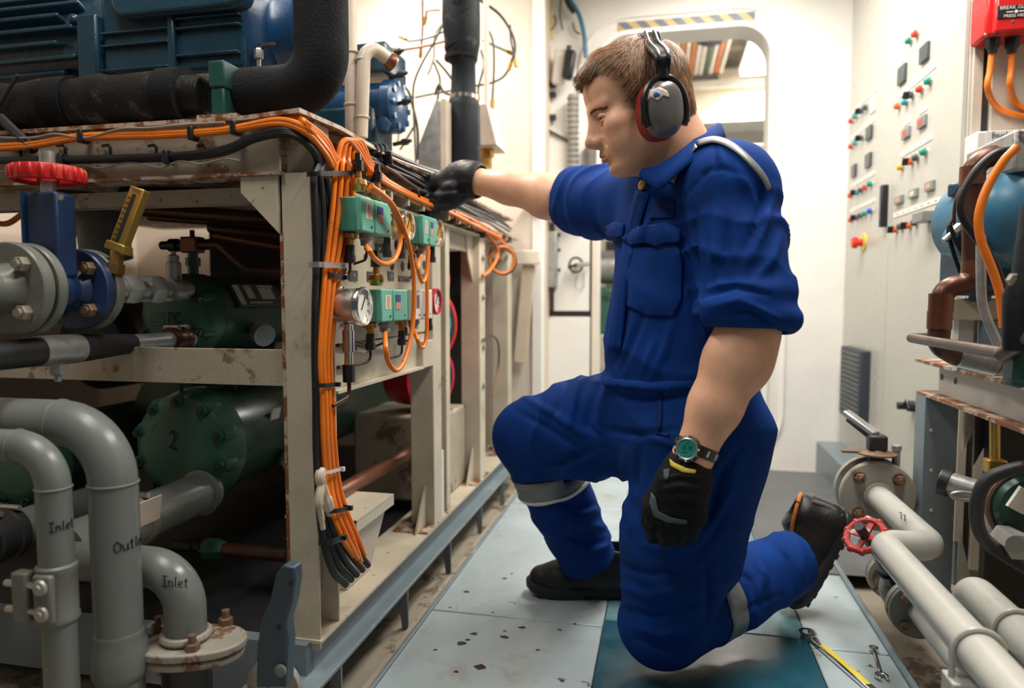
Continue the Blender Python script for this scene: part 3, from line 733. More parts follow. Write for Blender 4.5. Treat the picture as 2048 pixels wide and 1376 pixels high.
# upper inlet fittings of the PC cooler: hex union, elbow tee, vent
pu = thing('union_fitting', 'grey hexagon union and tee screwed into the PC cooler', 'fitting', aY(320, 580, 1.3))
a = aY(355, 580, 1.37)
MB().lathe((a.x, 1.40, a.z), (0, -1, 0), [(0, .022), (.03, .022), (.03, .026), (.06, .026), (.06, .018), (.2, .018)], 20).build('body', 'galv', pu)
for y in (1.24, 1.31): MB().lathe((a.x, y, a.z), (0, -1, 0), [(0, .030), (.02, .033), (.04, .030)], 6).build('hex_nut', 'galv', pu)
MB().lathe((a.x, 1.36, a.z), (0, 0, 1), [(0, .016), (.06, .016), (.062, .012), (.075, .012), (.078, .006), (.085, .006)], 16).build('vent_plug', 'galv', pu)

# ---------------------------------------------------------------- flanged blue valve with red handwheel
vt = thing('globe_valve', 'blue flanged valve with red handwheel between grey flanges', 'valve', aY(110, 680, 1.02))
c = aY(12, 577, .95); vx, vz = c.x, c.z
def flange(t, y, R, th, m, bm, nb=4, ph=.785, hub=True, side=-1, x=None, z=None, bolt_r=.013):
    x = vx if x is None else x; z = vz if z is None else z
    f = MB().lathe((x, y, z), (0, 1, 0), [(0, R * .97), (.003, R), (th - .003, R), (th, R * .97)], 44).build('flange', m, t)
    if hub: MB().lathe((x, y, z), (0, side, 0), [(0, R * .55), (.012, R * .45), (.03, R * .38)], 28).build('hub', m, f)
    for k in range(nb):
        a = ph + 2 * math.pi * k / nb
        p = V((x + math.cos(a) * R * .72, y if side < 0 else y + th, z + math.sin(a) * R * .72))
        MB().hexn(p, (0, side, 0), bolt_r, .014).cyl(p + V((0, side * .012, 0)), p + V((0, side * .02, 0)), bolt_r * .55, n=10).build('bolt', bm, f)
    return f
flange(vt, .95, .077, .022, 'flange_grey', 'bolt_grey', side=-1)
MB().lathe((vx, .973, vz), (0, 1, 0), [(0, .07), (.006, .07)], 36).build('gasket', 'rubber', vt)
flange(vt, .98, .077, .018, 'flange_grey', 'bolt_grey', nb=0, hub=False)
MB().tube([(vx, .955, vz), (vx, .55, vz)], .03, 24).build('pipe', 'grey_pipe', vt)
flange(vt, 1.085, .074, .018, 'blue_valve', 'bolt_rust', side=-1)
MB().lathe((vx, 1.104, vz), (0, 1, 0), [(0, .066), (.004, .066)], 36).build('gasket', 'rubber', vt)
flange(vt, 1.108, .075, .020, 'flange_grey', 'bolt_rust', nb=0, side=1)
MB().tube([(vx, 1.12, vz), (vx, 1.26, vz)], .02, 20).build('pipe', 'galv', vt)
MB().tube([(vx, 1.0, vz), (vx, 1.02, vz), (vx, 1.045, vz), (vx, 1.07, vz), (vx, 1.09, vz)], [.05, .045, .04, .032, .034], 24).build('body', 'blue_valve', vt)
MB().sph((vx, 1.035, vz), (.045, .04, .042)).build('body_bulge', 'blue_valve', vt)
bon = aY(100, 450, 1.03)
MB().bb(bon.x - .032, bon.x + .032, 1.01, 1.055, vz + .02, bon.z + .055).build('bonnet', 'blue_valve', vt, bevel=.006)
MB().bb(bon.x - .034, bon.x - .030, 1.005, 1.06, vz + .03, bon.z + .055).build('bonnet_edge', 'blue_bright', vt)
wz = aY(92, 350, 1.03).z
MB().lathe((bon.x, 1.03, bon.z + .04), (0, 0, 1), [(0, .012), (wz - bon.z, .012)], 14).build('stem', 'galv', vt)
wh = MB()
wh.lathe((bon.x, 1.03, wz), (0, 0, 1), [(-.014, .050), (-.012, .056), (.006, .0575), (.013, .054), (.014, .046), (.004, .042), (-.008, .042), (-.014, .050)], 40, cap=False)
for k in range(20):
    a = 2 * math.pi * k / 20
    wh.sph((bon.x + .0545 * math.cos(a), 1.03 + .0545 * math.sin(a), wz), (.006, .006, .013), 8, 6)
wh.build('handwheel', 'red_paint', vt)
hs = MB()
for k in range(3):
    a = 2 * math.pi * k / 3 + .4
    hs.bar((bon.x, 1.03, wz - .004), (bon.x + .044 * math.cos(a), 1.03 + .044 * math.sin(a), wz - .004), .012, .008)
hs.lathe((bon.x, 1.03, wz - .012), (0, 0, 1), [(0, .017), (.03, .015)], 16).build('wheel_spokes', 'red_paint', vt)
MB().lathe((bon.x, 1.03, wz + .012), (0, 0, 1), [(0, .009), (.022, .009)], 12).build('stem_end', 'flange_grey', vt)
MB().lathe(aY(123, 395, 1.01), (0, -1, 0), [(0, .005), (.002, .005)], 12).build('screw', 'steel', vt)
# gold thermometer
th = thing('thermometer', 'gold V-shaped industrial thermometer leaning beside the blue valve', 'thermometer', aY(235, 505, 1.12))
b0, b1 = aY(236, 500, 1.12), aY(282, 378, 1.14)
d = (b1 - b0).normalized(); side = d.cross(V((0, 1, 0))).normalized()
MB().bar(b0, b1, .030, .020, (0, -1, 0)).build('case', 'gold', th, bevel=.002)
MB().bar(b0 + d * .015 + V((0, -.0105, 0)), b1 - d * .012 + V((0, -.0105, 0)), .007, .002, (0, -1, 0)).build('glass_slot', 'dark_metal', th)
for k in range(9):
    p = b0.lerp(b1, .15 + k * .085) + V((0, -.0108, 0)) + side * .009
    MB().bar(p - side * .004, p + side * .003, .0012, .0008, (0, -1, 0)).build('mark', 'ink', th)
e = b1 + V((0, -.0112, 0)) - d * .0045
text('Gesa', th, e, -side, d, .009, 'ink', off=-.0)
MB().bar(b0 - d * .004, b0 + d * .012, .040, .026, (0, -1, 0)).build('base_block', 'gold', th, bevel=.002)
MB().lathe(b0, -d + V((0.2, 0, -.3)), [(0, .012), (.025, .012), (.026, .016), (.045, .016)], 6).build('hex_stem', 'brass', th)

# ---------------------------------------------------------------- grey foreground pipes
gp = thing('outlet_pipe', 'thick grey pipe bending down with handwritten Outlet', 'pipe', aY(235, 1376, .95))
v0 = aY(228, 1000, .95)
hz = aY(20, 840, .95).z
R1 = .0365
MB().tube(roundpath([(-1.7, .95, hz), (v0.x, .95, hz), (v0.x, .95, -.03)], .095, 12), R1, 36).build('pipe', 'grey_pipe', gp)
for z in (hz - .095,): MB().torus((v0.x, .95, z), (0, 0, 1), R1, .0022).build('weld', 'grey_pipe', gp)
MB().torus((v0.x - .095, .95, hz), (1, 0, 0), R1, .0022).build('weld', 'grey_pipe', gp)
zb = aY(232, 1262, .95).z; zb2 = aY(232, 1345, .95).z
MB().lathe((v0.x, .95, zb2), (0, 0, 1), [(-.005, R1 * 1.03), (0, R1 * 1.14), (.008, R1 * 1.17), (zb - zb2 - .02, R1 * 1.15), (zb - zb2 - .006, R1 * 1.02), (zb - zb2, R1 * 1.05), (zb - zb2 + .004, R1)], 36).build('socket', 'grey_pipe', gp)
zt = aY(250, 1092, .95).z
def oncyl(cx, cy, R, ang0, z0, s):
    return lambda x, y: V((cx + (R + .0004) * math.cos(ang0 + x * s / R), cy + (R + .0004) * math.sin(ang0 + x * s / R), z0 + y * s))
handw('Outlet', gp, oncyl(v0.x, .95, R1, math.radians(-52), zt, .017), r=.0011)
gs = thing('inlet_pipe', 'slimmer grey pipe bending down, handwritten Inlet, with steel coupling', 'pipe', aY(110, 1376, .88))
v1 = aY(110, 1050, .88); R2 = .0245
hz2 = aY(10, 890, .88).z
MB().tube(roundpath([(-1.6, .88, hz2), (v1.x, .88, hz2), (v1.x, .88, -.03)], .062, 12), R2, 32).build('pipe', 'grey_pipe', gs)
MB().torus((v1.x, .88, hz2 - .062), (0, 0, 1), R2, .002).build('weld', 'grey_pipe', gs)
MB().torus((v1.x - .062, .88, hz2), (1, 0, 0), R2, .002).build('weld', 'grey_pipe', gs)
zt = aY(120, 1055, .88).z
handw('Inlet', gs, oncyl(v1.x, .88, R2, math.radians(-66), zt, .014), r=.001)
zc0, zc1 = aY(110, 1240, .88).z, aY(110, 1125, .88).z
cl = MB().lathe((v1.x, .88, zc0), (0, 0, 1), [(0, R2 * 1.03), (.003, R2 * 1.18), (.010, R2 * 1.2), (.014, R2 * 1.13), (zc1 - zc0 - .014, R2 * 1.13), (zc1 - zc0 - .010, R2 * 1.2), (zc1 - zc0 - .003, R2 * 1.18), (zc1 - zc0, R2 * 1.03)], 32).build('coupling', 'flange_grey', gs)
MB().bb(v1.x - .05, v1.x - .022, .845, .865, zc0 + .006, zc1 - .006).build('clamp_lug', 'flange_grey', cl, bevel=.004)
MB().bb(v1.x - .012, v1.x + .02, .846, .858, zc0 + .008, zc1 - .008).build('clamp_lug', 'flange_grey', cl, bevel=.004)
for f in (.28, .72):
    z = zc0 + (zc1 - zc0) * f
    MB().cyl((v1.x - .065, .852, z), (v1.x + .0, .852, z), .0055, n=10).build('clamp_bolt', 'steel', cl)
    MB().lathe((v1.x + .004, .846, z), (0, -1, 0), [(0, .013), (.004, .011), (.005, .006), (.008, .006)], 14).build('bolt_head', 'galv', cl)
# short inlet elbow with flange on the floor
ge = thing('inlet_elbow', 'grey elbow with handwritten Inlet on a rusty bolted floor flange', 'pipe', aY(390, 1330, 1.0))
fx = aY(372, 1270, 1.02)
ez = aY(330, 1150, 1.02).z
MB().tube(roundpath([(fx.x - .22, 1.02, ez + .012), (fx.x, 1.02, ez + .012), (fx.x, 1.02, fx.z - .02)], .075, 12), .034, 32).build('elbow', 'grey_pipe', ge)
MB().torus((fx.x, 1.02, fx.z + .002), (0, 0, 1), .036, .007).build('weld', 'flange_rust', ge)
fo = []
for k in range(40):
    a = 2 * math.pi * k / 40; r = .068 + .012 * math.cos(2 * a - .9)
    fo.append((r * math.cos(a) * 1.15, r * math.sin(a)))
ff = MB().prism(fo, (fx.x + .012, 1.02, fx.z - .02), (1, 0, 0), (0, 1, 0), .014).build('flange', 'flange_rust', ge, bevel=.003)
MB().prism([(x * .95, y * .95) for x, y in fo], (fx.x + .012, 1.02, fx.z - .036), (1, 0, 0), (0, 1, 0), .013).build('flange', 'flange_rust', ge, bevel=.003)
for px, py in ((385, 1300), (452, 1248), (318, 1262)):
    p = aZ(px, py, fx.z - .006)
    MB().hexn(p, (0, 0, 1), .0125, .013).cyl(p + V((0, 0, .012)), p + V((0, 0, .026)), .007, n=10).build('bolt', 'bolt_rust', ff)
MB().lathe((fx.x, 1.02, fx.z - .036), (0, 0, -1), [(0, .05), (.02, .04), (.3, .04)], 28).build('riser', 'dark_metal', ge)
elc = aY(345, 1180, 1.02)
handw('Inlet', ge, lambda x, y: aY(322 + x * 20, 1172 + x * 1.5 - y * 20, .987), r=.0011)
# wing nuts and bolts in the left bottom corner
for px, py in ((330, 1345), (375, 1362)):
    p = aZ(px, py, .12)
    tag(MB().hexn(p, (0, 0, 1), .014, .016).cyl(p + V((0, 0, -.12)), p + V((0, 0, .03)), .007, n=10).build('flange_bolt', 'bolt_grey'), ['rusty bolt end at the foot of the outlet pipe', 'second rusty bolt end beside the floor flange'][px > 350], 'bolt')
# blue-grey valve lever
lv = thing('valve_lever', 'dark blue plastic valve lever standing upright before the skid post', 'lever', aY(550, 1376, 1.0))
pts = [(565, 1130), (588, 1135), (590, 1162), (584, 1205), (572, 1245), (576, 1282), (572, 1376), (512, 1376), (514, 1290), (522, 1240), (540, 1200), (551, 1150)]
W = [aY(x, y, 1.0) for x, y in pts]; o0 = W[0]
MB().prism([(p.x - o0.x, p.z - o0.z) for p in W], o0, (1, 0, 0), (0, 0, 1), -.026).build('handle', 'lever_blue', lv, bevel=.003)
q = aY(562, 1340, .998)
MB().lathe(q, (0, -1, 0), [(0, .010), (.004, .010), (.006, .006)], 18).build('pivot_cap', 'flange_grey', lv)
for px, py in ((557, 1255), (582, 1168)):
    MB().lathe(aY(px, py, .999), (0, -1, 0), [(0, .004), (.001, .004)], 12).build('hole', 'ink', lv)
MB().lathe(aY(545, 1376, 1.06), (0, 1, 0), [(0, .05), (.012, .05)], 30).build('backing_disc', 'flange_rust', lv)

# ---------------------------------------------------------------- pipes and clutter inside the skid
ip = [((240, 415), (560, 440), 1.62, .019, 'copper'), ((300, 430), (600, 452), 1.66, .016, 'copper_b'), ((420, 455), (620, 478), 1.62, .014, 'copper'), ((360, 400), (620, 408), 1.75, .022, 'cream_old'), ((430, 470), (600, 500), 1.72, .013, 'copper_b'), ((250, 392), (600, 402), 1.8, .03, 'dark_metal')]
for k, (a, b, y, r, m) in enumerate(ip):
    p, q = aY(*a, y), aY(*b, y)
    tag(MB().tube([p, q], r, 14).build('copper_pipe' if 'copper' in m else 'steel_pipe', m), ['long dull copper pipe high in the skid shadow', 'brownish pipe just below the long copper pipe', 'thin copper pipe ending behind the skid post', 'cream pipe highest under the skid deck', 'short copper pipe lowest of the upper bundle', 'thick dark pipe directly under the deck beam'][k], 'pipe', 'pipes under the deck')
sc = thing('service_valve', 'copper bent pipe and brass service valve on top of the PC cooler', 'valve', cp_ + V((.02, .1, .09)))
v = aY(385, 490, 1.48)
MB().tube(roundpath([v, aY(440, 488, 1.48), aY(495, 540, 1.48), aY(580, 545, 1.48)], .03), .013, 16).build('pipe', 'copper', sc)
MB().box(v, (.045, .035, .038)).build('valve_block', 'copper_b', sc, bevel=.004)
MB().lathe(v, (-1, 0, 0), [(.02, .010), (.04, .010), (.04, .016), (.06, .016), (.06, .011), (.085, .010)], 14).build('stem_cap', 'black_plastic', sc)
MB().lathe(v, (0, 0, -1), [(.015, .012), (.03, .012), (.03, .017), (.05, .017), (.05, .012), (.075, .012)], 6).build('nut', 'green_cap', sc)
MB().lathe(v, (0, 0, 1), [(.015, .006), (.035, .006)], 10).build('port', 'dark_metal', sc)
dp = thing('drain_line', 'dark copper pipe with a green hex nut low under the condenser', 'pipe', aY(450, 1105, 1.45))
a, b = aY(335, 1090, 1.42), aY(575, 1110, 1.42)
MB().tube([a.lerp(b, .45), b], .016, 16).build('pipe', 'copper', dp)
MB().lathe(a.lerp(b, .42), a - b, [(-.02, .018), (.0, .024), (.03, .024)], 6).build('nut', 'green_cap', dp)
MB().lathe(a.lerp(b, .28), a - b, [(0, .01), (.02, .01), (.02, .014), (.075, .014)], 14).build('cap', 'dark_metal', dp)
cpz = aX(690, 1000, XF - .16)
p0, p1 = aY(680, 985, 1.55), aY(820, 905, 2.05)
tag(MB().tube([p0 + (p0 - p1) * .12, p1 + (p1 - p0) * .5], .021, 18).build('copper_pipe', 'copper_b'), 'thick copper pipe running low behind the front skid posts', 'pipe')
# grey elbow duct and cream box behind the blue valve
tag(MB().tube(roundpath([aY(130, 425, 1.8), aY(200, 432, 1.8), aY(215, 520, 1.8)], .05), .07, 20).build('insulated_elbow', 'meter_grey'), 'grey insulated elbow in the shade behind the thermometer', 'pipe')
tag(MB().bb(-2.58, -2.42, 1.6, 2.6, -.03, 1.0).build('cream_unit', 'warm_wall', bevel=.01), 'pale cabinet glimpsed behind the left valves', 'cabinet')
oc = tag(MB().tube(catmull([aY(-20, 445, 1.6), aY(15, 447, 1.6), aY(45, 428, 1.6)]), .008, 10).build('stray_cable', 'orange'), 'short orange cable end at the left edge behind the valve', 'cable')
# dark suction headers seen between the posts on the aisle side, red and blue rimmed flanges
for k, (px, py, y, R, mm) in enumerate(((893, 560, 2.15, .085, 'red_plastic'), (893, 650, 2.15, .12, 'red_plastic'), (893, 755, 2.2, .11, 'red_gauge'))):
    t = thing('belt_wheel', ['small red-rimmed pump head between the skid posts', 'middle red-rimmed motor cover between the skid posts', 'lowest red-rimmed cover between the skid posts'][k], 'machine cover', aY(px, py, y))
    c = aY(px - 35, py, y)
    MB().lathe(c, (.9, -.45, 0), [(-.12, R * .9), (-.01, R * .9), (.0, R), (.012, R), (.014, R * .9)], 36).build('rim', mm, t)
    MB().lathe(c, (.9, -.45, 0), [(.0, R * .88), (.018, R * .86), (.02, R * .3)], 36).build('face', 'dark_metal', t)
    if k < 2: MB().torus(c + V((.9, -.45, 0)).normalized() * .018, (.9, -.45, 0), R * .55, .012).build('blue_ring', 'btn_teal', t)
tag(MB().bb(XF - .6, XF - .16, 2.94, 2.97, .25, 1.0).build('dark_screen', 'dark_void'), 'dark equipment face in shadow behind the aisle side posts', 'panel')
tag(MB().bb(XF - .35, XF - .05, 2.1, 2.38, ZL, .42).build('cream_tray', 'cream_old', bevel=.01), 'cream box on the skid base behind the second post', 'box')

# ---------------------------------------------------------------- compressors on the deck
bc = thing('compressor', 'large dark blue ribbed compressor with finned motor on the deck', 'compressor', (-1.1, 1.5, ZD))
yf = 1.36
def X_(px, py=90, y=yf): return aY(px, py, y).x
def Z_(py, px=300, y=yf): return aY(px, py, y).z
zb_, zt_ = Z_(148), Z_(-60)
cy = 1.52; cz = Z_(40)
MB().bb(X_(195), X_(480), yf + .01, 1.70, zb_, zt_ + .02).build('crankcase', 'blue_paint', bc, bevel=.012)
MB().bb(X_(155), X_(196), yf - .004, 1.71, zb_ - .003, Z_(15)).build('end_plate', 'blue_paint', bc, bevel=.006)
MB().bb(X_(336), X_(350), yf - .004, yf + .02, zb_, Z_(27)).build('rib', 'blue_paint', bc, bevel=.004)
for a_, b_, yy in ((200, 336, 58), (200, 336, 84), (350, 478, 42), (350, 478, 62), (350, 475, 116), (200, 336, 134)):
    MB().bb(X_(a_), X_(b_), yf - .001, yf + .02, Z_(yy + 3), Z_(yy - 3)).build('rib', 'blue_paint', bc, bevel=.003)
# head cover bulging at the top
lid = rrect(X_(235), X_(500), Z_(38), Z_(-120), .04)
MB().prism(lid, (0, yf + .03, 0), (1, 0, 0), (0, 0, 1), .05).build('head_cover', 'blue_paint', bc, bevel=.01)
MB().lathe((X_(478), cy, cz), (1, 0, 0), [(0, .15), (.02, .13), (.03, .098), (.04, .092), (.085, .092), (.086, .104), (.098, .104), (.099, .085), (.105, .04)], 40).build('bell_housing', 'blue_bright', bc)
for k in range(12):
    a = 2 * math.pi * k / 12
    MB().hexn((X_(478) + .098, cy + .096 * math.cos(a), cz + .096 * math.sin(a)), (1, 0, 0), .009, .010).build('bolt', 'galv', bc)
MB().tube(roundpath([(X_(490), 1.40, Z_(150)), (X_(500), 1.40, Z_(95)), (X_(520), 1.42, Z_(90))], .015), .006, 8).build('oil_line', 'black_plastic', bc)
MB().hexn((X_(509), 1.375, Z_(130)), (0, 0, 1), .010, .02).cyl((X_(509), 1.375, Z_(152)), (X_(509), 1.375, Z_(108)), .005).build('oil_nipple', 'steel', bc)
# motor with fins
MB().lathe((X_(156), cy, cz - .02), (-1, 0, 0), [(0, .145), (.6, .145)], 40).build('motor_barrel', 'blue_paint', bc)
for k in range(15):
    a = math.radians(-62 + k * 11) + math.pi
    d = V((0, math.cos(a), math.sin(a)))
    p = V((X_(150), cy, cz - .02)) + d * .145
    x1 = X_(150) if k % 2 else X_(118)
    MB().bar(V((x1, p.y, p.z)), V((X_(156) - .6, p.y, p.z)), .010, .05, d).build('fin', 'blue_paint', bc, bevel=.003)
MB().sph((X_(150), yf, Z_(24)), .012).build('lug', 'blue_paint', bc)
# green square support in front
gm = thing('support_pillar', 'dark green square support pillar between the black pipes', 'support', aY(445, 230, 1.22))
x0, x1 = aY(420, 170, 1.21).x, aY(452, 170, 1.21).x
MB().bb(x0, x1, 1.205, 1.36, aY(430, 172, 1.2).z, aY(430, 118, 1.2).z).build('upper_sleeve', 'green_mount', gm, bevel=.003)
MB().bb(x0 + .002, x1 - .004, 1.208, 1.30, ZD + .004, aY(430, 172, 1.2).z).build('lower_leg', 'green_mount', gm, bevel=.003)
MB().bb(x0 - .02, x1 + .03, 1.195, 1.34, ZD + .004, ZD + .012).build('base_plate', 'cream_rust', gm)
# insulated black suction pipe: horizontal run, elbow and riser
ins = thing('insulated_pipe', 'black foam insulated pipe bending up beside the blue compressor', 'pipe', (-.72, 1.27, ZD))
yi = 1.28
rz = aY(540, 188, yi).z
rx = aY(642, 40, yi).x
MB().tube(roundpath([(aY(470, 190, yi).x, yi, rz), (rx, yi, rz), (rx, yi, 2.298)], .075, 12), .052, 32).build('elbow_run', 'insul', ins)
MB().tube([(aY(468, 190, yi).x, yi, rz), (aY(560, 190, yi).x, yi, rz - .002)], .046, 28).build('worn_sleeve', 'insul_old', ins)
i2 = thing('insulated_pipe', 'worn black insulated pipe lying along the deck front edge', 'pipe', (-1.2, 1.23, ZD))
zl = aY(200, 205, 1.24).z
pts = []
rnd = random.Random(5)
for k in range(26):
    x = aY(-120, 200, 1.24).x + (aY(414, 200, 1.24).x - aY(-120, 200, 1.24).x) * k / 25
    pts.append(V((x, 1.24 + rnd.uniform(-.002, .002), zl + rnd.uniform(-.002, .002))))
MB().tube(pts, [.050 + .003 * math.sin(k * 1.3) + (.003 if 9 < k < 14 else 0) - (.004 * (k - 21) if k > 21 else 0) for k in range(26)], 30).build('insulation', 'insul_old', i2)
for px in (135, 355): MB().tube([V((aY(px - 22, 200, 1.24).x, 1.24, zl)), V((aY(px + 22, 200, 1.24).x, 1.24, zl))], .0555, 28).build('joint_band', 'insul', i2)
tg = aY(0, 262, 1.18)
MB().tube([aY(35, 150, 1.185), aY(-5, 215, 1.18)], .004, 8).build('strap', 'rubber', i2)
MB().tube([aY(0, 235, 1.18), aY(68, 300, 1.185)], .010, 8).build('strap', 'rubber', i2)

# second compressor further along, with beige pipes
b2 = thing('compressor', 'bright blue compressor end deeper along the deck', 'compressor', (-.9, 1.95, ZD))
cc = aY(772, 215, 1.95); xe = aY(803, 215, 1.95).x
MB().lathe((xe, 1.95, cc.z), (-1, 0, 0), [(0, .055), (.006, .07), (.012, .076), (.04, .076), (.045, .068), (.12, .068), (.3, .068)], 36).build('bell_housing', 'blue_bright', b2)
for k in range(10):
    a = 2 * math.pi * k / 10
    MB().lathe((xe - .006, 1.95 + .062 * math.cos(a), cc.z + .062 * math.sin(a)), (1, 0, 0), [(0, .010), (.008, .009)], 10).build('bolt', 'blue_bright', b2)
u0, u1 = aY(740, 160, 1.95), aY(795, 95, 1.95)
MB().bb(u0.x - .25, xe - .02, 1.88, 2.05, u0.z, u1.z).build('cylinder_head', 'blue_paint', b2, bevel=.01)
MB().bb(u0.x - .3, xe - .05, 1.88, 2.02, ZD, cc.z).build('crankcase', 'blue_paint', b2, bevel=.02)
MB().lathe(aY(770, 250, 1.88), (0, -1, 0), [(0, .02), (.02, .02), (.022, .013)], 6).build('plug', 'blue_bright', b2)
for k, (px, py) in enumerate(((790, 105), (797, 150), (806, 205), (805, 285))):
    p = aY(px, py, 1.92)
    MB().lathe(p, (1, -.2, .1), [(-.03, .006), (.0, .006), (.0, .010), (.018, .010), (.018, .006), (.03, .005)], 8).build('fitting', 'dark_metal', b2)
for k, pl_ in enumerate((((700, 60), (702, 250)), ((722, 252), (722, 90), (737, 85), (785, 128)))):
    t = thing('discharge_pipe', ['straight beige pipe behind the black insulated riser', 'beige pipe with an elbow leading to the blue compressor'][k], 'pipe', aY(*pl_[0], 1.75), 'beige discharge pipes')
    if k == 0: P_ = [V((aY(703, 0, 1.75).x, 1.75, 2.295)), V((aY(703, 262, 1.75).x, 1.75, ZD + .004))]
    else: P_ = roundpath([aY(722, 275, 1.75), aY(729, 82, 1.75), aY(790, 128, 1.82)], .035, 10)
    MB().tube(P_, .0165 if k == 0 else .0175, 20).build('pipe', 'beige_pipe', t)
    for yy in ((105, 210) if k == 0 else (120, 235)):
        MB().torus(aY(703 if k == 0 else 724, yy, 1.75), (0, 0, 1), .0175, .003).build('weld', 'beige_pipe', t)
    if k:
        MB().lathe(aY(772, 118, 1.80), aY(790, 128, 1.82) - aY(772, 118, 1.80), [(0, .018), (.01, .024), (.022, .024)], 18).build('union', 'copper_b', t)
# black looped hose by the deck corner
MB_ = MB().torus(V((aY(695, 248, 1.62).x, 1.62, ZD + .012)), (.05, -.05, .99), .055, .006, 32, 8)
tag(MB_.build('hose_coil', 'black_cable'), 'thin black hose coiled at the deck edge beside the beige pipes', 'hose')
# insulated vertical pipe in the middle distance
vp = thing('insulated_pipe', 'black insulated vertical pipe with a chrome band behind the glove', 'pipe', aY(925, 340, 2.30))
yq = 2.30
def vx_(px, py): return aY(px, py, yq)
prof = [(394, 34), (320, 35), (215, 35), (203, 31), (196, 27), (130, 25), (122, 30), (90, 37), (40, 40), (0, 39), (-310, 39)]
cx_ = {394: 929, 320: 929, 215: 927, 203: 927, 196: 927, 130: 927, 122: 926, 90: 925, 40: 922, 0: 922, -310: 922}
P_ = [vx_(cx_[y_], y_) for y_, r_ in prof]
MB().tube(P_, [r_ * yq / FPX * .97 for y_, r_ in prof], 28).build('insulation', 'insul_worn', vp)
MB().tube([vx_(927, 200), vx_(927, 192)], 29 * yq / FPX, 28).build('band', 'chrome', vp)
for k in range(5):
    a, b = vx_(922 + 2 * k, 120 - 25 * k), vx_(922, 112 - 25 * k)
    MB().tube([a, b], (34 + k * 1.4) * yq / FPX, 24).build('tape_wrap', 'insul', vp)
# grey triangular bracket and beige transmitter
tb = thing('steel_bracket', 'grey triangular steel bracket standing behind the compressor', 'bracket', aY(870, 330, 2.25))
q = [aY(x, y, 2.25) for x, y in ((835, 386), (838, 290), (872, 200), (896, 208), (900, 386))]
MB().prism([(p.x - q[0].x, p.z - q[0].z) for p in q], q[0], (1, 0, 0), (0, 0, 1), -.012).build('plate', 'galv', tb)
MB().bb(aY(893, 300, 2.25).x, aY(903, 300, 2.25).x, 2.19, 2.25, q[0].z, aY(896, 208, 2.25).z).build('edge_flange', 'beige_pipe', tb)
tr = thing('transmitter', 'beige box transmitter on a thin conduit beside the insulated pipe', 'sensor', aY(980, 330, 2.5))
a, b = aY(958, 298, 2.5), aY(1000, 235, 2.5)
MB().add([(a.x, 2.45, a.z), (b.x, 2.45, a.z), (b.x, 2.6, a.z), (a.x, 2.6, a.z), (a.x + .01, 2.45, b.z + .04), (b.x - .035, 2.45, b.z + .04), (b.x - .035, 2.6, b.z + .04), (a.x + .01, 2.6, b.z + .04)],
         [(3, 2, 1, 0), (4, 5, 6, 7), (0, 1, 5, 4), (1, 2, 6, 5), (2, 3, 7, 6), (3, 0, 4, 7)]).build('case', 'beige_pipe', tr, bevel=.004)
MB().cyl(aY(973, 240, 2.52), V((aY(972, -40, 2.52).x, 2.52, 2.298)), .010, n=12).build('conduit', 'cream_label', tr)
MB().lathe(aY(970, 250, 2.52), (0, 0, 1), [(0, .022), (.03, .02), (.032, .014), (.06, .014)], 8).build('gland', 'brass', tr)
MB().lathe(aY(972, 298, 2.52), (0, 0, -1), [(0, .03), (.03, .03), (.03, .022), (.07, .022)], 8).build('nut', 'brass', tr)
# ================================================================ gauge panel on the aisle side of the skid
XP = XF - .012
gpn = thing('gauge_panel', 'cream perforated mounting plate for gauges on the skid side', 'panel', (XP, 1.6, .70))
MB().bb(XP - .004, XP, YF + .088, 1.884, .704, 1.010).build('plate', 'cream', gpn, bevel=.001)
for px, py, r in ((686, 535, .016), (784, 530, .014), (805, 533, .013), (848, 530, .013), (730, 515, .008), (768, 495, .012), (792, 490, .012), (895, 520, .012), (858, 690, .01)):
    p = aX(px, py, XP); MB().lathe(p, (1, 0, 0), [(-.003, r), (.0006, r)], 18).build('hole', 'dark_void', gpn)
for px, py, w_, h_ in ((706, 551, .020, .022), (740, 553, .018, .022), (781, 552, .018, .022), (808, 558, .040, .014), (757, 497, .02, .02), (845, 556, .02, .02)):
    p = aX(px, py, XP); MB().bb(XP, XP + .002, p.y - w_, p.y + w_, p.z - h_ / 2, p.z + h_ / 2).build('black_tile', 'meter', gpn)
    MB().lathe(p + V((.002, 0, 0)), (1, 0, 0), [(0, .004), (.002, .003)], 10).build('rivet', 'steel', gpn)
XS = -.575
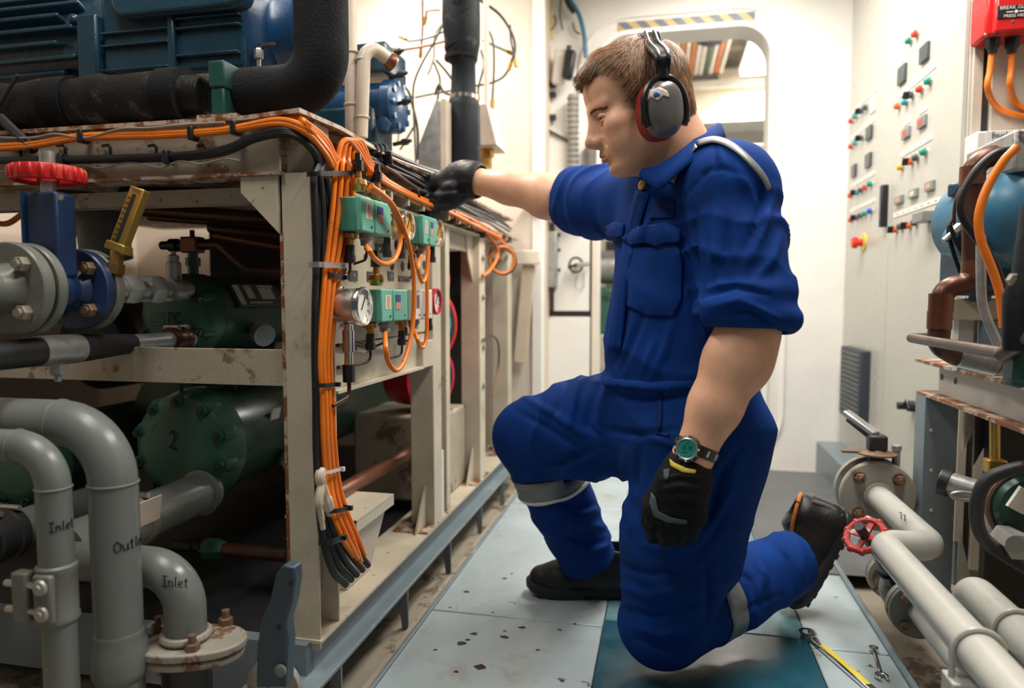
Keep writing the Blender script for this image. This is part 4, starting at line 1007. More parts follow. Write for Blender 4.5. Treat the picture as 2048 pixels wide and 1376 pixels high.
def swbox(label, pl_, pr, pt, pb, front, side, win=True, depth=.058):
    zt, zb_ = aX(pl_, pt, XS).z, aX(pl_, pb, XS).z
    y0, y1 = aX(pl_, (pt + pb) / 2, XS).y, aX(pr, (pt + pb) / 2, XS).y
    t = thing('pressure_switch', label, 'switch', (XS - .03, (y0 + y1) / 2, zb_), 'pressure switches on the gauge panel')
    ym = y0 + (y1 - y0) * .42
    MB().bb(XS - depth, XS - .012, y0, y1, zb_, zt).build('case', side, t, bevel=.003)
    MB().bb(XS - .014, XS, y0 - .0008, ym - .0006, zb_ - .0008, zt + .0008).build('cover', front, t, bevel=.003)
    MB().bb(XS - .014, XS + .0012, ym + .0006, y1 + .0008, zb_ - .0008, zt + .0008).build('cover', front, t, bevel=.003)
    h = zt - zb_; L_ = y1 - y0
    w1 = MB().bb(XS - .001, XS + .0008, y0 + L_ * .12, y0 + L_ * .33, zb_ + h * .38, zt - h * .17).build('scale_window', 'cream_label' if front == 'teal_box' else 'meter_grey', t)
    MB().bb(XS, XS + .0014, y0 + L_ * .19, y0 + L_ * .27, zb_ + h * .42, zt - h * .2).build('scale_slot', 'pink_label' if front == 'teal_box' else 'meter', t)
    if win:
        MB().bb(XS, XS + .0022, y0 + L_ * .50, y0 + L_ * .70, zb_ + h * .60, zt - h * .16).build('blue_label', 'blue_label', t)
        MB().bb(XS, XS + .0022, y0 + L_ * .50, y0 + L_ * .70, zb_ + h * .36, zb_ + h * .60).build('pink_label', 'pink_label', t)
    for f in (.30, .88):
        MB().lathe((XS + .001, y0 + L_ * f, zb_ + h * .16), (1, 0, 0), [(0, .0025), (.0012, .002)], 10).build('screw', 'ink', t)
    # bellows, nut, capillary
    bx, by = XS - .036, y0 + L_ * .14
    MB().lathe((bx, by, zb_), (0, 0, -1), [(0, .013), (.004, .016), (.012, .016), (.016, .008), (.026, .007)], 18).build('bellows', 'brass', t)
    MB().lathe((bx, by, zb_ - .026), (0, 0, -1), [(0, .009), (.02, .009), (.02, .011), (.034, .011), (.036, .005)], 6).build('nut', 'black_plastic', t)
    MB().tube(roundpath([(bx, by, zb_ - .058), (bx, by, zb_ - .085), (bx - .02, by - .03, zb_ - .09)], .015), .0028, 8).build('capillary', 'copper', t)
    gx, gy = XS - .022, y0 + L_ * .46
    MB().lathe((gx, gy, zb_), (0, 0, -1), [(0, .013), (.010, .015), (.012, .012), (.024, .011)], 12).build('gland', 'grey_gland', t)
    bx2, by2 = XS - .04, y0 + L_ * .75
    MB().lathe((bx2, by2, zb_), (0, 0, -1), [(0, .010), (.02, .010), (.02, .006), (.03, .005)], 10).build('rear_fitting', 'black_plastic', t)
    MB().tube(roundpath([(bx2, by2, zb_ - .03), (bx2, by2, zb_ - .05), (bx2 - .02, by2 - .02, zb_ - .06)], .012), .0026, 8).build('capillary', 'copper', t)
    return t, V((gx, gy, zb_ - .024))
s1, g1 = swbox('green pressure switch nearest the orange cable bundle, upper row', 724, 781, 392, 461, 'teal_box', 'teal_side')
s2, g2 = swbox('green pressure switch beneath the gloved hand, upper row', 847, 873, 430, 487, 'teal_box', 'teal_side')
s3, g3 = swbox('green pressure switch beside the white-dial gauge, lower row', 764, 814, 579, 644, 'teal_box', 'teal_side')
s4, g4 = swbox('white pressure switch beside the red gauge, lower row', 826, 864, 579, 640, 'white_box', 'white_box', win=False)
p = aX(855, 604, XS + .0015); MB().bb(XS, XS + .002, p.y - .004, p.y + .002, p.z - .006, p.z + .008).build('arrow_print', 'ink', s4)
p = aX(853, 630, XS + .0015); MB().bb(XS, XS + .002, p.y - .02, p.y + .01, p.z - .002, p.z + .003).build('blue_print', 'btn_blue', s4)
for (px, py, s_) in ((752, 562, s3), (717, 372, s1), (755, 392, s1)):
    p = aX(px, py, XS - .03)
    MB().lathe(p, (0, 0, -1), [(-.03, .006), (-.015, .007), (-.012, .016), (-.002, .018), (.010, .012)], 18).build('brass_valve', 'brass', s_)
    MB().lathe(p + V((0, 0, .03)), (0, 0, 1), [(0, .011), (.02, .011), (.022, .007), (.035, .006)], 6).build('nut', 'black_plastic', s_)
def gauge(label, px, py, xf, R, dial, rim, deep=.05, flange_=False, body='steel'):
    c = aX(px, py, xf)
    t = thing('pressure_gauge', label, 'gauge', (c.x - deep / 2, c.y, c.z - R), 'gauges on the panel')
    MB().lathe((c.x - deep, c.y, c.z), (1, 0, 0), [(0, R * .9), (deep - .014, R * .92), (deep - .012, R * .92)], 32).build('case', body, t)
    MB().lathe((c.x - .014, c.y, c.z), (1, 0, 0), [(0, R * .93), (.003, R), (.012, R), (.015, R * .95), (.0145, R * .86), (.008, R * .84)], 36, cap=False).build('bezel', rim, t)
    d_ = MB().lathe((c.x - .008, c.y, c.z), (1, 0, 0), [(0, R * .86), (.002, R * .86)], 32).build('dial', dial, t)
    for k in range(11):
        a = math.radians(-45 + 27 * k)
        u = V((0, -math.cos(a), math.sin(a)))
        MB().bar(V((c.x - .0055, c.y, c.z)) + u * R * .66, V((c.x - .0055, c.y, c.z)) + u * R * .78, .0016, .0006, (1, 0, 0)).build('mark', 'ink', d_)
    u = V((0, .55, .8)).normalized()
    MB().bar(V((c.x - .005, c.y, c.z)) - u * R * .2, V((c.x - .005, c.y, c.z)) + u * R * .62, .0026, .001, (1, 0, 0)).build('needle', 'ink', d_)
    if flange_:
        MB().lathe((c.x - deep - .002, c.y, c.z), (1, 0, 0), [(0, R * 1.22), (.006, R * 1.22), (.007, R * 1.15)], 36).build('mounting_flange', 'steel', t)
        for k in range(3):
            a = math.radians(55 + 120 * k)
            MB().lathe((c.x - deep + .004, c.y + R * 1.08 * math.cos(a), c.z + R * 1.08 * math.sin(a)), (1, 0, 0), [(0, .006), (.005, .005)], 10).build('screw', 'steel', t)
        MB().lathe((c.x - deep * .55, c.y - .004, c.z - R * .88), (0, 0, -1), [(0, .010), (.012, .010), (.012, .012), (.055, .012), (.056, .008), (.085, .009), (.11, .009)], 14).build('stem', 'chrome', t)
        q = V((c.x - deep * .55, c.y - .004, c.z - R * .88 - .11))
        MB().lathe(q + V((0, 0, .03)), (0, 0, -1), [(0, .012), (.035, .012)], 6).build('nut', 'black_plastic', t)
        MB().tube(roundpath([q, q + V((0, 0, -.035)), q + V((-.01, -.05, -.045))], .016), .004, 8).build('capillary', 'copper', t)
    else:
        MB().lathe((c.x - deep * .5, c.y, c.z - R * .88), (0, 0, -1), [(0, .008), (.03, .008), (.03, .010), (.045, .010)], 10).build('stem', 'dark_metal', t)
    return t
gauge('chrome pressure gauge with white dial and mounting flange', 730, 613, -.572, .0385, 'dial_white', 'chrome', .062, True)
gauge('gauge with yellow dial in a chrome ring left of the middle switch', 820, 452, -.585, .034, 'dial_yellow', 'chrome', .045)
gauge('partly hidden yellow gauge behind the orange loops', 786, 450, -.612, .032, 'dial_yellow', 'chrome', .03)
gauge('gauge with tan dial in a silver ring under the gloved hand', 880, 466, -.58, .036, 'dial_yellow', 'chrome', .045)
gauge('red-rimmed gauge with white dial at the end of the lower row', 876, 603, -.572, .034, 'dial_white', 'red_gauge', .05, body='red_gauge')
gauge('dark gauge edge between the two lower switches', 818, 608, -.60, .032, 'dial_yellow', 'steel', .03)

# ---------------------------------------------------------------- cables
def cable(name, label, pts, r, m, group=None, n=8, sub=6, parent=None):
    o = MB().tube(catmull(pts, sub), r, n).build(name, m, parent)
    if parent is None: tag(o, label, 'cable', group)
    return o
XO = -.556
def loop(label, pts, r=.0052, x=XO):
    return cable('switch_cable', label, [aX(a, b, x) if not isinstance(a, V) else a for a, b in pts], r, 'orange', 'orange switch cables', 12)
loop('orange cable looping under the first green switch', [(g1, 0), (738, 500), (749, 517), (768, 528), (788, 520), (800, 490), (799, 455), (786, 418), (771, 396), (752, 385), (738, 378)])
loop('longest orange cable hanging in front of the lower switches', [(g3, 0), (771, 690), (776, 722), (791, 741), (806, 727), (818, 692), (826, 644), (828, 600), (827, 548), (820, 500), (809, 462), (796, 428), (781, 404), (764, 388), (742, 372)], x=-.548)
loop('orange cable looping under the second green switch', [(g2, 0), (836, 530), (839, 553), (845, 564), (852, 552), (855, 520), (856, 492)], .0048, -.56)
loop('orange cable looping under the white switch', [(g4, 0), (834, 676), (840, 693), (848, 693), (853, 670), (854, 620), (854, 565), (857, 500)], .0048, -.566)
# vertical cable bundle in the corner post
XB = XF + .012
cent = [(690, 338, 46), (683, 420, 44), (672, 500, 40), (663, 555, 34), (655, 640, 30), (650, 720, 25), (654, 800, 26), (657, 880, 27), (664, 960, 30), (677, 1020, 36), (699, 1075, 38), (718, 1112, 26)]
offs = [(-.42, 0), (-.14, .004), (.14, .004), (.42, 0), (-.28, -.008), (0, -.008), (.28, -.008)]
lead = []
for k, (o_, dx) in enumerate(offs):
    pts = [aX(cx + o_ * wd, cy + (6 * (k % 3) if cy > 1100 else 0), XB + dx + (.03 * max(0, (cy - 960) / 150))) for cx, cy, wd in cent]
    if k < 4:   # hairpin over the top and away along the tray
        top = [aX(*q, x_) for q, x_ in (((812, 392), XF + .002), ((770, 366 - k * 3), XF + .006), ((738 + k * 2, 338 - k * 3), XF + .012), ((714 + k * 4, 300 - 4 * k), XF + .016), ((696 + k * 7, 280), XF + .018), ((682 + k * 9, 288), XF + .014), ((676 + k * 10, 315), XB))]
    else:       # over the deck corner and back along the front beam
        top = [aY(545, 236 - (k - 4) * 2, 1.20), aY(590, 240 - (k - 4) * 3, 1.18), aY(618, 258 - (k - 4) * 4, 1.17), aX(645 + (k - 4) * 4, 288 - (k - 4) * 4, XF + .01), aX(664 + (k - 4) * 5, 318, XB)]
    lb = ['orange cable of the corner bundle, %s strand' % s for s in ('first', 'second', 'third', 'fourth', 'first rear', 'second rear', 'third rear')][k]
    cable('bundle_cable', lb, top + pts, .0055, 'orange', 'orange cables tied in the corner post', 10)
bl = [(640, 356, 26), (646, 430, 34), (645, 520, 26), (641, 600, 22), (638, 700, 18), (640, 800, 18), (641, 900, 18), (650, 1000, 26), (666, 1070, 44), (690, 1122, 52), (714, 1150, 46)]
for k in range(5):
    o_ = (k - 2) * .24
    pts = [aX(cx + o_ * wd, cy - o_ * 40 * (cy > 1100), XF + .004 - .006 * (k % 2) + (.03 * max(0, (cy - 960) / 150))) for cx, cy, wd in bl]
    top = [aY(-60 + 0 * k, 322, 1.185 - .004 * k), aY(300, 318 - k * 2, 1.185 - .003 * k), aY(440, 306 - k * 3, 1.18), aY(510, 278 - k * 3, 1.175), aY(575, 268 - k * 4, 1.17), aX(618 + k * 3, 292 - k * 4, XF + .006), aX(636 + k * 4, 325 - k * 2, XF + .004)] if k < 3 else []
    cable('black_cable', ['black cable of the corner bundle, %s strand' % s for s in ('outer left', 'left', 'middle', 'right', 'outer right')][k], top + pts, .0068, 'black_cable', 'black cables tied in the corner post', 10)
    e = pts[-1]; d_ = (pts[-1] - pts[-2]).normalized()
cable('grey_conduit', 'thin grey conduit with bent top inside the corner post', [aX(632, 412, XF - .002), aX(630, 420, XF - .002), aX(630, 520, XF - .002), aX(636, 600, XF), aX(637, 800, XF), aX(642, 900, XF), aX(646, 1180, XF - .004)], .0028, 'grey_wire', None, 8)
for k, px in enumerate((660, 668)):
    cable('steel_rod', ['thin dark rod low in the corner post, left one', 'thin dark rod low in the corner post, right one'][k], [aX(px, 1000, XF - .03), aX(px, 1195, XF - .03), aX(px + 8, 1200, XF - .03)], .003, 'dark_metal', 'rods in the corner post')
# ties
def tie(label, a, b, x, r, m, wd=.006, dep=.022):
    p, q = aX(*a, x), aX(*b, x)
    d_ = (q - p); L_ = d_.length
    c_ = (p + q) / 2; d_.normalize()
    n_ = V((1, 0, 0)); h_ = d_.cross(n_)
    prof = rrect(-L_ / 2, L_ / 2, -dep / 2, dep / 2, dep * .45, 5)
    inner = rrect(-L_ / 2 + .0016, L_ / 2 - .0016, -dep / 2 + .0016, dep / 2 - .0016, dep * .45 - .0016, 5)
    N_ = len(prof); mb = MB(); vs = []
    for hh in (-wd / 2, wd / 2):
        for P_ in (prof, inner):
            vs += [c_ + d_ * a_ + n_ * b_ + h_ * hh for a_, b_ in P_]
    fs = []
    for i in range(N_):
        j = (i + 1) % N_
        fs += [(i, j, N_ + j, N_ + i), (2 * N_ + i, 3 * N_ + i, 3 * N_ + j, 2 * N_ + j), (i, 2 * N_ + i, 2 * N_ + j, j), (N_ + i, N_ + j, 3 * N_ + j, 3 * N_ + i)]
    mb.add(vs, fs)
    mb.box(c_ + d_ * (L_ * .35) + n_ * (dep / 2 + .002), (.006, .008, .008))
    return tag(mb.build('cable_tie', m), label, 'cable tie', 'cable ties on the corner bundle')
tie('black cable tie at the top of the corner bundle', (622, 348), (714, 346), XB, 0, 'black_plastic', .009, .028)
tie('steel band clamp around the middle of the corner bundle', (627, 529), (682, 532), XB, 0, 'steel', .010, .030)
tie('black cable tie just below the steel band', (650, 550), (682, 556), XB, 0, 'black_plastic', .010, .028)
tie('black cable tie on the thin waist of the bundle', (634, 771), (668, 768), XB, 0, 'black_plastic', .008, .026)
tie('white cable tie near the rag on the bundle', (640, 945), (676, 936), XB + .004, 0, 'tie_white', .006, .028)
tie('black cable tie above the curled bundle tail', (655, 1022), (692, 1014), XB + .016, 0, 'black_plastic', .008, .028)
tie('black tape on the black cable tail', (646, 1085), (680, 1072), XB + .018, 0, 'black_plastic', .012, .028)
rg = [aX(x, y, XB + .016) for x, y in ((646, 938), (640, 955), (648, 985), (655, 1010), (660, 1028))]
rm = MB().tube(catmull(rg), [.006, .010, .009, .012, .008], 8)
rm.tube(catmull([aX(x, y, XB + .018) for x, y in ((645, 960), (638, 1000), (642, 1030), (646, 1058))]), [.007, .008, .006, .005], 8)
tag(rm.build('rag', 'pale_cloth'), 'pale cloth rag knotted onto the cable bundle', 'rag')
# orange pair along the front beam
for k in range(2):
    cable('beam_cable', ['upper orange cable strung along the front deck beam', 'lower orange cable strung along the front deck beam'][k], [aY(-60, 294 + k * 7, 1.178), aY(60, 288 + k * 5, 1.18), aY(160, 272 + k * 5, 1.178), aY(300, 268 + k * 5, 1.18), aY(420, 262 + k * 4, 1.178), aY(480, 254 + k * 4, 1.176), aY(560, 240 + k * 8, 1.170), aY(610, 256 + k * 8, 1.168), aX(650 + k * -4, 296 + k * 6, XF + .016), aX(668 - k * 4, 328 + k * 4, XB)], .0058, 'orange', 'orange cables on the front beam', 10)
cable('beam_wire', 'thin grey wire sagging along the front beam above the orange cables', [aY(-40, 274, 1.176), aY(60, 276, 1.176), aY(110, 268, 1.174), aY(170, 276, 1.174), aY(240, 258, 1.174), aY(300, 256, 1.174), aY(360, 250, 1.174), aY(450, 245, 1.174)], .0025, 'grey_wire')
cable('beam_wire', 'thin grey wire wound along the lower black cable', [aY(-40, 345, 1.182), aY(70, 340, 1.182), aY(160, 330, 1.18), aY(200, 336, 1.18), aY(260, 325, 1.18), aY(320, 335, 1.18), aY(360, 322, 1.18), aY(400, 328, 1.18), aY(450, 318, 1.178), aY(480, 322, 1.178)], .0022, 'grey_wire')
for k, px in enumerate((165, 385, 470, 125, 335)):
    py = {165: 272, 385: 266, 470: 255, 125: 320, 335: 314}[px]
    p = aY(px, py, 1.178)
    tag(MB().bb(p.x - .006, p.x + .006, 1.168, 1.192, p.z - .014, p.z + .012).build('cable_clip', 'black_plastic', bevel=.003), ['black clip on the orange beam cables, left one', 'black clip on the orange beam cables, middle one', 'black clip on the orange beam cables near the green support', 'black clip on the lower black cable, left one', 'black clip on the lower black cable, right one'][k], 'cable clip', 'clips on the front beam')
for k, px in enumerate((40, 130, 220, 312, 410)):
    tag(MB().tube(roundpath([aY(px - 15, 292, 1.196), aY(px, 290, 1.192), aY(px + 2, 318, 1.192)], .006), .003, 8).build('wire_hook', 'black_plastic'), ['bent black hook on the front beam, %s from the left' % s for s in ('first', 'second', 'third', 'fourth', 'fifth')][k], 'hook', 'hooks on the front beam')
# tray along the aisle side
tr_ = thing('cable_tray', 'rusty cable tray carrying orange and black cables along the skid top', 'cable tray', (XF, 2.1, 1.04))
MB().bb(XF - .008, XF + .02, 1.36, 2.98, 1.042, 1.046).build('tray_rail', 'cream_rust', tr_)
for k in range(14):
    y = 1.42 + k * .11
    MB().bb(XF - .06, XF + .022, y, y + .012, 1.024, 1.044).build('tray_rung', 'cream_old', tr_)
rnd = random.Random(11)
tray = [(738, 345), (790, 378), (840, 403), (900, 428), (955, 452), (1000, 478)]
for k in range(5):
    pts = [aX(px + rnd.uniform(-3, 3), py - 6 + rnd.uniform(-3, 3) + (k % 3) * 5, XF + .004 + .010 * (k // 2)) for px, py in tray]
    cable('tray_cable', ['orange tray cable, %s of five' % s for s in ('topmost', 'second', 'third', 'fourth', 'lowest')][k], pts + ([aX(1015 + k * 3, 500 + k * 3, XF + .01)] if k < 3 else []), .0055, 'orange', 'orange cables on the tray', 8)
bt = [(735, 300), (780, 322), (830, 348), (870, 372), (930, 405), (980, 430), (1020, 455)]
for k in range(5):
    pts = [aX(px + rnd.uniform(-4, 4), py - 4 + k * 6 + rnd.uniform(-4, 4), XF - .012 + .004 * k) for px, py in bt]
    cable('tray_wire', ['thin dark wire on the tray, %s of five' % s for s in ('topmost', 'second', 'third', 'fourth', 'lowest')][k], pts, .0042, 'black_cable' if k < 3 else 'dark_wire', 'dark wires on the tray', 8)
cable('beige_wire', 'pale wire running over the black tray cables', [aX(x, y, XF + .006) for x, y in ((690, 262), (735, 290), (790, 318), (850, 340), (880, 350))], .003, 'cream_label')
cable('black_hose', 'thick black hose lying over the tray behind the glove', [aX(x, y, XF - .004) for x, y in ((720, 292), (770, 306), (810, 322), (845, 336), (875, 345))], .008, 'black_cable', None, 10)
for k, (px, py) in enumerate(((775, 316), (752, 366), (832, 392), (905, 432), (938, 448), (965, 466))):
    p = aX(px, py, XF + .012)
    tag(MB().box(p, (.022, .012, .034), Matrix.Rotation(.2, 3, 'X')).build('tray_clip', 'black_plastic', bevel=.004), ['black clip round the tray cables, %s' % s for s in ('on the thick black hose', 'above the first green switch', 'left of the glove', 'right of the glove', 'fifth along the tray', 'furthest along the tray')][k], 'cable clip', 'clips on the tray')
for k in range(3):
    p = aX(745 + k * 9, 297 + k * 0, XF + .0)
    tag(MB().torus(p, (-.3, .9, -.3), .011, .004, 18, 8).build('rubber_ring', 'rubber'), ['black rubber ring on the hose end, %s' % s for s in ('left', 'middle', 'right')][k], 'ring', 'rings on the hose end')
p = aX(1004, 520, XF + .015)
tag(MB().torus(p, (.55, -.8, 0), .052, .006, 28, 8).build('cable_coil', 'orange'), 'orange cable coil hanging off the far end of the tray', 'cable')
tag(MB().torus(p + V((0, .012, 0)), (.55, -.8, 0.1), .054, .007, 28, 8).build('cable_coil', 'black_cable'), 'black cable coil hanging off the far end of the tray', 'cable')
cable('hanging_cable', 'orange cable dropping from the tray end into the coil', [aX(x, y, XF + .012) for x, y in ((975, 468), (992, 490), (994, 515), (980, 540), (965, 552))], .006, 'orange')
cable('hanging_wire', 'brown wire curving down beside the last skid post', [aX(x, y, XF + .006) for x, y in ((965, 680), (985, 672), (997, 690), (996, 740), (985, 790))], .0035, 'copper')
# small copper gas lines under the panel
for k, (a, b) in enumerate((((676, 690), (735, 703)), ((700, 685), (770, 697)), ((676, 735), (700, 733)))):
    p, q = aX(*a, XF - .01), aX(*b, XF - .01)
    t = MB().tube([p, q], .004, 8).build('gas_line', 'copper')
    tag(t, ['thin copper gas line below the chrome gauge', 'second thin copper gas line under the lower switch', 'short copper end with white thread tape near the post'][k], 'pipe', 'gas lines under the panel')
    MB().tube([p.lerp(q, .55), p.lerp(q, .9)], .0056, 8).build('thread_tape', 'tie_white', t)
# ---------------------------------------------------------------- capillary tangle behind
YW = 2.55
wires = [[(960, 0), (1000, 30), (1025, 70), (1030, 100), (1022, 125)], [(1025, 120), (1010, 150), (985, 165), (950, 172), (880, 185), (830, 195)], [(893, 60), (860, 75), (820, 82), (812, 78)], [(890, 82), (850, 92), (800, 100), (790, 97)],
         [(890, 40), (870, 70), (868, 110), (862, 135), (855, 150)], [(888, 45), (868, 85), (845, 125), (830, 160), (826, 190), (828, 240), (832, 330)], [(872, 120), (890, 140), (905, 160)], [(868, 125), (880, 160), (875, 200)],
         [(880, 20), (855, 22), (852, 34)], [(965, 80), (990, 92), (1015, 103)], [(968, 45), (985, 80), (988, 130), (985, 200)], [(962, 100), (968, 130), (958, 170), (956, 190)], [(790, 160), (815, 180), (826, 215), (835, 260), (836, 320)],
         [(845, 0), (845, 60), (842, 100)], [(795, 290), (800, 240), (800, 200)], [(870, 190), (878, 170), (888, 185), (905, 190)], [(830, 250), (812, 280), (800, 300)], [(1020, 50), (1022, 80), (1030, 118)]]
for k, wr in enumerate(wires):
    rnd = random.Random(k)
    o = MB().tube(catmull([aY(x, y, YW + .02 * (k % 5)) for x, y in wr], 6), .0042 if k % 3 else .0055, 6).build('capillary_wire', ['dark_wire', 'dark_wire', 'black_cable', 'copper_b', 'grey_wire'][k % 5])
    tag(o, ['big arc of dark wire right of the insulated pipe, upper half', 'long wire sweeping right to left across the insulated pipe', 'bent wire end pointing left, top left of the insulated pipe', 'second bent wire end pointing left, below the upper one', 'short straight wire hugging the left side of the insulated pipe', 'longest wire hanging left of the insulated pipe down to the deck', 'short wire slanting right at the pipe waist', 'short wire dropping left of the pipe waist', 'small hooked wire end at the top left', 'wire with brass end slanting right of the insulated pipe', 'vertical wire dropping right of the insulated pipe', 'short wire hugging the right side of the pipe waist', 'wire arching from the blue compressor down to the deck', 'faint vertical wire at the top left wall', 'short upright wire beside the bright blue compressor', 'curled wire just above the chrome band', 'short wire leaning beside the steel bracket', 'short wire segment along the big right arc'][k], 'wire', 'capillary wires behind the skid')
    if wr[-1][1] < 130 or k in (9, 10, 11):
        e = aY(*wr[-1], YW + .02 * (k % 5)); f_ = aY(*wr[-2], YW + .02 * (k % 5))
        MB().tube([e, e + (e - f_).normalized() * .03], .008, 8).build('terminal', 'brass', o)
# ---------------------------------------------------------------- bulkhead left of the doorway
YP = YB - .03
lw = thing('wall_locker', 'white flush locker door with a small handwheel left of the doorway', 'locker', (-.43, YP, .3))
a, b = aY(1090, 622, YP), aY(1180, 418, YP)
MB().bb(a.x, b.x, YP, YB, a.z, b.z).build('upper_door', 'white_wall', lw, bevel=.003)
a2, b2 = aY(1090, 800, YP), aY(1180, 634, YP)
MB().bb(a2.x, b2.x, YP, YB, a2.z, b2.z).build('lower_door', 'white_wall', lw, bevel=.003)
MB().bb(a.x - .012, a.x, YP + .01, YB, a2.z, aY(1090, 250, YP).z).build('dark_gap', 'dark_void', lw)
MB().bb(b.x, b.x + .010, YP + .01, YB, a2.z, aY(1090, 440, YP).z).build('dark_gap', 'dark_void', lw)
MB().bb(a.x, b.x, YP + .012, YB, b2.z, a.z).build('dark_gap', 'dark_void', lw)
MB().bb(b.x + .012, b.x + .04, YP - .01, YB, -.03, aY(1090, 440, YP).z).build('frame_strip', 'warm_wall', lw, bevel=.003)
a3, b3 = aY(1092, 415, YP), aY(1180, 260, YP)
MB().bb(a3.x, b3.x, YP + .005, YB, a3.z, b3.z).build('upper_panel', 'white_wall', lw, bevel=.003)
MB().bar(aY(1092, 258, YP - .006), aY(1150, 290, YP - .006), .012, .012).build('diagonal_bar', 'dark_wire', lw)
c = aY(1152, 530, YP - .05)
MB().torus(c, (.6, -1, 0), .035, .006, 22, 8).build('handwheel', 'dark_metal', lw)
MB().cyl(c, c + V((.0, .06, 0)), .010).cyl(c + V((.01, 0, 0)), aY(1178, 528, YP - .05), .012).build('handwheel_stem', 'steel', lw)
MB().cyl(c, aY(1136, 535, YP - .06), .008).build('grip', 'dark_metal', lw)
MB().tube(catmull([aY(x, y, YP - .02) for x, y in ((1152, 552), (1152, 575), (1160, 580), (1168, 570), (1166, 545))]), .002, 6).build('chain', 'grey_wire', lw)
gb_ = thing('junction_box', 'small grey junction box with brown conduit on the locker', 'box', aY(1104, 575, YP))
a, b = aY(1092, 575, YP - .04), aY(1114, 462, YP - .04)
MB().bb(a.x, b.x, YP - .045, YP, a.z, b.z).build('case', 'galv', gb_, bevel=.005)
MB().cyl(((a.x + b.x) / 2, YP - .02, a.z), ((a.x + b.x) / 2, YP - .02, aY(1100, 622, YP).z), .010).build('conduit', 'copper', gb_)
MB().cyl(((a.x + b.x) / 2, YP - .02, b.z), ((a.x + b.x) / 2, YP - .02, aY(1100, 440, YP).z), .010).build('conduit', 'copper', gb_)
for py in (470, 500, 540): MB().hexn(aY(1116, py, YP - .03), (1, 0, 0), .010, .012).build('bolt', 'dark_metal', gb_)
vv = thing('pipe_fitting', 'silver pipe fitting sticking out below the raised sleeve', 'fitting', aY(1110, 437, YP))
MB().lathe(aY(1090, 436, YP - .05), (1, 0, 0), [(0, .016), (.03, .016), (.03, .026), (.07, .026), (.07, .018), (.11, .018), (.11, .03), (.15, .03), (.15, .02), (.2, .02)], 16).build('body', 'steel', vv)
MB().cyl(aY(1095, 436, YP - .05), aY(1095, 436, YP), .014).build('tail', 'steel', vv)
fl_ = thing('wall_lamp', 'white flat lamp with black clamp high beside the doorway', 'lamp', aY(1125, 170, YP))
MB().box(aY(1120, 135, YB - .07), (.06, .05, .16), Matrix.Rotation(.1, 3, 'Y')).build('head', 'white_box', fl_, bevel=.01)
MB().box(aY(1138, 130, YB - .11), (.05, .05, .13), Matrix.Rotation(.15, 3, 'Y')).build('clamp', 'black_plastic', fl_, bevel=.012)
MB().cyl(aY(1138, 92, YB - .11), aY(1138, 160, YB - .11), .012).build('bolt', 'dark_metal', fl_)
MB().box(aY(1128, 130, YB - .04), (.04, .08, .05)).build('arm', 'dark_metal', fl_)
for k, (px, py0, py1) in enumerate(((1146, 190, 335), (1182, 285, 345))):
    a, b = aY(px, py0, YB - .06), aY(px, py1, YB - .06)
    prof = []
    n_ = 26; L_ = (a - b).length
    for i in range(n_ * 2): prof.append((L_ * i / (n_ * 2 - 1), .029 if i % 4 < 2 else .023))
    tag(MB().lathe(b, a - b, prof, 18).build('corrugated_conduit', 'grey_wire'), ['grey corrugated conduit on the wall before the face', 'shorter corrugated conduit just below the chin'][k], 'conduit', 'corrugated conduits')
cable('blue_hose', 'pale blue hose curving down the wall beside the doorway', [aY(x, y, YB - .05) for x, y in ((1120, -30), (1140, 0), (1158, 30), (1168, 70), (1172, 115))], .011, 'blue_tank', None, 10)
cable('black_hose', 'black hose hanging beside the pale blue hose', [aY(x, y, YB - .06) for x, y in ((1125, -30), (1135, 5), (1148, 25))], .012, 'black_cable', None, 10)
for k, wr in enumerate(([(1103, -10), (1102, 40), (1105, 80)], [(1122, -10), (1120, 30), (1125, 60)], [(1108, 30), (1112, 45), (1102, 62)], [(1145, 45), (1150, 62), (1160, 68)])):
    cable('wall_wire', ['yellow wire dangling at the top of the white wall', 'thin dark wire beside the yellow one on the white wall', 'short kinked dark wire on the white wall', 'short dark wire near the pale blue hose'][k], [aY(x, y, YB - .03) for x, y in wr], .004, 'dark_wire' if k else 'yellow', 'wires on the white wall')
rl = thing('wall_rail', 'dark vertical rail with clamps on the wall left of the face', 'rail', aY(1097, 340, YB))
MB().cyl(aY(1096, 340, YB - .02), aY(1096, 118, YB - .02), .008).build('rod', 'dark_metal', rl)
for py in (170, 190, 235): MB().box(aY(1103, py, YB - .03), (.045, .03, .025)).build('clamp', 'dark_metal', rl, bevel=.004)
tag(MB().torus(aY(1234, 125, YB + .12), (0, 1, 0), .06, .012).build('pipe_collar', 'dark_metal'), 'dark pipe collar in the upper left of the doorway', 'collar')
# pale wooden plank leaning behind the skid end
pk = thing('plank', 'pale wooden plank leaning between the skid and the pillar', 'plank', aY(1045, 720, 3.0))
a, b = aY(1040, 725, 3.0), aY(1058, 530, 3.02)
MB().bar(a, b, .055, .018, (0, -1, 0)).build('board', 'pale_cloth', pk, bevel=.002)
MB().box(aY(1050, 515, 3.0), (.13, .03, .06)).build('cross_piece', 'warm_wall', pk, bevel=.004)
br = tag(MB().prism([(0, 0), (.09, .03), (.09, -.005), (.02, -.015)], aY(1048, 408, 3.0), (1, 0, 0), (0, 0, 1), -.05).build('wall_bracket', 'cream_old'), 'small cream bracket on the pillar above the coil', 'bracket')
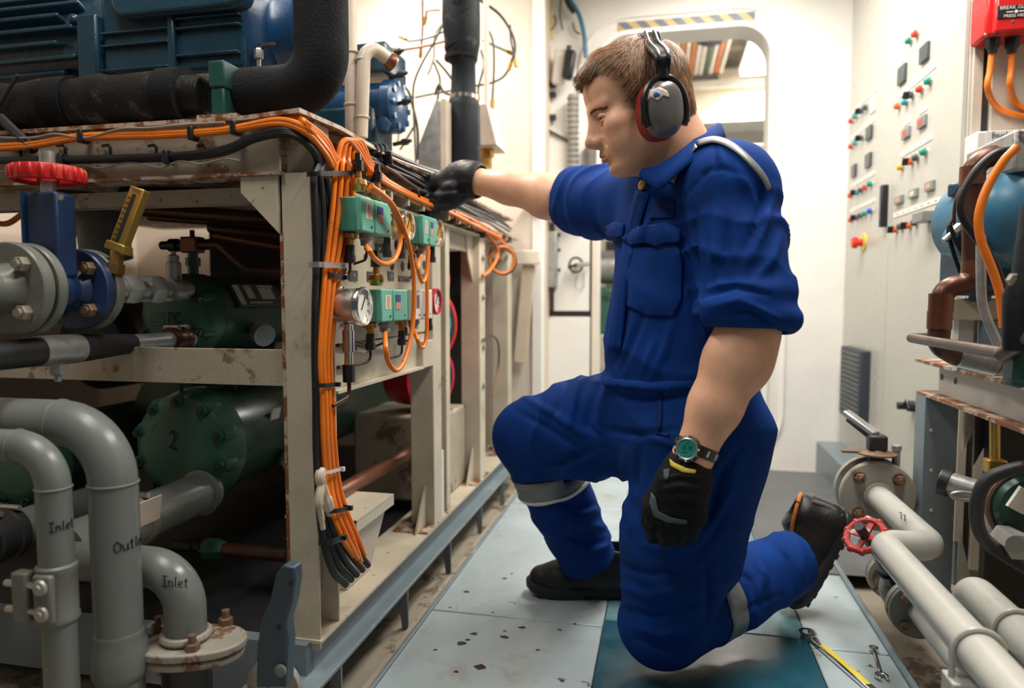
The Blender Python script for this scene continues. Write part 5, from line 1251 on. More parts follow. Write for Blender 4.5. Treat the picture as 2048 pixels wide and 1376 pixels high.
# ================================================================ machinery on the right
XQ = .64
rf = thing('machine_stand', 'grey and cream steel beam frame carrying the right compressor', 'frame', (.8, 1.4, 0))
zb_, zt_ = aX(1840, 786, XQ).z, aX(1846, 724, XQ).z
yE = aX(1832, 786, XQ).y
MB().bb(XQ, XQ + .11, .5, yE, zb_ - .004, zb_ + .004).build('bottom_flange', 'cream_rust', rf)
MB().bb(XQ + .035, XQ + .043, .5, yE - .05, zb_, zt_).build('web', 'light_pipe', rf)
MB().bb(XQ + .0, XQ + .11, .5, yE + .02, zt_ - .004, zt_ + .004).build('top_flange', 'cream_rust', rf)
for py, px in ((754, 1884), (762, 1911)):
    p = aX(px, py, XQ + .035); MB().lathe(p, (-1, 0, 0), [(0, .008), (.001, .008)], 14).build('hole', 'ink', rf)
MB().bb(XQ, XQ + .075, yE - .07, yE - .064, -.03, zb_ - .004).bb(XQ, XQ + .006, yE - .064, yE, -.03, zb_ - .004).build('post', 'grey_blue', rf)
for py in (860, 940, 1020, 1070):
    MB().lathe(aY(1862, py, yE - .0705), (0, -1, 0), [(0, .004), (.001, .004)], 10).build('hole', 'strip', rf)
MB().prism([(0, 0), (.055, 0), (.0, -.13)], (XQ + .085, yE - .07, zb_ - .004), (1, 0, 0), (0, 0, 1), .012).build('gusset', 'cream', rf)
MB().prism([(0, 0), (.07, 0), (.0, -.16)], (XQ + .10, yE - .1, zb_ - .004), (1, 0, 0), (0, 0, 1), .006).build('gusset', 'dark_metal', rf)
MB().bb(XQ + .0, XQ + .10, .5, yE, -.034, .03).build('sill', 'cream_old', rf, bevel=.003)
MB().prism([(0, 0), (.05, 0), (.0, .2)], (XQ + .075, yE - .1, .03), (1, 0, 0), (0, 0, 1), .006).build('gusset', 'light_pipe', rf)
ca, cb_ = aY(1888, 640, 1.72), aY(2120, 597, 1.72)
MB().bb(ca.x, cb_.x, 1.70, 1.76, ca.z, cb_.z).build('cross_channel', 'cream', rf, bevel=.003)
MB().bb(ca.x + .03, ca.x + .06, 1.72, 1.75, zt_, ca.z).build('stub_leg', 'light_pipe', rf)
MB().cyl((ca.x + .10, 1.72, zt_), (ca.x + .10, 1.72, ca.z), .03).build('stub_leg', 'grey_blue', rf)
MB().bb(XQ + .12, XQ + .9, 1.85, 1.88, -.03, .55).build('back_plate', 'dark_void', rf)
k_ = thing('cabinet_lock', 'black lever lock on the switchboard edge behind the frame post', 'lock', aX(1815, 812, XC))
p = aX(1815, 812, XC - .02)
MB().cyl(p, p + V((.02, 0, 0)), .018).build('base', 'dark_metal', k_)
MB().cyl(p + V((-.03, 0, 0)), p, .012).tube(catmull([p + V((-.01, 0, 0)), p + V((-.012, -.03, .02)), p + V((-.01, -.045, .0))]), .006, 8).build('lever', 'black_plastic', k_)
# blue compressor / motor
bt_ = thing('compressor', 'blue rounded compressor motor on the right-hand frame', 'compressor', aY(2060, 600, 1.6))
c = aY(2066, 425, 1.55)
MB().lathe(c, (0, -1, 0), [(-.22, .105), (.0, .105), (.03, .098), (.06, .075), (.075, .04), (.08, .01)], 44).build('dome', 'blue_tank', bt_)
MB().bb(aY(1925, 500, 1.66).x, c.x + .3, 1.64, 1.8, c.z - .16, c.z - .03).build('crankcase', 'blue_paint', bt_, bevel=.02)
MB().lathe(aY(1940, 478, 1.62), (0, -1, 0), [(-.04, .040), (0, .040), (.02, .032)], 30).build('side_cylinder', 'blue_tank', bt_)
MB().bb(aY(1968, 360, 1.7).x, aY(2100, 360, 1.7).x, 1.68, 1.85, aY(2000, 400, 1.7).z, aY(2000, 350, 1.7).z).build('head', 'blue_paint', bt_, bevel=.012)
for px, py in ((1918, 380), (1935, 555), (1985, 385), (2010, 350), (1960, 590)):
    MB().box(aY(px, py, 1.68), (.035, .03, .03), .4).build('lug', 'blue_paint', bt_, bevel=.006)
for px, py in ((1995, 395), (1975, 430), (1920, 455)):
    p = aY(px, py, 1.6)
    MB().lathe(p, (-.6, -.2, -.5), [(-.03, .008), (0, .008), (0, .012), (.02, .012), (.02, .007), (.045, .006)], 8).build('fitting', 'galv', bt_)
tag(MB().bb(aY(2020, 290, 1.5).x, aY(2020, 290, 1.5).x + .2, 1.48, 1.7, aY(2030, 345, 1.5).z, aY(2030, 262, 1.5).z).build('terminal_box', 'galv', bevel=.006), 'grey terminal box at the top right edge above the blue motor', 'box')
# copper suction line
cl_ = thing('copper_line', 'thick copper pipe with several elbows before the blue motor', 'pipe', aY(1900, 700, 1.6))
yk = 1.55
path = [aY(2030, 306, yk), aY(1944, 318, yk), aY(1948, 566, yk), aY(1886, 574, yk), aY(1876, 690, yk), aY(1910, 710, yk), aY(1995, 730, yk)]
MB().tube(roundpath(path, [.045, .035, .03, .025, .02], 9), .0205, 20).build('pipe', 'copper', cl_)
for q in ((1945, 352), (1948, 540), (1879, 640), (1882, 605)):
    p = aY(q[0], q[1], yk); MB().lathe(p, (0, 0, -1), [(-.018, .0225), (.018, .0225)], 20).build('sleeve', 'copper_b', cl_)
p, q = aY(1918, 711, yk - .005), aY(1992, 728, yk - .005)
prof = [((q - p).length * i / 39, .024 if i % 2 else .0215) for i in range(40)]
MB().lathe(p, q - p, prof, 18).build('flexible_section', 'steel', cl_)
# handrail tube
hr = thing('guard_rail', 'bare steel guard rail tube in front of the right compressor', 'rail', aY(1900, 690, 1.45))
MB().tube(roundpath([aY(1890, 672, 1.72), aX(1822, 676, aY(1822, 680, 1.55).x), aY(2012, 708, 1.18)], .02), .0095, 16).build('tube', 'dark_steel', hr)
MB().bb(aY(2005, 700, 1.2).x, aY(2090, 700, 1.2).x, 1.16, 1.2, aY(2020, 760, 1.2).z, aY(2020, 690, 1.2).z).build('end_plate', 'green_mount', hr, bevel=.006)
MB().bb(aY(2000, 740, 1.3).x, aY(2060, 740, 1.3).x, 1.25, 1.3, aY(2020, 770, 1.3).z, aY(2020, 712, 1.3).z).build('rubber_mount', 'green_mount', hr, bevel=.01)
MB().tube([aY(2000, 712, 1.17), aY(2070, 668, 1.12)], .011, 12).build('brace', 'dark_steel', hr)
# cables on the right
def rc(name, label, pts, y, r, m): return cable(name, label, [aY(x, yy, y) for x, yy in pts], r, m, None, 12)
rc('motor_cable', 'orange cable hanging in front of the blue motor', ((2034, 294), (2005, 325), (1975, 375), (1958, 430), (1962, 480), (1985, 540), (2000, 590), (2008, 655)), 1.38, .0075, 'orange')
rc('motor_cable', 'black cable hanging beside the orange one at the blue motor', ((2030, 300), (1990, 308), (1950, 345), (1925, 390), (1924, 430), (1945, 465), (1985, 520), (2003, 570), (2006, 600)), 1.42, .0075, 'black_cable')
rc('flex_conduit', 'grey-green worn flexible conduit below the copper pipe', ((1962, 470), (1962, 540), (1964, 600), (1975, 640), (1992, 680), (2000, 700)), 1.45, .0085, 'galv')
rc('thin_wire', 'thin black wire loop at the left of the blue motor', ((1905, 440), (1897, 460), (1905, 500), (1920, 545)), 1.6, .004, 'black_cable')
rc('thin_wire', 'thin red wire curving past the copper pipe', ((1925, 370), (1912, 400), (1908, 440), (1915, 470)), 1.62, .0035, 'copper')
rc('thin_wire', 'thin red wire crossing above the blue motor', ((1935, 372), (1965, 350), (2000, 336), (2035, 322)), 1.6, .004, 'red_plastic')
rc('thin_wire', 'second thin black wire loop at the motor side', ((1900, 450), (1910, 480), (1925, 510), (1930, 545)), 1.58, .004, 'black_cable')
ip_ = thing('insulated_pipe', 'dark grey insulated pipe rising at the right image edge', 'pipe', aY(2060, 690, 1.15))
MB().tube([aY(2050, 700, 1.15), aY(2050, 590, 1.15), aY(2054, 560, 1.15), aY(2070, 420, 1.15), aY(2120, 330, 1.15), V((aY(2125, 300, 1.15).x, 1.15, 2.298))], [.028, .028, .020, .018, .018, .018], 24).build('insulation', 'insul_worn', ip_)
MB().hexn(aY(2026, 560, 1.15), (0, -1, 0), .010, .01).build('bolt', 'bolt_grey', ip_)
# grey pipework in front
zg = .285
wp = thing('water_pipe', 'light grey cranked water pipe from the valve flange to the right corner', 'pipe', aZ(1880, 1110, .25))
f0 = aZ(1757, 993, zg)
e1 = aZ(1876, 1092, zg)
e2 = aZ(1790, 1110, zg)
px_ = f0.x
pth = [f0 + V((0, .01, 0)), V((f0.x, e1.y - .02, zg)), V((e2.x + .0, e1.y - .02, zg)), V((e2.x, .55, zg))]
R3 = .030
MB().tube(roundpath([V((f0.x, f0.y + .01, zg)), V((f0.x, e1.y - .01, zg)), V((e2.x - .005, e1.y - .01, zg)), V((e2.x - .005, .45, zg))], .036, 10), R3, 32).build('pipe', 'light_pipe', wp)
MB().torus((f0.x, f0.y - .004, zg), (0, 1, 0), R3 + .001, .006).build('weld', 'flange_rust', wp)
handw('11', wp, lambda x, y: aZ(1798 + x * 18, 1034 - y * 12 + x * 12, zg + R3 + .001), r=.001)
yu = aZ(1925, 1262, zg + R3).y
MB().torus((e2.x - .005, yu, zg), (0, 1, 0), R3 + .004, .0045, 24, 8).build('u_bolt', 'light_pipe', wp)
MB().bb(e2.x - .045, e2.x + .05, yu - .022, yu + .022, zg - .075, zg - .04).build('pipe_bracket', 'light_pipe', wp, bevel=.003)
for s in (-1, 1):
    MB().cyl((e2.x - .005 + s * .034, yu, zg - .05), (e2.x - .005 + s * .034, yu, zg), .0045).build('u_bolt_leg', 'light_pipe', wp)
MB().bb(e2.x - .04, e2.x + .22, yu - .02, yu + .02, -.034, zg - .075).build('support', 'grey_blue', wp)
# butterfly valve with lever
bv = thing('lever_valve', 'grey flanged valve with a black lever beside the safety shoe', 'valve', f0 + V((0, .05, -.1)))
fl1 = MB().lathe((f0.x, f0.y, zg), (0, 1, 0), [(0, .088), (.003, .092), (.015, .092), (.018, .088)], 44).build('flange', 'flange_light', bv)
MB().lathe((f0.x, f0.y + .02, zg), (0, 1, 0), [(0, .075), (.036, .075)], 40).build('valve_wafer', 'bolt_rust', bv)
fl2 = MB().lathe((f0.x, f0.y + .058, zg), (0, 1, 0), [(0, .092), (.018, .092)], 44).build('flange', 'flange_light', bv)
for k in range(4):
    a = math.pi / 4 + math.pi / 2 * k
    p = V((f0.x + .066 * math.cos(a), f0.y, zg + .066 * math.sin(a)))
    MB().lathe(p, (0, -1, 0), [(0, .016), (.002, .016)], 16).hexn(p, (0, -1, 0), .013, .014).cyl(p + V((0, -.012, 0)), p + V((0, -.026, 0)), .007, n=10).build('bolt', 'bolt_rust', fl1)
MB().cyl((f0.x, f0.y + .03, zg + .07), (f0.x, f0.y + .03, zg + .115), .020).build('neck', 'dark_metal', bv)
zz = aY(1757, 905, f0.y + .03).z
MB().lathe((f0.x, f0.y + .03, zz), (0, 0, 1), [(-.004, .05), (.0, .05), (.006, .022), (.008, .02)], 24).build('notch_plate', 'bolt_rust', bv)
MB().bb(f0.x - .085, f0.x - .03, f0.y + .02, f0.y + .04, zz - .003, zz + .003).build('lock_tab', 'bolt_rust', bv)
MB().box((f0.x, f0.y + .03, zz + .026), (.045, .04, .042)).build('hub', 'dark_metal', bv, bevel=.006)
MB().bar((f0.x, f0.y + .035, zz + .046), (f0.x - .062, f0.y + .10, zz + .094), .030, .014).build('lever', 'galv', bv, bevel=.004)
MB().bar((f0.x - .004, f0.y + .035, zz + .03), (f0.x - .058, f0.y + .09, zz + .076), .018, .010).build('trigger', 'dark_metal', bv, bevel=.003)
MB().tube([(f0.x + .05, f0.y + .04, zg + .06), (f0.x + .05, f0.y + .04, zg + .12)], .010, 10).hexn((f0.x + .05, f0.y + .04, zg + .115), (0, 0, 1), .013, .014).build('grease_nipple', 'galv', bv)
# small handwheel valve, tilted
hv = thing('globe_valve', 'black valve with worn red handwheel tilted towards the shoe', 'valve', aZ(1790, 1290, 0))
wc = aY(1730, 1071, 1.66); wd_ = aY(1790, 1160, 1.74)
ax = (wc - wd_).normalized()
whm = MB().torus(wc, ax, .040, .0075, 30, 10)
for k in range(10):
    u, v, d_ = basis(ax); a = 2 * math.pi * k / 10
    whm.sph(wc + (u * math.cos(a) + v * math.sin(a)) * .043, .0085, 8, 6)
whm.build('handwheel', 'red_old', hv)
sp = MB()
for k in range(4):
    u, v, d_ = basis(ax); a = 2 * math.pi * k / 4
    sp.bar(wc - ax * .002, wc + (u * math.cos(a) + v * math.sin(a)) * .038, .012, .006, ax)
sp.build('spokes', 'red_old', hv)
MB().cyl(wd_, wc + ax * .035, .011, n=14).build('stem', 'dark_metal', hv)
MB().lathe(wd_ - ax * .01, ax, [(0, .026), (.05, .024), (.052, .018), (.09, .016)], 20).build('bonnet', 'black_plastic', hv)
bc_ = wd_ - ax * .045
MB().sph(bc_, (.05, .06, .05)).build('body', 'flange_grey', hv)
for dy, R in ((-.10, .062), (.075, .055)):
    f = MB().lathe((bc_.x, bc_.y + dy, bc_.z), (0, 1, 0), [(0, R), (.016, R)], 34).build('flange', 'flange_rust', hv)
    MB().lathe((bc_.x, bc_.y + dy - (.014 if dy < 0 else -.018), bc_.z), (0, 1, 0), [(0, R * .98), (.012, R * .98)], 34).build('flange', 'flange_grey', hv)
    for k in range(4):
        a = math.pi / 4 + math.pi / 2 * k
        MB().hexn((bc_.x + R * .7 * math.cos(a), bc_.y + dy - .014, bc_.z + R * .7 * math.sin(a)), (0, -1, 0), .010, .012).build('bolt', 'bolt_rust', f)
MB().tube([(bc_.x, bc_.y - .11, bc_.z), (bc_.x, .6, bc_.z)], .024, 20).build('pipe', 'light_pipe', hv)
# second light pipe
w2 = thing('water_pipe', 'light grey pipe with elbow at the lower right corner', 'pipe', aZ(1990, 1200, .2))
e3 = aZ(1950, 1178, .26)
MB().tube(roundpath([V((e3.x - .005, e3.y + .01, -.03)), V((e3.x - .005, e3.y + .01, .26)), V((e3.x - .005, .5, .26))], .042, 10), .030, 32).build('pipe', 'light_pipe', w2)
yu2 = aZ(2020, 1225, .29).y
MB().torus((e3.x - .005, yu2, .26), (0, 1, 0), .034, .0045, 24, 8).build('u_bolt', 'light_pipe', w2)
MB().bb(e3.x - .06, e3.x + .1, yu2 - .02, yu2 + .02, .19, .225).build('pipe_bracket', 'light_pipe', w2, bevel=.003)
# dark machinery under the right frame
cn = thing('condenser', 'green condenser end with a white label at the right edge', 'heat exchanger', aY(2070, 1090, 1.5))
c = aY(2075, 1025, 1.5)
MB().lathe(c, (0, 1, 0), [(0, .045), (.008, .062), (.02, .068), (.035, .07), (.07, .068)], 36).build('shell', 'green_tank', cn)
MB().box(aY(2042, 1000, 1.49), (.03, .01, .045), Matrix.Rotation(.5, 3, 'Y')).build('label', 'strip', cn)
MB().lathe(aY(2030, 1088, 1.45), (0, -1, 0), [(-.05, .022), (0, .026), (.02, .026)], 6).build('plug', 'galv', cn)
MB().lathe(aY(2030, 1088, 1.43), (0, -1, 0), [(-.001, .016), (.001, .016)], 18).build('plug_hole', 'meter_grey', cn)
MB().torus(c + V((0, .03, 0)), (0, 1, 0), .073, .006).build('band', 'bolt_rust', cn)
sp_ = thing('steel_pipe', 'shiny galvanised elbow pipe behind the frame post', 'pipe', aY(1930, 985, 1.7))
MB().tube(roundpath([aY(1880, 960, 1.7), aY(1960, 985, 1.66), aY(1990, 1000, 1.62), aY(2000, 1090, 1.6)], .03), .025, 20).build('pipe', 'galv', sp_)
MB().tube([aY(1882, 962, 1.7), aY(1900, 968, 1.69)], .03, 20).build('collar', 'dark_metal', sp_)
MB().hexn(aY(2008, 968, 1.6), (0, 0, 1), .014, .03).build('cap', 'dark_metal', sp_)
rc('black_hose', 'black hose arching round to a bare steel tube under the right frame', ((2070, 930), (2020, 940), (1975, 960), (1955, 1000), (1955, 1050), (1975, 1085), (2010, 1110), (2060, 1140)), 1.45, .0125, 'dark_metal')
rc('wire_guard', 'bent steel wire bracket by the black hose', ((1955, 1000), (1925, 1000), (1908, 995), (1905, 988), (1925, 985), (1960, 990)), 1.5, .004, 'galv')
yt = thing('brass_lever', 'brass-coloured lever hanging under the right frame beam', 'lever', aY(1990, 950, 1.6))
MB().tube([aY(1990, 830, 1.62), aY(1990, 920, 1.62)], .010, 12).build('rod', 'gold', yt)
MB().box(aY(1990, 932, 1.61), (.035, .03, .03)).lathe(aY(1980, 948, 1.61), (0, 0, -1), [(0, .012), (.015, .012)], 6).build('socket', 'gold', yt, bevel=.003)
# ---------------------------------------------------------------- spanners on the floor
def spanner(name, label, a, b, wd, ring_r, open_r, m='chrome', tape=None, th=.009):
    p, q = aZ(*a, .006), aZ(*b, .006)
    t = thing(name, label, 'spanner', (p + q) / 2 - V((0, 0, .006)), 'spanners on the floor')
    d_ = (q - p).normalized(); s_ = V((-d_.y, d_.x, 0))
    MB().bar(p, q, wd, th).build('shank', m, t, bevel=.0025)
    MB().lathe(p - d_ * ring_r * .6 - V((0, 0, th * .7)), (0, 0, 1), [(0, ring_r), (th * 1.4, ring_r), (th * 1.4, ring_r * .62), (0, ring_r * .62), (0, ring_r)], 24, cap=False).build('ring_end', m, t)
    o_ = q + d_ * open_r * .55
    pts = []
    for k in range(17):
        a_ = math.radians(40 + 280 * k / 16)
        pts.append((open_r * math.cos(a_), open_r * math.sin(a_)))
    pts += [(open_r * .95, -open_r * .38), (-open_r * .25, -open_r * .38), (-open_r * .45, 0), (-open_r * .25, open_r * .38), (open_r * .95, open_r * .38)]
    rot = Matrix.Rotation(math.radians(15), 3, 'Z')
    MB().prism(pts, o_ - V((0, 0, th * .5)), rot @ d_, rot @ s_, th).build('open_end', m, t, bevel=.001)
    if tape:
        f0_, f1_ = tape
        MB().bar(p.lerp(q, f0_) + V((0, 0, th * .5)), p.lerp(q, f1_) + V((0, 0, th * .5)), wd * .72, .0012).build('yellow_stripe', 'yellow', t)
    return t
spanner('combination_spanner', 'long chrome combination spanner with a yellow stripe on the deck', (1622, 1275), (1790, 1420), .019, .021, .026, 'chrome', (.16, .72), .011)
spanner('combination_spanner', 'small chrome combination spanner lying on its ring end', (1748, 1300), (1762, 1348), .009, .010, .014, 'chrome', None, .006)
# ================================================================ the kneeling person
from mathutils.bvhtree import BVHTree
f32 = np.float32
class Field:
    """signed distance grid with smooth unions, meshed by surface nets"""
    def __init__(s, lo, hi, h):
        s.lo = np.array(lo, f32); s.h = h
        s.n = np.ceil((np.array(hi) - np.array(lo)) / h).astype(int) + 1
        s.d = np.full(s.n, 1.0, f32)
    def sl(s, lo, hi):
        a = np.maximum(0, np.floor((np.array(lo) - s.lo) / s.h).astype(int)); b = np.minimum(s.n, np.ceil((np.array(hi) - s.lo) / s.h).astype(int) + 1)
        sl = tuple(slice(int(a[i]), int(max(a[i], b[i]))) for i in range(3))
        ax = [(s.lo[i] + s.h * np.arange(sl[i].start, sl[i].stop)).astype(f32) for i in range(3)]
        return sl, np.stack(np.meshgrid(*ax, indexing='ij'), -1)
    def comb(s, sl, v, k, op):
        a = s.d[sl]
        if a.size == 0: return
        if op == 'sub': v = -v; hh = np.maximum(k - np.abs(a - v), 0) / k; s.d[sl] = np.maximum(a, v) + hh * hh * k / 4
        else: hh = np.maximum(k - np.abs(a - v), 0) / k; s.d[sl] = np.minimum(a, v) - hh * hh * k / 4
    def cone(s, a, b, r1, r2, k=.03, op='add'):
        a, b = np.array(a, f32), np.array(b, f32); m = k + max(r1, r2) + s.h * 2
        sl, P = s.sl(np.minimum(a, b) - m, np.maximum(a, b) + m)
        ba = b - a; L = float((ba * ba).sum()) + 1e-12
        t = np.clip(((P - a) @ ba) / L, 0, 1)
        d = np.linalg.norm(P - a - t[..., None] * ba, axis=-1) - (r1 + (r2 - r1) * t)
        s.comb(sl, d, k, op); return s
    def chain(s, pts, rs, k=.03):
        for i in range(len(pts) - 1): s.cone(pts[i], pts[i + 1], rs[i], rs[i + 1], k)
        return s
    def ell(s, c, r, R=None, k=.03, op='add'):
        c, r = np.array(c, f32), np.array(r, f32); R = np.eye(3, dtype=f32) if R is None else np.array(R, f32)
        m = float(r.max()) + k + s.h * 2
        sl, P = s.sl(c - m, c + m)
        q = (P - c) @ R            # columns of R are the local axes
        k0 = np.linalg.norm(q / r, axis=-1); k1 = np.linalg.norm(q / (r * r), axis=-1) + 1e-9
        s.comb(sl, k0 * (k0 - 1) / k1, k, op); return s
    def ring(s, c, ax, R, r, k=.02, squash=(1, 1), u=None):
        c = np.array(c, f32); ax = np.array(V(ax).normalized(), f32)
        m = R * max(squash) + r + k + s.h * 2
        sl, P = s.sl(c - m, c + m)
        uu, vv, _ = basis(V(ax))
        uu, vv = np.array(uu, f32), np.array(vv, f32)
        q = P - c; x = (q @ uu) / squash[0]; y = (q @ vv) / squash[1]; z = q @ ax
        d = np.sqrt((np.sqrt(x * x + y * y) - R) ** 2 + z * z) - r
        s.comb(sl, d.astype(f32), k, 'add'); return s
    def disc(s, p, d, r, L, k=.004, op='sub'):
        p = np.array(p, f32); d = np.array(V(d).normalized(), f32); c = p + d * L / 2; m = math.hypot(r, L / 2) + s.h * 3
        sl, P = s.sl(c - m, c + m); q = P - c; z = q @ d; rad = np.sqrt(np.maximum((q * q).sum(-1) - z * z, 0))
        s.comb(sl, np.maximum(rad - r, np.abs(z) - L / 2).astype(f32), k, op); return s
    def half(s, p, n, k=.005):
        """cut away everything on the +n side of the plane"""
        p, n = np.array(p, f32), np.array(V(n).normalized(), f32)
        sl, P = s.sl(s.lo, s.lo + s.n * s.h)
        v = ((P - p) @ n).astype(f32); a = s.d[sl]
        hh = np.maximum(k - np.abs(a - v), 0) / k
        s.d[sl] = np.maximum(a, v) + hh * hh * k / 4; return s
    def mesh(s, relax=2):
        d = s.d; sg = d < 0
        n = np.array(d.shape) - 1
        O = [(i, j, k) for i in (0, 1) for j in (0, 1) for k in (0, 1)]
        g = lambda A, o: A[o[0]:o[0] + n[0], o[1]:o[1] + n[1], o[2]:o[2] + n[2]]
        cnt = sum(g(sg, o).astype(np.int8) for o in O)
        act = (cnt > 0) & (cnt < 8)
        I = np.argwhere(act); idx = np.full(act.shape, -1, np.int64); idx[act] = np.arange(len(I))
        acc = np.zeros((len(I), 3)); c = np.zeros(len(I))
        for o in O:
            for ax in range(3):
                if o[ax]: continue
                o2 = list(o); o2[ax] = 1
                da = d[I[:, 0] + o[0], I[:, 1] + o[1], I[:, 2] + o[2]]; db = d[I[:, 0] + o2[0], I[:, 1] + o2[1], I[:, 2] + o2[2]]
                x = (da < 0) != (db < 0)
                t = np.where(x, da / np.where(x, da - db, 1), 0)
                p = np.tile(np.array(o, float), (len(I), 1)); p[:, ax] += t
                acc[x] += p[x]; c[x] += 1
        vs = (acc / c[:, None] + I) * s.h + s.lo
        F = []
        for ax in range(3):
            u, v = (ax + 1) % 3, (ax + 2) % 3
            sa = [slice(None)] * 3; sb = [slice(None)] * 3; sa[ax] = slice(0, -1); sb[ax] = slice(1, None)
            A, B = sg[tuple(sa)], sg[tuple(sb)]
            E = np.argwhere(A != B)
            ok = (E[:, u] > 0) & (E[:, v] > 0) & (E[:, u] < n[u]) & (E[:, v] < n[v]); E = E[ok]
            def cell(du, dv):
                q = E.copy(); q[:, u] -= du; q[:, v] -= dv; return idx[q[:, 0], q[:, 1], q[:, 2]]
            Q = np.stack([cell(1, 1), cell(0, 1), cell(0, 0), cell(1, 0)], 1)
            fl = ~A[E[:, 0], E[:, 1], E[:, 2]]
            Q[fl] = Q[fl][:, ::-1]
            F.append(Q)
        F = np.concatenate(F); F = F[(F >= 0).all(1)]
        for _ in range(relax): vs = lap(vs, F, .5)
        return vs, F
def lap(vs, F, w):
    e = np.concatenate([F[:, [0, 1]], F[:, [1, 2]], F[:, [2, 3]], F[:, [3, 0]]])
    acc = np.zeros_like(vs); c = np.zeros(len(vs))
    for a, b in ((0, 1), (1, 0)):
        np.add.at(acc, e[:, a], vs[e[:, b]]); np.add.at(c, e[:, a], 1)
    return vs * (1 - w) + w * acc / np.maximum(c, 1)[:, None]
def vnorm(vs, F):
    fn = np.cross(vs[F[:, 2]] - vs[F[:, 0]], vs[F[:, 3]] - vs[F[:, 1]]); N = np.zeros_like(vs)
    for i in range(4): np.add.at(N, F[:, i], fn)
    return N / (np.linalg.norm(N, axis=1)[:, None] + 1e-12)
_B = np.array([_R, _U, _F])
def proj(vs):
    q = (vs - np.array([0, 0, CAMH])) @ _B.T
    return np.stack([1024 + FPX * q[:, 0] / q[:, 2], 688 - FPX * q[:, 1] / q[:, 2]], 1)
def strokes(vs, F, L):
    """sculpt creases: each stroke is a pixel polyline, a height, a width and a depth range"""
    for pts, amp, wd, y0, y1 in L:
        N = vnorm(vs, F); P = proj(vs)
        P0 = np.array(pts, float); best = np.full(len(vs), 1e9); tt = np.zeros(len(vs)); tot = len(P0) - 1
        for i in range(tot):
            a, b = P0[i], P0[i + 1]; ba = b - a
            t = np.clip(((P - a) @ ba) / (ba @ ba), 0, 1); dd = np.linalg.norm(P - a - t[:, None] * ba, axis=1)
            m = dd < best; best[m] = dd[m]; tt[m] = (i + t[m]) / tot
        vis = ((N * (np.array([0, 0, CAMH]) - vs)).sum(1) > 0) & (vs[:, 1] > y0) & (vs[:, 1] < y1)
        wgt = np.exp(-(best / wd) ** 2) * np.sin(np.pi * np.clip(.12 + .76 * tt, 0, 1)) * vis
        vs = vs + N * (amp * wgt)[:, None]
    return vs
def ripple(vs, F, amp, sc, seed, n=10):
    r = np.random.RandomState(seed); N = vnorm(vs, F); s = np.zeros(len(vs))
    for i in range(n):
        d = r.normal(size=3); d /= np.linalg.norm(d); s += np.sin(vs @ d * 2 * np.pi * sc * r.uniform(.6, 1.8) + r.uniform(0, 6.3) + 1.5 * np.sin(vs @ r.normal(size=3) * 12))
    return vs + N * (amp * s / math.sqrt(n))[:, None]
def npobj(name, vs, F, m, parent=None, loc=None):
    org = ORG[parent.name] if parent is not None else V(loc)
    me = bpy.data.meshes.new(name)
    me.from_pydata((vs - np.array(org)).tolist(), [], F.tolist())
    me.polygons.foreach_set('use_smooth', [True] * len(me.polygons)); me.update()
    me.materials.append(M[m]); o = bpy.data.objects.new(name, me); COL.objects.link(o); ORG[o.name] = V(org)
    if parent is not None: o.parent = parent
    else: o.location = org
    return o
def patch(name, poly, bvh, m, parent, step=4, off=.002, th=.003, puff=0, label=None):
    """cloth piece laid on a surface: polygon in pixels draped by ray casting"""
    P = np.array(poly, float); x0, y0 = P.min(0); x1, y1 = P.max(0)
    nx, ny = max(2, int((x1 - x0) / step) + 1), max(2, int((y1 - y0) / step) + 1)
    gx = np.linspace(x0, x1, nx); gy = np.linspace(y0, y1, ny)
    def inside(x, y):
        c = False; n = len(P)
        for i in range(n):
            a, b = P[i], P[(i + 1) % n]
            if (a[1] > y) != (b[1] > y) and x < (b[0] - a[0]) * (y - a[1]) / (b[1] - a[1]) + a[0]: c = not c
        return c
    def snap(x, y):
        # nearest point on the outline
        best = None
        for i in range(len(P)):
            a, b = P[i], P[(i + 1) % len(P)]; ba = b - a; t = min(1, max(0, ((np.array((x, y)) - a) @ ba) / (ba @ ba + 1e-9))); q = a + t * ba
            dd = math.hypot(x - q[0], y - q[1])
            if best is None or dd < best[0]: best = (dd, q)
        return best
    use = {}; vs = []
    cells = [(i, j) for i in range(nx - 1) for j in range(ny - 1) if inside((gx[i] + gx[i + 1]) / 2, (gy[j] + gy[j + 1]) / 2)]
    cell_s = set(cells); fs = []
    org = V((0, 0, CAMH))
    def vert(i, j):
        if (i, j) in use: return use[(i, j)]
        x, y = gx[i], gy[j]
        border = not all((a, b) in cell_s for a in (i - 1, i) for b in (j - 1, j))
        dd, q = snap(x, y)
        if border: x, y = q
        hit = bvh.ray_cast(org, ray(x, y).normalized())
        if hit[0] is None: use[(i, j)] = None; return None
        p = hit[0] + hit[1] * (off + puff * min(1, dd / 14)); vs.append(p); use[(i, j)] = len(vs) - 1
        return use[(i, j)]
    for (i, j) in cells:
        q = [vert(i, j), vert(i + 1, j), vert(i + 1, j + 1), vert(i, j + 1)]
        if None in q: continue
        pp = [vs[k] for k in q]
        if max((pp[a] - pp[b]).length for a in range(4) for b in range(a)) > .035: continue
        fs.append(tuple(q))
    mb = MB(); mb.add(vs, fs)
    o = mb.build(name, m, parent, sharp=60)
    so = o.modifiers.new('solid', 'SOLIDIFY'); so.thickness = th; so.offset = 0
    if label: o['label'] = label
    return o

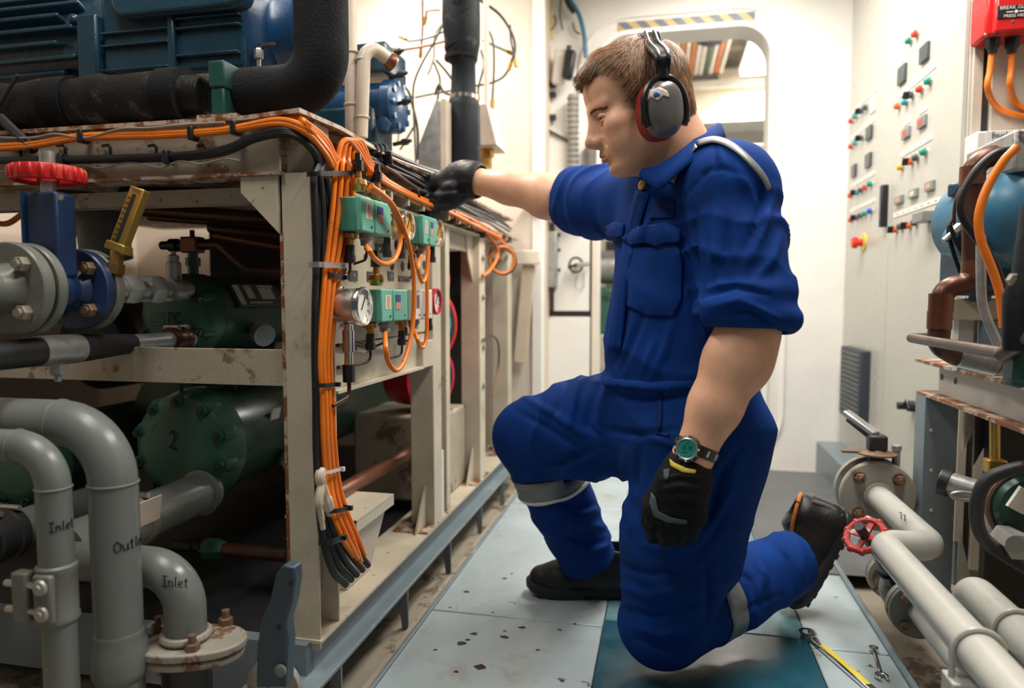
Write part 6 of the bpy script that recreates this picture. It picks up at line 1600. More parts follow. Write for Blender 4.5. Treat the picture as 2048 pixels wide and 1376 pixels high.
mat('coverall', (.0045, .036, .195), .8, var=.2, vs=9, bump=.10, bs=900, dirt=(.006, .018, .070), da=.5, ds=7, spec=.10, soft=.22)
mat('coverall_dark', (.008, .030, .140), .75, var=.15, vs=9, bump=.2, bs=420, spec=.1)
mat('skin', (.79, .44, .285), .46, var=.10, vs=26, bump=.06, bs=260, dirt=(.70, .34, .24), da=.5, ds=16, spec=.4, soft=.26)
mat('lip', (.42, .15, .12), .42); mat('eye_white', (.62, .56, .52), .25); mat('iris', (.06, .10, .13), .2)
mat('hair', (.20, .098, .042), .42, var=.35, vs=40, bump=.3, bs=160)
mat('hair_light', (.36, .19, .085), .4, var=.3, vs=40)
mat('glove', (.007, .007, .008), .72, var=.3, vs=40, bump=.6, bs=130, spec=.22)
mat('glove_worn', (.008, .009, .011), .55, var=.3, vs=40, bump=.3, bs=90, dirt=(.33, .26, .16), da=.42, ds=16, spec=.3)
mat('glove_trim', (.06, .085, .10), .6)
mat('reflective', (.21, .22, .22), .45, .25, var=.12, vs=30)
mat('shoe', (.007, .007, .008), .5, var=.3, vs=20, bump=.25, bs=120, dirt=(.03, .028, .026), da=.35, ds=12)
mat('sole', (.010, .010, .011), .55, bump=.2, bs=60)
mat('shoe_grey', (.16, .155, .15), .35, .2); mat('shoe_orange', (.62, .17, .02), .5)
mat('muff_grey', (.13, .125, .125), .33, var=.06, spec=.6); mat('muff_red', (.28, .02, .015), .45); mat('muff_black', (.012, .012, .014), .30)
mat('watch_black', (.016, .016, .018), .35, var=.5, vs=60); mat('watch_face', (.02, .22, .18), .2); mat('watch_mark', (.01, .06, .06), .3)
mat('snap', (.62, .42, .25), .3, .6)
# joints
FWD = V((-.82, -.57, 0)); SID = V((.57, -.82, 0))        # facing, and towards the near side
pel = aY(1358, 850, 1.50)
hipN, hipF = pel + SID * .085 + V((0, 0, -.01)), pel - SID * .085 + V((0, 0, .0))
kneeN, ankN = aY(1326, 1245, 1.47), aY(1588, 1122, 1.745)
kneeF, ankF = aY(1062, 872, 1.70), aY(1178, 1122, 1.81)
shN, elN, wrN = aY(1462, 388, 1.35), aY(1497, 660, 1.29), aY(1385, 915, 1.255)
shF, elF, wrF = aY(1262, 408, 1.62), aY(1152, 402, 1.80), aY(950, 362, 1.87)
chest = aY(1372, 500, 1.50); belly = aY(1352, 690, 1.50); nb = aY(1352, 335, 1.49)
pe = thing('person', 'kneeling person in blue coveralls, black gloves and grey ear defenders', 'person', (pel.x, 1.55, 0))
# ---- coverall
cf = Field((-.50, 1.10, -.01), (.50, 2.02, 1.16), .0055)
Rt = np.array([[FWD.x, SID.x, 0], [FWD.y, SID.y, 0], [0, 0, 1]])
cf.ell(chest, (.128, .195, .215), Rt, .05)
cf.ell(chest + V((0, 0, .085)) + FWD * -.012, (.11, .175, .12), Rt, .05)
cf.ell(belly, (.142, .172, .20), Rt, .06)
cf.ell(pel + V((0, 0, .02)), (.140, .178, .15), Rt, .05)
cf.ell(pel - FWD * .035 + V((0, 0, -.03)), (.095, .15, .10), Rt, .05)
cf.cone(nb + V((0, 0, -.02)), shN + V((0, 0, .02)), .070, .070, .04)
cf.cone(nb + V((0, 0, -.02)), shF + V((0, 0, .0)), .070, .066, .04)
cf.cone(hipN, hipN.lerp(kneeN, .55), .130, .121, .05); cf.cone(hipN.lerp(kneeN, .55), kneeN, .121, .092, .03)
cf.cone(kneeN, kneeN.lerp(ankN, .5), .092, .084, .012); cf.cone(kneeN.lerp(ankN, .5), ankN, .084, .075, .02)
cf.cone(hipF, hipF.lerp(kneeF, .55), .128, .116, .05); cf.cone(hipF.lerp(kneeF, .55), kneeF, .116, .094, .03)
cf.cone(kneeF, kneeF.lerp(ankF, .55), .092, .083, .015); cf.cone(kneeF.lerp(ankF, .55), ankF, .083, .076, .02)
# sleeves
mid = shN.lerp(elN, .45)
cf.cone(shN, mid, .083, .080, .035); cf.cone(mid, aY(1495, 600, 1.295), .080, .078, .025)
axN = (aY(1503, 660, 1.29) - aY(1482, 560, 1.30)).normalized()
cf.ring(aY(1488, 602, 1.294), axN + V((.05, 0, 0)), .060, .027, .012, (1.0, 1.05))
cf.ring(aY(1500, 633, 1.29), axN + V((-.28, 0, .0)), .060, .025, .012, (1.0, 1.05))
m2 = shF.lerp(elF, .5)
cf.cone(shF, m2, .078, .082, .04); cf.cone(m2, elF, .082, .080, .03)
axF = (elF - shF).normalized()
cf.ring(elF + axF * .0, axF + V((-.5, 0, 0)), .062, .023, .012)
cf.ring(elF - axF * .04, axF + V((-.3, 0, .1)), .066, .020, .012)
# clean hems
cf.half((0, 0, .004), (0, 0, -1))
dN = (ankN - kneeN).normalized(); dF = (ankF - kneeF).normalized()
def hollow(p, d, r, L): cf.cone(p, p + d * L, r, r, .006, 'sub')
cf.disc(ankN, dN + V((.15, 0, -.12)), .135, .15); cf.disc(ankN - dN * .03, dN, .066, .05)
cf.disc(ankF, dF, .13, .12); cf.disc(ankF - dF * .03, dF, .068, .05)
axE = (wrN - aY(1497, 640, 1.29)).normalized()
hollow(aY(1500, 650, 1.288), axE, .057, .06)
fwF = (wrF - elF).normalized()
hollow(elF + fwF * .03, fwF, .060, .08)
cf.cone(nb + V((0, 0, .03)), nb + V((0, 0, .12)) + FWD * .03, .060, .075, .02, 'sub')
cv, cF = cf.mesh(2)
cv = ripple(cv, cF, .0012, 8, 3)
ST = []
def st(amp, wd, *pts, y=(0, 9)): ST.append((pts, amp * 1.35, wd * .95, y[0], y[1]))
# arm and shoulder folds
st(.007, 9, (1545, 380), (1530, 450), (1500, 520)); st(-.006, 7, (1525, 380), (1512, 450), (1485, 515)); st(.006, 8, (1560, 470), (1545, 520), (1510, 560))
st(-.010, 8, (1388, 420), (1385, 500), (1395, 560), (1405, 590)); st(.006, 9, (1430, 430), (1425, 520), (1440, 570)); st(-.005, 7, (1455, 440), (1450, 530)); st(.005, 7, (1475, 340), (1500, 380), (1515, 430))
st(-.007, 6, (1410, 590), (1470, 572), (1540, 590)); st(.006, 7, (1420, 615), (1480, 600), (1560, 640)); st(-.006, 5, (1440, 632), (1500, 625), (1570, 665)); st(-.004, 5, (1400, 350), (1440, 335), (1490, 350))
# chest and belly folds
st(-.007, 7, (1365, 420), (1372, 520), (1385, 600), (1400, 660)); st(.006, 9, (1345, 640), (1330, 700), (1300, 760)); st(-.006, 7, (1290, 620), (1265, 680), (1240, 740)); st(.005, 8, (1240, 560), (1232, 640), (1215, 720))
st(-.006, 6, (1260, 560), (1248, 650), (1230, 730)); st(.005, 8, (1310, 680), (1290, 740)); st(-.005, 6, (1285, 400), (1270, 450), (1250, 520)); st(.005, 7, (1300, 430), (1290, 480)); st(-.006, 7, (1225, 790), (1290, 800), (1370, 790)); st(.006, 8, (1225, 770), (1300, 778), (1380, 770))
# crotch, far thigh
F2 = (1.5, 9)
st(-.010, 8, (1200, 745), (1180, 800), (1172, 850), (1190, 870)); st(.008, 9, (1220, 760), (1205, 810), (1200, 860)); st(-.007, 7, (1140, 745), (1120, 800), (1100, 850), y=F2); st(.006, 8, (1165, 742), (1150, 800), (1140, 850), y=F2)
st(.006, 8, (1040, 790), (1110, 830), (1170, 870), y=F2); st(-.005, 7, (1030, 820), (1100, 860), (1160, 900), y=F2); st(-.008, 7, (1060, 930), (1120, 925), (1180, 905), y=F2); st(.007, 8, (1040, 950), (1110, 955), (1170, 930), y=F2)
st(-.006, 7, (1090, 1000), (1150, 1015), (1215, 1010), y=F2); st(.006, 8, (1100, 1030), (1160, 1050), (1220, 1055), y=F2); st(-.006, 7, (1120, 1070), (1180, 1090), (1225, 1080), y=F2); st(.005, 6, (1190, 960), (1215, 1030), y=F2)
# near thigh and knee
st(-.007, 8, (1480, 900), (1440, 960), (1420, 1040)); st(.007, 9, (1470, 960), (1440, 1020), (1400, 1080)); st(-.006, 7, (1460, 1010), (1430, 1070), (1390, 1120)); st(.006, 8, (1250, 900), (1245, 980), (1260, 1060)); st(-.006, 7, (1280, 900), (1270, 960), (1272, 1030))
st(.006, 9, (1290, 1090), (1350, 1100), (1400, 1080)); st(-.006, 7, (1240, 1130), (1300, 1150), (1370, 1140)); st(.006, 8, (1235, 1170), (1300, 1190), (1400, 1170)); st(-.007, 7, (1250, 1220), (1310, 1235), (1390, 1210)); st(.006, 8, (1260, 1250), (1320, 1270), (1390, 1250)); st(-.006, 6, (1270, 1280), (1330, 1300), (1380, 1280))
st(-.008, 8, (1412, 1130), (1420, 1190), (1415, 1260)); st(.005, 7, (1290, 870), (1350, 890), (1410, 880)); st(-.006, 7, (1210, 860), (1280, 870), (1350, 860))
# near shin
st(-.005, 7, (1460, 1130), (1500, 1160), (1520, 1220)); st(.005, 8, (1500, 1110), (1530, 1150), (1545, 1200)); st(-.005, 7, (1550, 1085), (1575, 1120), (1585, 1180)); st(.004, 7, (1590, 1070), (1605, 1110), (1610, 1170)); st(-.004, 6, (1440, 1240), (1500, 1215), (1560, 1190))
# near shoulder seams
st(-.003, 4, (1432, 290), (1428, 330), (1400, 360), (1370, 390), (1366, 420)); st(.003, 5, (1440, 300), (1450, 340))
def limbfold(vs, F, a, b, rad, t0, t1, ft, fp, amp, seed, sharp=1.6):
    a, b = np.array(a), np.array(b); ba = b - a; L2 = ba @ ba; d = ba / math.sqrt(L2)
    u, v, _ = basis(V(d.tolist())); u, v = np.array(u), np.array(v)
    q = vs - a; t = (q @ ba) / L2; x, y = q @ u, q @ v; r = np.sqrt(x * x + y * y); ph = np.arctan2(y, x)
    rs = np.random.RandomState(seed); o = rs.uniform(0, 6.28, 4)
    P = 2 * np.pi * ft * t + fp * ph + .9 * np.sin(2 * ph + o[0] + 4 * t) + .7 * np.sin(3 * ph + o[1] - 7 * t)
    rdg = (1 - np.abs(np.sin(P / 2 + o[2]))) ** sharp
    msk = .5 + .5 * np.sin(2 * ph + o[3] + 5 * t)
    win = np.clip((t - t0) / .12, 0, 1) * np.clip((t1 - t) / .12, 0, 1) * np.clip((rad - r) / (rad * .25), 0, 1)
    return vs + vnorm(vs, F) * (amp * (rdg - .4) * win * (.35 + .65 * msk))[:, None]
cv = limbfold(cv, cF, shN, aY(1495, 610, 1.295), .115, .05, 1.0, 3.0, 2.0, .0105, 1)
cv = limbfold(cv, cF, shF, elF, .12, .0, 1.0, 3.5, 1.0, .010, 2)
cv = limbfold(cv, cF, hipF, kneeF, .16, .25, 1.05, 3.2, 1.0, .010, 3)
cv = limbfold(cv, cF, kneeF, ankF, .125, .2, 1.05, 4.2, 1.0, .010, 4)
cv = limbfold(cv, cF, hipN, kneeN, .165, .25, 1.0, 3.4, 1.0, .010, 5)
cv = limbfold(cv, cF, kneeN, ankN, .125, .25, 1.05, 3.6, 1.0, .009, 6)
cv = limbfold(cv, cF, pel - V((0, 0, .1)), chest, .24, .1, .75, 4.0, 1.0, .011, 7)
cv = limbfold(cv, cF, belly, chest + V((0, 0, .22)), .24, .1, 1.0, 2.2, 3.0, .007, 8)
cv = strokes(cv, cF, ST)
cv = lap(cv, cF, .25)
body_c = npobj('coverall', cv, cF, 'coverall', pe)
bvh = BVHTree.FromPolygons([V(p) for p in cv.tolist()], cF.tolist())
# ---- garment pieces
patch('pocket', [(1252, 482), (1300, 496), (1358, 488), (1366, 520), (1364, 600), (1348, 632), (1300, 632), (1256, 612), (1250, 560)], bvh, 'coverall', pe, 4, .003, .004, .002)
fl_n = patch('pocket_flap', [(1252, 476), (1262, 468), (1290, 452), (1340, 448), (1366, 456), (1362, 486), (1340, 486), (1318, 494), (1296, 484), (1272, 492), (1254, 484)], bvh, 'coverall', pe, 3, .009, .004, .003)
patch('pocket_flap', [(1218, 452), (1240, 446), (1256, 450), (1252, 474), (1240, 476), (1222, 470)], bvh, 'coverall', pe, 3, .008, .004, .003)
def ribbon(name, line, m, lab=None, off=.003, th=.0025, sub=5):
    C_ = catmull([V((x, y, w_)) for x, y, w_ in line], sub); vs = []; n = len(C_)
    O_ = V((0, 0, CAMH)); last = None
    for i, c in enumerate(C_):
        t = (C_[min(i + 1, n - 1)] - C_[max(i - 1, 0)]); t = V((t.x, t.y)).normalized(); pr = V((-t.y, t.x))
        for s_ in (-1, -.33, .33, 1):
            x, y = c.x + pr.x * c.z * s_ * .5, c.y + pr.y * c.z * s_ * .5
            h_ = bvh.ray_cast(O_, ray(x, y).normalized())
            if h_[0] is None:
                q = bvh.find_nearest(O_ + ray(x, y) * (last.length if last else 1.4)); h_ = q
            last = h_[0] - O_
            vs.append(h_[0] + h_[1] * off)
    fs = [(i * 4 + k, i * 4 + k + 1, (i + 1) * 4 + k + 1, (i + 1) * 4 + k) for i in range(n - 1) for k in range(3)]
    vs = [V(p) for p in vs]
    for _ in range(2):   # even out the draping
        nv = [p.copy() for p in vs]
        for i in range(1, n - 1):
            for k in range(4): nv[i * 4 + k] = vs[i * 4 + k] * .4 + (vs[i * 4 - 4 + k] + vs[i * 4 + 4 + k]) * .3
        vs = nv
    o = MB().add(vs, fs).build(name, m, pe, sharp=75); so = o.modifiers.new('solid', 'SOLIDIFY'); so.thickness = th; so.offset = 1
    if lab: o['label'] = lab
    return o
ribbon('placket', [(1290, 384, 26), (1276, 430, 26), (1262, 490, 24), (1250, 560, 22), (1242, 630, 20), (1236, 700, 18)], 'coverall', None, .004, .003)
patch('shoulder_patch', [(1302, 400), (1340, 398), (1352, 405), (1348, 436), (1300, 438)], bvh, 'coverall_dark', pe, 4, .002, .002)
ribbon('shoulder_stripe', [(1344, 364, 18), (1356, 338, 18), (1372, 314, 16), (1394, 294, 12)], 'reflective', 'silver reflective stripe down the near chest', .004)
ribbon('shoulder_stripe', [(1396, 292, 11), (1430, 284, 11), (1466, 298, 12), (1496, 324, 12), (1522, 354, 11), (1536, 380, 8)], 'reflective', 'silver reflective stripe over the near shoulder', .004)
def limb_band(name, a, b, t0, t1, m, lab, tilt=V((0, 0, 0)), off=.0025, rmax=.125):
    d = (b - a).normalized(); u, v, _ = basis(d); L = (b - a).length; n = 56; rows = 4
    vs = []; ok = []
    for r_ in range(rows):
        t = t0 + (t1 - t0) * r_ / (rows - 1)
        for k in range(n):
            an = 2 * math.pi * k / n; dr = (u * math.cos(an) + v * math.sin(an))
            c = a + d * (L * t + tilt.dot(dr) * .08)
            h_ = bvh.ray_cast(c, dr)
            g = h_[0] is not None and h_[3] < rmax
            vs.append((h_[0] + dr * off) if g else c); ok.append(g)
    fs = [(i * n + k, i * n + (k + 1) % n, (i + 1) * n + (k + 1) % n, (i + 1) * n + k) for i in range(rows - 1) for k in range(n)]
    fs = [f for f in fs if all(ok[i] for i in f) and max((vs[f[0]] - vs[f[1]]).length, (vs[f[0]] - vs[f[3]]).length) < .04]
    o = MB().add(vs, fs).build(name, m, pe, sharp=70); so = o.modifiers.new('solid', 'SOLIDIFY'); so.thickness = .003; so.offset = 0; o['label'] = lab
    return o
limb_band('knee_stripe', kneeN, ankN, .27, .39, 'reflective', 'silver reflective band below the near knee')
limb_band('knee_stripe', kneeF, ankF, .24, .40, 'reflective', 'silver reflective band below the raised knee', V((0, 0, .35)))
limb_band('stripe_edge', kneeF, ankF, .375, .40, 'strip', 'white edge of the reflective band', V((0, 0, .35)), .005)
patch('hip_pocket', [(1316, 790), (1324, 784), (1326, 830), (1320, 866), (1340, 868), (1338, 874), (1312, 868), (1314, 840)], bvh, 'coverall_dark', pe, 4, .002, .002)
patch('waist_seam', [(1212, 756), (1300, 766), (1390, 762), (1440, 752), (1440, 764), (1390, 776), (1300, 780), (1210, 770)], bvh, 'coverall', pe, 4, .004, .004, .002)
def hitp(px, py):
    h = bvh.ray_cast(V((0, 0, CAMH)), ray(px, py).normalized()); return h
# collar: a folded cloth strip round the neck
top = [aY(1286, 338, 1.365), aY(1314, 332, 1.335), aY(1346, 314, 1.335), aY(1384, 284, 1.37), aY(1414, 260, 1.43), aY(1436, 247, 1.52), aY(1424, 256, 1.60), aY(1370, 292, 1.62), aY(1320, 325, 1.58), aY(1288, 342, 1.50)]
bot = [aY(1278, 352, 1.352), aY(1318, 378, 1.312), aY(1352, 350, 1.312), aY(1394, 316, 1.345), aY(1434, 286, 1.41), aY(1450, 274, 1.52), aY(1434, 290, 1.62), aY(1370, 320, 1.64), aY(1318, 345, 1.60), aY(1284, 360, 1.50)]
inn = [aY(1282, 356, 1.372), aY(1312, 356, 1.350), aY(1344, 346, 1.355), aY(1380, 320, 1.385), aY(1408, 296, 1.44), aY(1424, 284, 1.51), aY(1412, 292, 1.58), aY(1366, 314, 1.60), aY(1320, 342, 1.56), aY(1288, 358, 1.49)]
T_, B_, I_ = catmull(top, 5), catmull(bot, 5), catmull(inn, 5)
mb = MB(); n_ = len(T_); vs = []
for t_, b_, i_ in zip(T_, B_, I_):
    vs += [i_, i_.lerp(t_, .6), t_, t_.lerp(b_, .1) + (b_ - i_).normalized() * .004, t_.lerp(b_, .55) + (b_ - i_).normalized() * .003, b_]
mb.add(vs, [(k * 6 + j, (k + 1) * 6 + j, (k + 1) * 6 + j + 1, k * 6 + j + 1) for k in range(n_ - 1) for j in range(5)])
co = mb.build('collar', 'coverall', pe, sharp=80)
so = co.modifiers.new('solid', 'SOLIDIFY'); so.thickness = .004; so.offset = 0
h = hitp(1286, 371)
if h[0]:
    MB().lathe(h[0] + h[1] * .003, h[1], [(-.003, .0095), (.002, .0095), (.004, .007), (.0045, .002)], 20).build('snap_button', 'snap', pe)
# ---- head (own frame: x forward, y towards the near side, z up)
hc = aY(1274, 214, 1.405)
yaw_h = math.radians(15); pit = math.radians(19)
fx = V((-math.cos(yaw_h) * math.cos(pit), -math.sin(yaw_h) * math.cos(pit), -math.sin(pit)))
fy = V((math.sin(yaw_h), -math.cos(yaw_h), 0)); fz = fx.cross(fy) * -1
if fz.z < 0: fz = -fz
HS = .955
HM = np.array([[fx.x, fy.x, fz.x], [fx.y, fy.y, fz.y], [fx.z, fy.z, fz.z]])
def H(x, y, z): return hc + (fx * x + fy * y + fz * z) * HS
def tohead(vs): return ((vs - np.array(hc)) @ HM) / HS
hf = Field((-.135, -.105, -.22), (.15, .105, .15), .0021)
def two(fn):
    for s_ in (-1, 1): fn(s_)
hf.ell((-.014, 0, .038), (.098, .074, .084), k=.02)
hf.ell((.030, 0, .045), (.064, .066, .060), k=.03)
hf.ell((.030, 0, -.030), (.056, .058, .076), k=.03)
two(lambda s_: hf.cone((-.012, s_ * .052, -.060), (.060, s_ * .020, -.100), .020, .020, .03))
hf.ell((.074, 0, -.102), (.018, .022, .017), k=.022)
two(lambda s_: hf.ell((.060, s_ * .045, -.024), (.024, .021, .018), k=.025))
two(lambda s_: hf.ell((.056, s_ * .034, -.058), (.026, .026, .028), k=.025))
two(lambda s_: hf.cone((.088, s_ * .010, .018), (.070, s_ * .046, .019), .0095, .008, .014))
hf.ell((.080, 0, -.066), (.016, .028, .022), k=.018)
two(lambda s_: hf.ell((.093, s_ * .031, -.003), (.015, .017, .0105), k=.012, op='sub'))
hf.cone((.092, 0, .006), (.110, 0, -.034), .0075, .0105, .014)
hf.cone((.084, 0, .004), (.096, 0, -.040), .011, .0155, .012)
hf.ell((.111, 0, -.039), (.0125, .0115, .0105), k=.010)
two(lambda s_: hf.ell((.100, s_ * .0125, -.044), (.0115, .0075, .0085), k=.008))
two(lambda s_: hf.ell((.104, s_ * .0065, -.0525), (.006, .0032, .003), k=.003, op='sub'))
two(lambda s_: hf.ell((.0765, s_ * .031, -.004), (.0142, .0152, .0142), k=.004))
two(lambda s_: hf.ell((.087, s_ * .0345, -.0055), (.012, .0135, .0020), k=.0015, op='sub'))
two(lambda s_: hf.cone((.088, s_ * .022, .006), (.078, s_ * .046, .003), .0012, .0010, .004, 'sub'))
# lips
hf.cone((.0955, 0, -.0685), (.086, .021, -.0735), .0062, .003, .007); hf.cone((.0955, 0, -.0685), (.086, -.021, -.0735), .0062, .003, .007)
hf.cone((.0935, 0, -.0800), (.084, .019, -.0765), .0068, .003, .007); hf.cone((.0935, 0, -.0800), (.084, -.019, -.0765), .0068, .003, .007)
two(lambda s_: hf.cone((.1015, 0, -.0745), (.084, s_ * .026, -.0765), .0011, .0016, .0025, 'sub'))
hf.ell((.096, 0, -.0915), (.009, .018, .0055), k=.010, op='sub')
# naso-labial crease, under-eye
two(lambda s_: hf.cone((.093, s_ * .0215, -.044), (.080, s_ * .031, -.074), .0010, .0008, .006, 'sub'))
two(lambda s_: hf.cone((.084, s_ * .020, -.018), (.074, s_ * .040, -.020), .0008, .0008, .005, 'sub'))
# neck
hf.cone((-.028, 0, -.050), (-.072, 0, -.20), .053, .056, .03)
hf.cone((-.055, 0, .0), (-.088, 0, -.2), .046, .048, .03)
hf.cone((.03, 0, -.085), (-.035, 0, -.19), .020, .030, .045)
hv, hF = hf.mesh(1)
hv = (hv * HS) @ HM.T + np.array(hc)
# ---- rest of the body under the clothes, forearms bare
bf = Field((-.62, 1.08, .0), (.50, 2.02, 1.16), .0062)
bf.ell(chest, (.10, .165, .19), Rt, .05).ell(belly, (.11, .14, .18), Rt, .05).ell(pel, (.11, .15, .13), Rt, .05)
bf.cone(nb + V((0, 0, -.05)), nb + V((0, 0, .02)), .06, .055, .04)
bf.cone(nb + V((0, 0, -.03)), shN, .045, .05, .04).cone(nb + V((0, 0, -.03)), shF, .045, .05, .04)
bf.chain([hipN, hipN.lerp(kneeN, .5), kneeN, kneeN.lerp(ankN, .35), ankN], [.095, .08, .055, .055, .036]); bf.chain([hipF, hipF.lerp(kneeF, .5), kneeF, kneeF.lerp(ankF, .35), ankF], [.095, .08, .055, .055, .036])
bf.chain([shN, elN, elN.lerp(wrN, .25), elN.lerp(wrN, .6), wrN, wrN.lerp(elN, -.18)], [.052, .050, .0535, .045, .0325, .031], .02)
bf.ell(elN.lerp(wrN, .18) + V((.012, 0, 0)), (.045, .045, .06), k=.03)
bf.chain([shF, elF, elF.lerp(wrF, .3), elF.lerp(wrF, .65), wrF, wrF.lerp(elF, -.15)], [.052, .049, .052, .043, .033, .032], .02)
bf.ell(elF.lerp(wrF, .22) + V((0, 0, -.012)), (.06, .045, .045), k=.03)
bv_, bF_ = bf.mesh(3)
person_v = np.concatenate([hv, bv_]); person_F = np.concatenate([hF, bF_ + len(hv)])
body = npobj('body', person_v, person_F, 'skin', pe)
hbvh = BVHTree.FromPolygons([V(p) for p in hv.tolist()], hF.tolist())
# eyes, brows, lips
for s_ in (-1, 1):
    ey = MB().sph(H(.0755, s_ * .031, -.004), .0129 * HS, 20, 14).build('eye', 'eye_white', pe)
    d_ = (fx + fy * (.22 * s_) - fz * .16).normalized()
    MB().lathe(H(.0755, s_ * .031, -.004) + d_ * .0112, d_, [(0, .0060), (.0012, .0056), (.0018, .004)], 18).build('iris', 'iris', ey)
    brow = MB(); rb = random.Random(4 + s_)
    for k in range(110):
        t = rb.random(); y_ = s_ * (.014 + .036 * t); x_ = .0985 - .016 * t - .02 * max(0, t - .5); z_ = .0135 - .009 * t + .004 * math.sin(t * 2.6) + rb.uniform(-.0024, .0024)
        hit = hbvh.find_nearest(H(x_, y_, z_))
        p0 = hit[0] + hit[1] * .0003; q = p0 + (fy * s_ * .007 - fx * .003 * t + fz * rb.uniform(.0005, .003)) 
        h2 = hbvh.find_nearest(q); q = h2[0] + h2[1] * .0012
        brow.tube([p0, p0.lerp(q, .5) + hit[1] * .0006, q], [.00045, .0004, .0001], 3)
    brow.build('eyebrow', 'hair', pe)
def hpatch(name, pts, m, off, r):
    P_ = []
    for x, y, z in pts:
        hit = hbvh.find_nearest(H(x, y, z)); P_.append(hit[0] + hit[1] * off)
    MB().tube(catmull(P_, 5), r, 6).build(name, m, pe)
hpatch('lip', [(.084, .021, -.0745), (.092, .012, -.0705), (.099, .0, -.0695), (.092, -.012, -.0705), (.084, -.021, -.0745)], 'lip', -.0016, [.0012, .003, .0036, .003, .0012])
hpatch('lip', [(.084, .019, -.0768), (.092, .011, -.0800), (.098, .0, -.0815), (.092, -.011, -.0800), (.084, -.019, -.0768)], 'lip', -.0018, [.0012, .0034, .0042, .0034, .0012])
# ---- hair
hrf = Field((-.145, -.105, -.12), (.135, .105, .155), .0026)
hrf.ell((-.014, 0, .041), (.1055, .0815, .0905), k=.02)
hrf.ell((.026, 0, .050), (.0700, .0715, .0640), k=.03)
hrf.cone((.040, 0, .105), (.094, .0, .092), .020, .007, .02); hrf.cone((.04, .03, .095), (.088, .026, .086), .018, .006, .02); hrf.cone((.04, -.03, .095), (.088, -.026, .086), .018, .006, .02)
hrf.ell((-.070, 0, -.020), (.040, .062, .060), k=.02)
# keep only above the hairline
hrf.ell((.120, 0, .0), (.056, .13, .0885), k=.006, op='sub')
two(lambda s_: hrf.ell((.080, s_ * .080, .010), (.052, .062, .080), k=.008, op='sub'))
two(lambda s_: hrf.ell((.02, s_ * .085, -.085), (.075, .06, .075), k=.008, op='sub'))
hrf.half((-.06, 0, -.062), (.25, 0, -1), .01)
rv_, rF_ = hrf.mesh(1)
loc_v = rv_.copy()
wv = (rv_ * HS) @ HM.T + np.array(hc)
hair = npobj('hair', wv, rF_, 'hair', pe)
N_ = vnorm(loc_v, rF_)
rs = np.random.RandomState(2)
pick = rs.choice(len(loc_v), 15000)
crown = np.array([-.075, .012, .105])
def strands(ids, seedn, m):
    mb = MB(); r = np.random.RandomState(seedn)
    vv, ff = [], []
    for i in ids:
        p = loc_v[i] + r.normal(size=3) * .0012; nn = N_[i]
        if nn @ np.array([1, 0, -.3]) > .93 and p[2] < .05: continue
        d = p - crown; d = d - nn * (d @ nn); d /= np.linalg.norm(d) + 1e-6
        if p[0] > .0: d = d * .5 + np.array([.8, .25 * np.sign(p[1]) * (p[2] < .09), -.25])
        else: d = d * .6 + np.array([.15 if p[2] > .0 else -.1, 0, -.6])
        d += r.normal(size=3) * .12; d -= nn * (d @ nn); d /= np.linalg.norm(d) + 1e-6
        L = r.uniform(.016, .034) * (1.0 if p[2] > 0 else .6)
        if p[0] > .07: L *= .65
        lift = r.uniform(.0, .13)
        pts = [p - nn * .002, p + d * L * .35 + nn * L * lift * .5, p + d * L * .7 + nn * L * lift * .7 - np.array([0, 0, .0006]), p + d * L + nn * L * lift * .55 - np.array([0, 0, .0018])]
        sd = np.cross(d, nn); w0 = r.uniform(.00028, .0005); b = len(vv)
        for k, q in enumerate(pts):
            ww = w0 * (1, .95, .7, .12)[k]
            vv += [q - sd * ww, q + nn * ww * .9, q + sd * ww]
        for k in range(3):
            a = b + k * 3
            ff += [(a, a + 3, a + 4, a + 1), (a + 1, a + 4, a + 5, a + 2)]
    vv = (np.array(vv) * HS) @ HM.T + np.array(hc)
    o = npobj('hair_strands', vv, np.array(ff), m, hair); o['kind'] = 'stuff'
strands(pick[:9500], 1, 'hair'); strands(pick[9500:], 2, 'hair_light')
